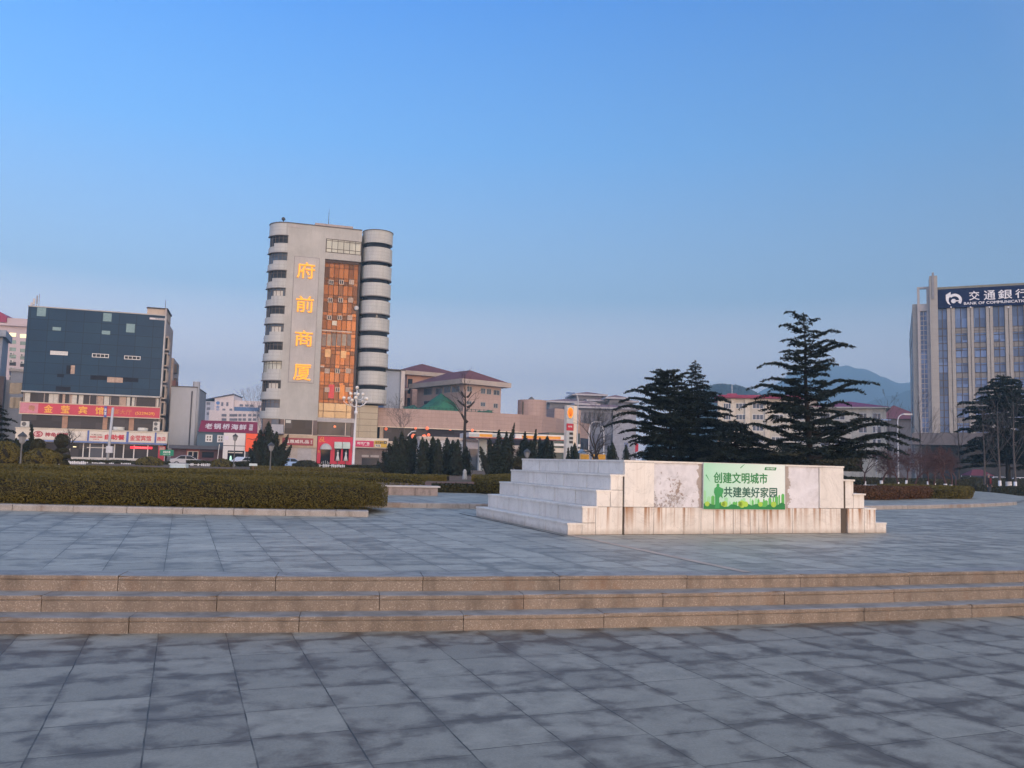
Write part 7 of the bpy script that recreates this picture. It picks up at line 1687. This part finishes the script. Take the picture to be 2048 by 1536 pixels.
bed = MB().slab([(p.x, p.y) for p in (gnd(850, 978, .54), gnd(1000, 978, .54), gnd(1000, 964, .54), gnd(850, 964, .54))], .532, .545).build("flower_bed", paint("red brown leaf litter", (.17, .075, .040), .9, .35, 1.5)); tag(bed, kind="structure")

# ================================================================== STREET FURNITURE, CARS, PERSON
M_LPW = paint("lamp post white", (.66, .67, .68), .4, .05); M_LPG = paint("lamp post grey", (.42, .44, .47), .4, .06); M_LPD = paint("lantern dark metal", (.05, .052, .055), .5, .1)
M_GLOBE = paint("milky globe", (.70, .66, .58), .25, .05)
def pf(px, py, Y): return at(px, py, Y)
# many-globed white lamp post
YL = 96; b = at(706, 928, YL); gl = thing("globe_lamp", "tall white lamp post with three tiers of milky globes beside the bridal shop", "street lamp", (b.x, YL, 0)); rel = lambda x, y, dy=0.0: (lambda q: Vector((q.x - b.x, dy, q.z)))(at(*z4_(x, y), YL))
tp = rel(1175, 545); ax = lambda f: Vector((tp.x * f, 0, tp.z * f))
MB().tube([ax(f) for f in (0, .06, .07, .25, .55, .70, .705, .74, .745, .8, .9, 1)], [.22, .22, .16, .15, .13, .12, .19, .19, .12, .10, .08, .05], 12).build("post", M_LPW, gl, True)
MB().tube([(0, 0, 0), (0, 0, .5)], [.34, .28], 12).build("base", M_LPW, gl)
tiers = [((1175, 522),), ((1113, 592), (1148, 588), (1190, 600), (1232, 594), (1170, 636)), ((1045, 642), (1078, 636), (1130, 668), (1262, 642), (1296, 652), (1222, 668))]
for ti, tier_ in enumerate(tiers):
    for k, (x, y) in enumerate(tier_):
        dy = 0 if ti == 0 else (-.75, .5, -.6, .45, -.95, .75)[k] * (.7 if ti == 1 else 1.0); g_ = rel(x, y, dy)
        arm = MB()
        if ti: 
            root = ax((.905, .90, .80)[ti] if ti < 3 else .8); arm.tube([root, root.lerp(g_, .35) + Vector((0, 0, -.32)), root.lerp(g_, .75) + Vector((0, 0, -.48)), Vector((g_.x, g_.y, g_.z - .38)), Vector((g_.x, g_.y, g_.z - .18))], .038, 6); a_ = arm.build("arm", M_LPW, gl, True)
        MB().ball(tuple(g_), .20, 14, 10).build("globe", M_GLOBE, gl, True)
# curved neck street lights
def street_light(label, px, py0, py1, Y, arm_px, mat, head_mat, group="curved neck street lights", r0=.09, head=True):
    b = at(px, py0, Y); t_ = at(px, py1, Y); t = thing("street_light", label, "street lamp", (b.x, Y, 0), 0, group); z1 = t_.z; a = at(px + arm_px[0], py1 + arm_px[1], Y); dx = a.x - b.x; dz = a.z - z1
    MB().tube([(0, 0, 0), (0, 0, z1 * .5), (0, 0, z1), (dx * .15, 0, z1 + dz * .55), (dx * .5, 0, z1 + dz * .9), (dx, 0, z1 + dz)], [r0, r0 * .85, r0 * .7, r0 * .6, r0 * .55, r0 * .5], 8).build("pole", mat, t, True)
    if head:
        s_ = 1 if dx > 0 else -1; MB().box(dx - .1 * s_, dx + .95 * s_, -.18, .18, z1 + dz - .05, z1 + dz + .12).build("lamp_head", head_mat, t)
    return t
M_BLH = paint("lamp head blue", (.10, .19, .38), .4)
street_light("tall grey street light with a blue head next to the fuel pylon", 1154, 915, 800, 106, (-6, -13), M_LPG, M_BLH)
street_light("white street light with a right-curving neck behind the low forked tree", 1177, 925, 862, 118, (12, -18), M_LPW, M_LPG)
street_light("slender white street light with a left-curving neck by the broad cedar", 1207, 925, 866, 122, (-6, -14), M_LPW, M_LPG, head=False)
street_light("white street light with a blue head before the cream wing", 1753, 935, 852, 105, (12, -12), M_LPG, M_BLH)
street_light("bright white street light pole between the cream wing and the bank", 1797, 955, 842, 98, (10, -13), M_LPW, M_LPG)
street_light("bent white street light peeping over the feathery juniper clump", 812, 930, 878, 100, (20, -16), M_LPW, M_LPG, head=False)
# park lanterns
def lantern(label, px, py_base, py_top, Y, pale=True):
    b = at(px, py_base, Y); tp = at(px, py_top, Y); z0 = ground_z(b.x, Y); h_ = tp.z - z0; t = thing("park_lantern", label, "lamp post", (b.x, Y, z0), 0, "small park lanterns"); s_ = .24
    MB().tube([(0, 0, 0), (0, 0, .25), (0, 0, .3), (0, 0, h_ - .62)], [.09, .08, .05, .04], 8).build("post", paint("lantern post grey", (.10, .105, .105), .5), t)
    MB().lathe([(.05, h_ - .66), (.10, h_ - .60), (s_ * .55, h_ - .58), (s_ * .9, h_ - .28), (s_ * .9, h_ - .26)], 6).build("glass_body", paint("lantern glass", (.24, .25, .26), .25, .1), t)
    MB().lathe([(s_ * 1.15, h_ - .26), (s_ * .8, h_ - .15), (.05, h_ - .04), (.02, h_)], 6).build("cap", M_LPD, t); return t
lantern("black capped park lantern standing before the hotel's white S sign", 40, 936, 863, 44)
lantern("thin dark park lantern in front of the white shop", 467, 936, 867, 74)
lantern("park lantern in front of the spreading juniper by the gift shop", 540, 940, 884, 60)
lantern("park lantern whose head shows above the marble stairs", 1053, 950, 897, 58)
# poles and signs
b = at(214, 930, 100); t = thing("grey_pole", "tall plain grey pole with a white cabinet in front of the hotel signs", "pole", (b.x, 100, 0)); q = at(226, 815, 100)
MB().tube([(0, 0, 0), ((q.x - b.x), 0, q.z)], [.17, .14], 10).build("pole", M_LPG, t, True); c = at(222, 899, 100); MB().box(c.x - b.x - .38, c.x - b.x + .34, -.45, -.12, c.z - .4, c.z + .38).build("cabinet", paint("cabinet pale", (.52, .53, .55), .4), t)
b = at(327, 928, 94); t = thing("street_name_sign", "green street name sign on a thin post beside the hotel corner", "sign", (b.x, 94, 0)); a = at(320, 911, 94); c = at(348, 900, 94)
MB().tube([(0, 0, 0), (.1, 0, c.z)], .04, 6).build("post", M_LPG, t); MB().box(a.x - b.x, c.x - b.x, -.08, -.02, a.z, c.z).build("panel", paint("street sign green", (.01, .20, .11), .4, .05), t)
text_part("府前东路", "lettering", M_WHITE_L, t, (a.x + c.x) / 2 - b.x, a.z + (c.z - a.z) * .62, .8, .24, -.08, .01, .01); text_part("FUQIAN  RD", "small_lettering", M_WHITE_L, t, (a.x + c.x) / 2 - b.x, a.z + (c.z - a.z) * .22, .8, .1, -.08, .01, .0)
b = at(506, 942, 58); t = thing("garden_sign", "small pale sign on a thin red post in front of the dark juniper", "sign", (b.x, 58, ground_z(b.x, 58))); zz = at(506, 930, 58).z - ground_z(b.x, 58); MB().tube([(0, 0, 0), (0, 0, zz)], .02, 5).build("post", paint("post red brown", (.25, .09, .07), .6), t); MB().box(-.27, .27, -.03, .0, zz - .06, zz + .1).build("panel", paint("sign pale blue", (.50, .58, .58), .5, .06), t)
b = at(1252, 935, 90); t = thing("blue_sign_post", "thin post with a small blue sign between two dim junipers", "sign", (b.x, 90, 0)); zz = at(1250, 885, 90).z; MB().tube([(0, 0, 0), (0, 0, zz)], .045, 6).build("post", M_LPG, t); MB().box(-.25, .2, -.06, 0, zz - .45, zz).build("panel", paint("blue panel dim", (.16, .20, .32), .5), t)
b = at(1240, 935, 92); t = thing("thin_post", "short thin grey post beside the blue sign post", "pole", (b.x, 92, 0)); MB().tube([(0, 0, 0), (0, 0, at(1240, 897, 92).z)], .04, 6).build("post", M_LPG, t)
b = at(1274, 935, 88); t = thing("red_banner_post", "white post with a red hanging banner beside the broad cedar", "banner", (b.x, 88, 0)); zz = at(1272, 872, 88).z; MB().tube([(0, 0, 0), (0, 0, zz)], .04, 6).build("post", M_LPW, t); MB().prism([(-.22, at(1272, 905, 88).z), (.1, at(1272, 902, 88).z), (.12, at(1272, 888, 88).z), (-.2, at(1272, 886, 88).z)], -.05, -.02).build("banner", paint("banner red", (.38, .012, .04), .6), t)
for i, (px0, px1, py, lab) in enumerate(((1161, 1178, 911, "short yellow road barrier beside the low forked tree"), (1185, 1211, 911, "longer yellow road barrier beyond the plinth's upper edge"))):
    a = at(px0, py + 4, 90); c = at(px1, py - 2, 90); t = thing("road_barrier", lab, "barrier", (a.x, 90, 0), 0, "yellow road barriers"); W2 = c.x - a.x; yb_ = paint("barrier yellow", (.52, .27, .02), .5, .15, 3)
    MB().box(0, W2, 0, .3, a.z * .0 + .6, c.z).build("top_panel", yb_, t); MB().box(.05, .25, 0, .3, 0, .6).build("foot", yb_, t); MB().box(W2 - .25, W2 - .05, 0, .3, 0, .6).build("foot", yb_, t)
b = at(1279, 935, 80); t = thing("stall_umbrella", "small blue market umbrella near the yellow barriers", "umbrella", (at(1163, 905, 92).x, 92, 0)); zz = at(1163, 898, 92).z; MB().tube([(0, 0, 0), (0, 0, zz)], .03, 6).build("pole", M_LPG, t); MB().lathe([(.62, zz - .45), (.3, zz - .18), (.02, zz)], 8).build("canopy", paint("umbrella blue", (.12, .20, .30), .7), t)
# picket fence pieces
def picket(label, px0, px1, py0, py1, Y, n, seed, gaps=0.0):
    rr = random.Random(seed); a = at(px0, py1, Y); c = at(px1, py0, Y); t = thing("picket_fence", label, "fence", (a.x, Y, max(0, a.z - .05)), 0, "white picket fences"); L_ = c.x - a.x; H_ = c.z - max(0, a.z - .05)
    mb = MB(); [mb.box(x - .05, x + .05, 0, .04, 0, H_ * rr.uniform(.9, 1)) for x in [L_ * (i + .5) / n for i in range(n)] if rr.random() > gaps]; mb.build("pickets", M_LPW, t); MB().box(0, L_, .04, .08, H_ * .72, H_ * .80).box(0, L_, .04, .08, H_ * .2, H_ * .28).build("rails", M_LPW, t); return t
picket("white picket fence beside the tiered topiary", 135, 172, 922, 936, 74, 10, 1)
picket("broken white picket fence showing through the dark street hedge", 172, 262, 926, 937, 81, 26, 2, .35)
picket("white picket fence bits behind the clipped dome by the white shop", 376, 470, 928, 938, 82.5, 26, 3, .4)
picket("white picket fence in front of the red bridal shop", 634, 690, 929, 939, 85, 16, 4, .2)
# cars
def car(name, label, px, py_base, Y, heading, col, kind="sedan", group=None):
    b = at(px, py_base, Y); z0 = max(0, min(b.z, ground_z(b.x, Y))); z0 = ground_z(b.x, Y); t = thing(name, label, "car" if kind != "van" else "van", (b.x, Y, z0), R(heading), group); m_ = paint("car paint " + name + kind + str(px), col, .25, .04, .5, spec=.6)
    if kind == "van": prof = [(-2.0, .35), (2.0, .35), (2.05, .8), (1.95, 1.1), (1.45, 1.75), (-1.95, 1.8), (-2.05, 1.2)]; cab = [(1.30, 1.1), (1.78, 1.1), (1.36, 1.66), (1.0, 1.66), (1.0, 1.1)]; wins = [cab, [(-.2, 1.1), (.9, 1.1), (.9, 1.66), (-.2, 1.66)], [(-1.7, 1.1), (-.35, 1.1), (-.35, 1.66), (-1.7, 1.66)]]
    else: prof = [(-2.2, .38), (2.2, .35), (2.25, .62), (2.1, .82), (1.15, .95), (.45, 1.42), (-.85, 1.45), (-1.6, 1.02), (-2.2, .95), (-2.28, .6)]; wins = [[(-.15, .98), (1.02, .98), (.42, 1.36), (-.15, 1.38)], [(-1.4, 1.0), (-.25, .98), (-.25, 1.38), (-.85, 1.39)]]
    o = MB().prism(prof, -.85, .85).build("body", m_, t); bv = o.modifiers.new("bevel", "BEVEL"); bv.width = .09; bv.segments = 2
    for w_ in wins: MB().prism(w_, -.868, -.84).build("side_window", G_DARK, t); MB().prism(w_, .84, .868).build("side_window", G_DARK, t)
    if kind != "van": MB().add([(1.12, -.68, .97), (1.12, .68, .97), (.47, .62, 1.41), (.47, -.62, 1.41)], [(0, 1, 2, 3)]).build("windscreen", G_DARK, t)
    else: MB().add([(1.98, -.72, 1.1), (1.98, .72, 1.1), (1.5, .68, 1.70), (1.5, -.68, 1.70)], [(0, 1, 2, 3)]).build("windscreen", G_DARK, t)
    for x in (-1.35, 1.38):
        for s_ in (-1, 1):
            w_ = MB().tube([(x, s_ * .70, .32), (x, s_ * .89, .32)], .32, 18).build("wheel", paint("tyre black", (.02, .02, .02), .8), t); MB().tube([(x, s_ * .88, .32), (x, s_ * .905, .32)], .19, 12).build("rim", M_LPG, w_)
    for s_ in (-1, 1): MB().ball((2.14, s_ * .58, .70), .12, 8, 6, (.6, 1.4, .7)).build("headlight", M_GLOBE, t); MB().ball((-2.2, s_ * .62, .8), .1, 8, 6, (.5, 1.4, .9)).build("tail_light", paint("tail light red", (.35, .01, .01), .3), t)
    return t
car("parked_car", "silver saloon car parked by the maroon restaurant's doorway", 376, 926, 117, 13, (.38, .40, .43), "sedan", "parked cars")
car("parked_car", "blue and white patrol car beside the spreading juniper and gift shop", 580, 937, 118, 25, (.20, .36, .62), "sedan", "parked cars")
car("parked_car", "small white car by the white shop's doorway behind the hedge", 490, 937, 116, 60, (.55, .58, .62), "sedan", "parked cars")
car("parked_car", "white car between the saplings in front of the bank", 1992, 962, 118, 165, (.60, .61, .62), "sedan", "parked cars")
car("parked_car", "white car behind the last sapling at the photo's right edge", 2033, 964, 116, 165, (.60, .61, .62), "sedan", "parked cars")
t = thing("tent_stall", "dim red canopy stall behind the saplings near the bank", "stall", (at(1955, 960, 112).x, 112, 0)); c = at(1955, 942, 112); wS = 1.6
MB().add([(-wS, -1.2, c.z - .6), (wS, -1.2, c.z - .6), (wS, 1.2, c.z - .6), (-wS, 1.2, c.z - .6), (-.6, 0, c.z + .2), (.6, 0, c.z + .2)], [(0, 1, 5, 4), (1, 2, 5), (2, 3, 4, 5), (3, 0, 4)]).build("canopy", paint("tent red", (.11, .02, .035), .7), t)
for x in (-wS + .1, wS - .1):
    for y in (-1.1, 1.1): MB().tube([(x, y, 0), (x, y, c.z - .6)], .04, 5).build("leg", M_LPG, t)
MB().box(-wS + .2, wS - .2, -.6, .8, 0, 1.1).build("counter", paint("counter teal", (.05, .11, .12), .7), t)
b = at(358, 938, 62); z0 = ground_z(b.x, 62); t = thing("equipment_box", "low pale blue equipment box with a rounded lid in front of the dark street hedge", "box", (b.x, 62, z0)); q = at(358, 927, 62).z - z0
MB().slab([(.58 * math.cos(a) ** 3 if False else max(-.58, min(.58, .75 * math.cos(a))), max(-.35, min(.35, .45 * math.sin(a)))) for a in [k * math.pi / 10 for k in range(20)]], 0, max(.2, q - .08)).build("body", paint("pale blue metal", (.45, .56, .60), .4, .06), t)
MB().box(-.62, .6, -.38, .38, max(.2, q - .08), max(.28, q)).build("lid", paint("pale blue lid", (.55, .64, .67), .4, .06), t)
# pale standing stone and a white stone ball by the topiary
b = at(929, 962, 52); z0 = ground_z(b.x, 52); t = thing("standing_stone", "small white standing stone in front of the cone junipers", "stone", (b.x, 52, z0)); hs_ = at(929, 938, 52).z - z0
mb = MB(); mb.lathe([(.15, 0), (.17, hs_ * .15), (.14, hs_ * .4), (.11, hs_ * .62), (.13, hs_ * .75), (.07, hs_ * .93), (.02, hs_)], 9); o = mb.build("stone", paint("white stone", (.28, .30, .31), .8, .15, 4), t, True)
t = thing("white_vase", "small white vase by the tiered topiary's foot", "vase", (at(113, 938, 50).x, 50, ground_z(-26, 50))); MB().lathe([(.10, 0), (.05, .12), (.06, .2), (.17, .34), (.18, .42), (.12, .5), (.02, .52)], 12).build("body", paint("vase white", (.6, .62, .66), .4), t, True)

# ------------------------------------------------------------------ the person on the path
PX, PY_ = 1978, 991; pp = gnd(PX, PY_, 0.0); hgt = 1.70
per = thing("person", "person in a dark jacket, red top and dark trousers on the paved path", "person", (pp.x, pp.y, 0), R(28))
def skin_body(name, verts, edges, mat, parent, sub=1, root=0):
    me = bpy.data.meshes.new(name); me.from_pydata([v[:3] for v in verts], edges, []); o = link_mesh(name, me, mat, parent); me.skin_vertices or me.attributes
    sk = o.modifiers.new("skin", "SKIN"); sk.use_smooth_shade = True
    lay = me.skin_vertices[0].data
    for i, v in enumerate(verts): lay[i].radius = (v[3], v[4] if len(v) > 4 else v[3]); lay[i].use_root = (i == root)
    s_ = o.modifiers.new("subdivision", "SUBSURF"); s_.levels = sub; s_.render_levels = sub
    bpy.context.view_layer.update(); m2 = bpy.data.meshes.new_from_object(o.evaluated_get(bpy.context.evaluated_depsgraph_get())); o.modifiers.clear(); o.data = m2; m2.materials.clear(); m2.materials.append(mat)
    m2.polygons.foreach_set("use_smooth", [True] * len(m2.polygons)); return o
skin_m = paint("skin", (.30, .185, .135), .6, .05); jk = paint("jacket black", (.014, .014, .018), .8, .2); tr_ = paint("trousers dark blue", (.018, .024, .035), .8, .15)  # skin toned down: the shade of nearby trees is put into its colour
# body: pelvis, spine, neck, head; arms hanging; legs mid-stride
bv_ = [(0, 0, .92, .09, .07), (0, 0, 1.12, .09, .07), (0, 0, 1.32, .10, .07), (0, 0, 1.43, .07, .06), (0, 0, 1.50, .05), (0, -.01, 1.56, .075, .085), (0, -.005, 1.64, .08, .09), (0, 0, 1.69, .045),
       (.17, 0, 1.39, .04), (.22, -.02, 1.12, .032), (.24, -.08, .88, .026), (.245, -.10, .80, .026), (-.17, 0, 1.39, .04), (-.22, .02, 1.12, .032), (-.24, -.02, .88, .026), (-.245, -.03, .80, .03),
       (.09, 0, .86, .06), (.10, -.05, .48, .045), (.11, .04, .09, .035), (.11, -.10, .035, .03), (-.09, 0, .86, .06), (-.11, -.06, .48, .045), (-.14, -.10, .09, .035), (-.15, -.24, .035, .03)]
be = [(0, 1), (1, 2), (2, 3), (3, 4), (4, 5), (5, 6), (6, 7), (2, 8), (8, 9), (9, 10), (10, 11), (2, 12), (12, 13), (13, 14), (14, 15), (0, 16), (16, 17), (17, 18), (18, 19), (0, 20), (20, 21), (21, 22), (22, 23)]
body = skin_body("body", bv_, be, skin_m, per)
jv = [(0, 0, .84, .20, .16), (0, 0, 1.1, .19, .15), (0, 0, 1.32, .21, .15), (0, 0, 1.44, .09, .085), (.18, 0, 1.38, .078), (.235, -.02, 1.12, .062), (.255, -.085, .86, .06), (-.18, 0, 1.38, .078), (-.235, .02, 1.12, .062), (-.255, -.022, .86, .06)]
skin_body("jacket", jv, [(0, 1), (1, 2), (2, 3), (2, 4), (4, 5), (5, 6), (2, 7), (7, 8), (8, 9)], jk, per)
skin_body("trousers", [(0, 0, .93, .17, .14), (.09, 0, .84, .125), (.10, -.05, .48, .10), (.11, .04, .07, .085), (-.09, 0, .84, .125), (-.11, -.06, .48, .10), (-.14, -.10, .07, .085)], [(0, 1), (1, 2), (2, 3), (0, 4), (4, 5), (5, 6)], tr_, per)
MB().prism([(-.06, .95), (.06, .95), (.075, 1.40), (-.075, 1.40)], -.19, -.12).build("red_top", paint("top dark red", (.16, .012, .02), .8), per)
MB().ball((0, .012, 1.648), .095, 14, 10, (.93, 1.04, .95)).build("hair", paint("grey hair", (.17, .165, .16), .9), per, True)
fc = MB()
for s_ in (-1, 1): fc.ball((s_ * .033, -.092, 1.615), .012, 8, 6)
fc.build("eyes", paint("eye dark", (.02, .015, .012), .3), per); MB().add([(-.014, -.088, 1.585), (.014, -.088, 1.585), (0, -.118, 1.585), (0, -.09, 1.62)], [(0, 1, 2), (0, 2, 3), (1, 3, 2)]).build("nose", skin_m, per); MB().box(-.025, .025, -.092, -.085, 1.552, 1.560).build("mouth", paint("lips", (.28, .10, .09), .5), per)
for s_, (hx_, hy_) in ((1, (.247, -.105)), (-1, (-.247, -.035))):
    hd = MB(); hd.tube([(hx_, hy_, .81), (hx_, hy_ - .01, .72)], [.024, .030], 8)
    for k in range(4): y = hy_ - .035 + .020 * k; l_ = (.062, .075, .08, .068)[k]; hd.tube([(hx_, y, .725), (hx_ - s_ * .008, y - .004, .725 - l_ * .55), (hx_ - s_ * .022, y - .006, .725 - l_)], [.009, .0085, .007], 6)
    hd.tube([(hx_, hy_ - .02, .78), (hx_ - s_ * .008, hy_ - .055, .745), (hx_ - s_ * .012, hy_ - .065, .715)], [.011, .010, .008], 6); hd.build("hand", skin_m, per, True)
for fx, fy in ((.11, -.03), (-.15, -.17)): MB().ball((fx, fy - .02, .045), 1, 10, 7, (.05, .135, .05)).build("shoe", paint("shoe black", (.012, .012, .012), .5), per, True)

# ================================================================== HILLS AND AIR
def ridge(name, pts, Y, depth, mat, seed, rough, label_kind="structure"):
    """hill range as solid ground: skyline heights at Y, falling away before and behind"""
    P = [at(px, py, Y) for px, py in pts]; mb = MB(); nx = 160; ny = 26; xs = [p.x for p in P]; zs = [p.z for p in P]
    for i in range(nx + 1):
        x = xs[0] + (xs[-1] - xs[0]) * i / nx; z = float(np.interp(x, xs, zs))
        for j in range(ny + 1):
            v = j / ny * 2 - 1; f = max(0.0, 1 - abs(v) ** 1.25) if v < 0 else max(0.0, 1 - v ** 1.5)
            n = mnoise.fractal(Vector((x / rough, v * depth / rough, seed)), 1.0, 2.0, 5)
            h_ = z * f * (1 + .10 * n * (1 - .0)) + z * .045 * mnoise.noise(Vector((x / rough * 9, v * depth / rough * 9, seed))) * f; xx = x * (Y + v * depth * .5) / Y
            mb.v.append((xx, Y + v * depth, h_ - 2))
    for i in range(nx):
        for j in range(ny): a = i * (ny + 1) + j; mb.f.append((a, a + ny + 1, a + ny + 2, a + 1))
    o = mb.build(name, mat, None, True); tag(o, kind=label_kind); return o
def hill_mat(name, a, b2, sc):
    m, t, n, b = _base(name); co = objco(t); f = noise_(t, co, sc, 8.0, .65); f2 = noise_(t, co, sc * 12, 5.0, .7)
    c = mixc(t, maprange(t, f, .38, .62), a, b2); L(t, mixc(t, maprange(t, f2, .45, .7, 0, .6), c, tuple(q * .5 for q in a)), b.inputs["Base Color"]); b.inputs["Roughness"].default_value = .95; b.inputs["Specular IOR Level"].default_value = .05
    bump(t, b, f2, .8, 8.0); return m
M_HILL = hill_mat("hillside scrub", (.045, .062, .045), (.085, .088, .075), .006)
ridge("hill", [(1380, 845), (1440, 815), (1490, 792), (1530, 775), (1560, 758), (1590, 744), (1625, 739), (1655, 733), (1690, 730), (1720, 733), (1745, 736), (1765, 746), (1785, 755), (1815, 762), (1860, 775), (1920, 795), (2000, 810), (2090, 830), (2200, 860)], 2600, 760, M_HILL, 3, 420)
ridge("near_hill", [(1300, 880), (1360, 830), (1400, 792), (1415, 776), (1432, 770), (1452, 771), (1475, 773), (1500, 782), (1540, 800), (1600, 830), (1680, 870)], 1000, 175, hill_mat("wooded hill", (.016, .026, .016), (.035, .045, .026), .02), 8, 60)
ridge("low_hill", [(1500, 900), (1600, 850), (1680, 815), (1760, 795), (1820, 782), (1900, 772), (2000, 790), (2100, 850)], 1800, 380, M_HILL, 14, 220)
# wooded crest of the near hill: rows of small tree crowns that read as one mass
rs_ = np.random.RandomState(5); Pp = []; Nn = []
for k in range(900):
    px = rs_.uniform(1395, 1545); c = at(px, float(np.interp(px, [1395, 1415, 1432, 1452, 1475, 1500, 1545], [796, 776, 770, 771, 773, 782, 804])), 996 - rs_.uniform(0, 66)); r_ = rs_.uniform(1.6, 3.5)
    for q in range(6): d = rs_.normal(0, 1, 3); d /= np.linalg.norm(d); d[2] = abs(d[2]); Pp.append((c.x + d[0] * r_, c.y + d[1] * r_, c.z - rs_.uniform(0, 9) * (q > 0) + d[2] * r_ * .8 - 1.5)); Nn.append(tuple(d))
o = cards_obj("wooded_crest", Pp, Nn, 2.0, leafmat("far wood", (.014, .024, .015), (.035, .045, .026), .9), None, 6, .5, .8); tag(o, "dark wooded crest of the near hill beside the slim cedar", kind="stuff")

hz = MB().box(-1900, 2900, -90, 3450, -1.1, 345).build("haze", None); tag(hz, "thin blue evening haze over the whole square and hills", kind="stuff")
hm = bpy.data.materials.new("haze"); hm.use_nodes = True; hn = hm.node_tree; hn.nodes.clear(); ho = hn.nodes.new("ShaderNodeOutputMaterial"); hv = hn.nodes.new("ShaderNodeVolumePrincipled")
hv.inputs["Color"].default_value = (.44, .76, 1.0, 1); hv.inputs["Density"].default_value = .00055; hv.inputs["Anisotropy"].default_value = 0.0
hn.links.new(hv.outputs[0], ho.inputs["Volume"]); hz.data.materials.append(hm)
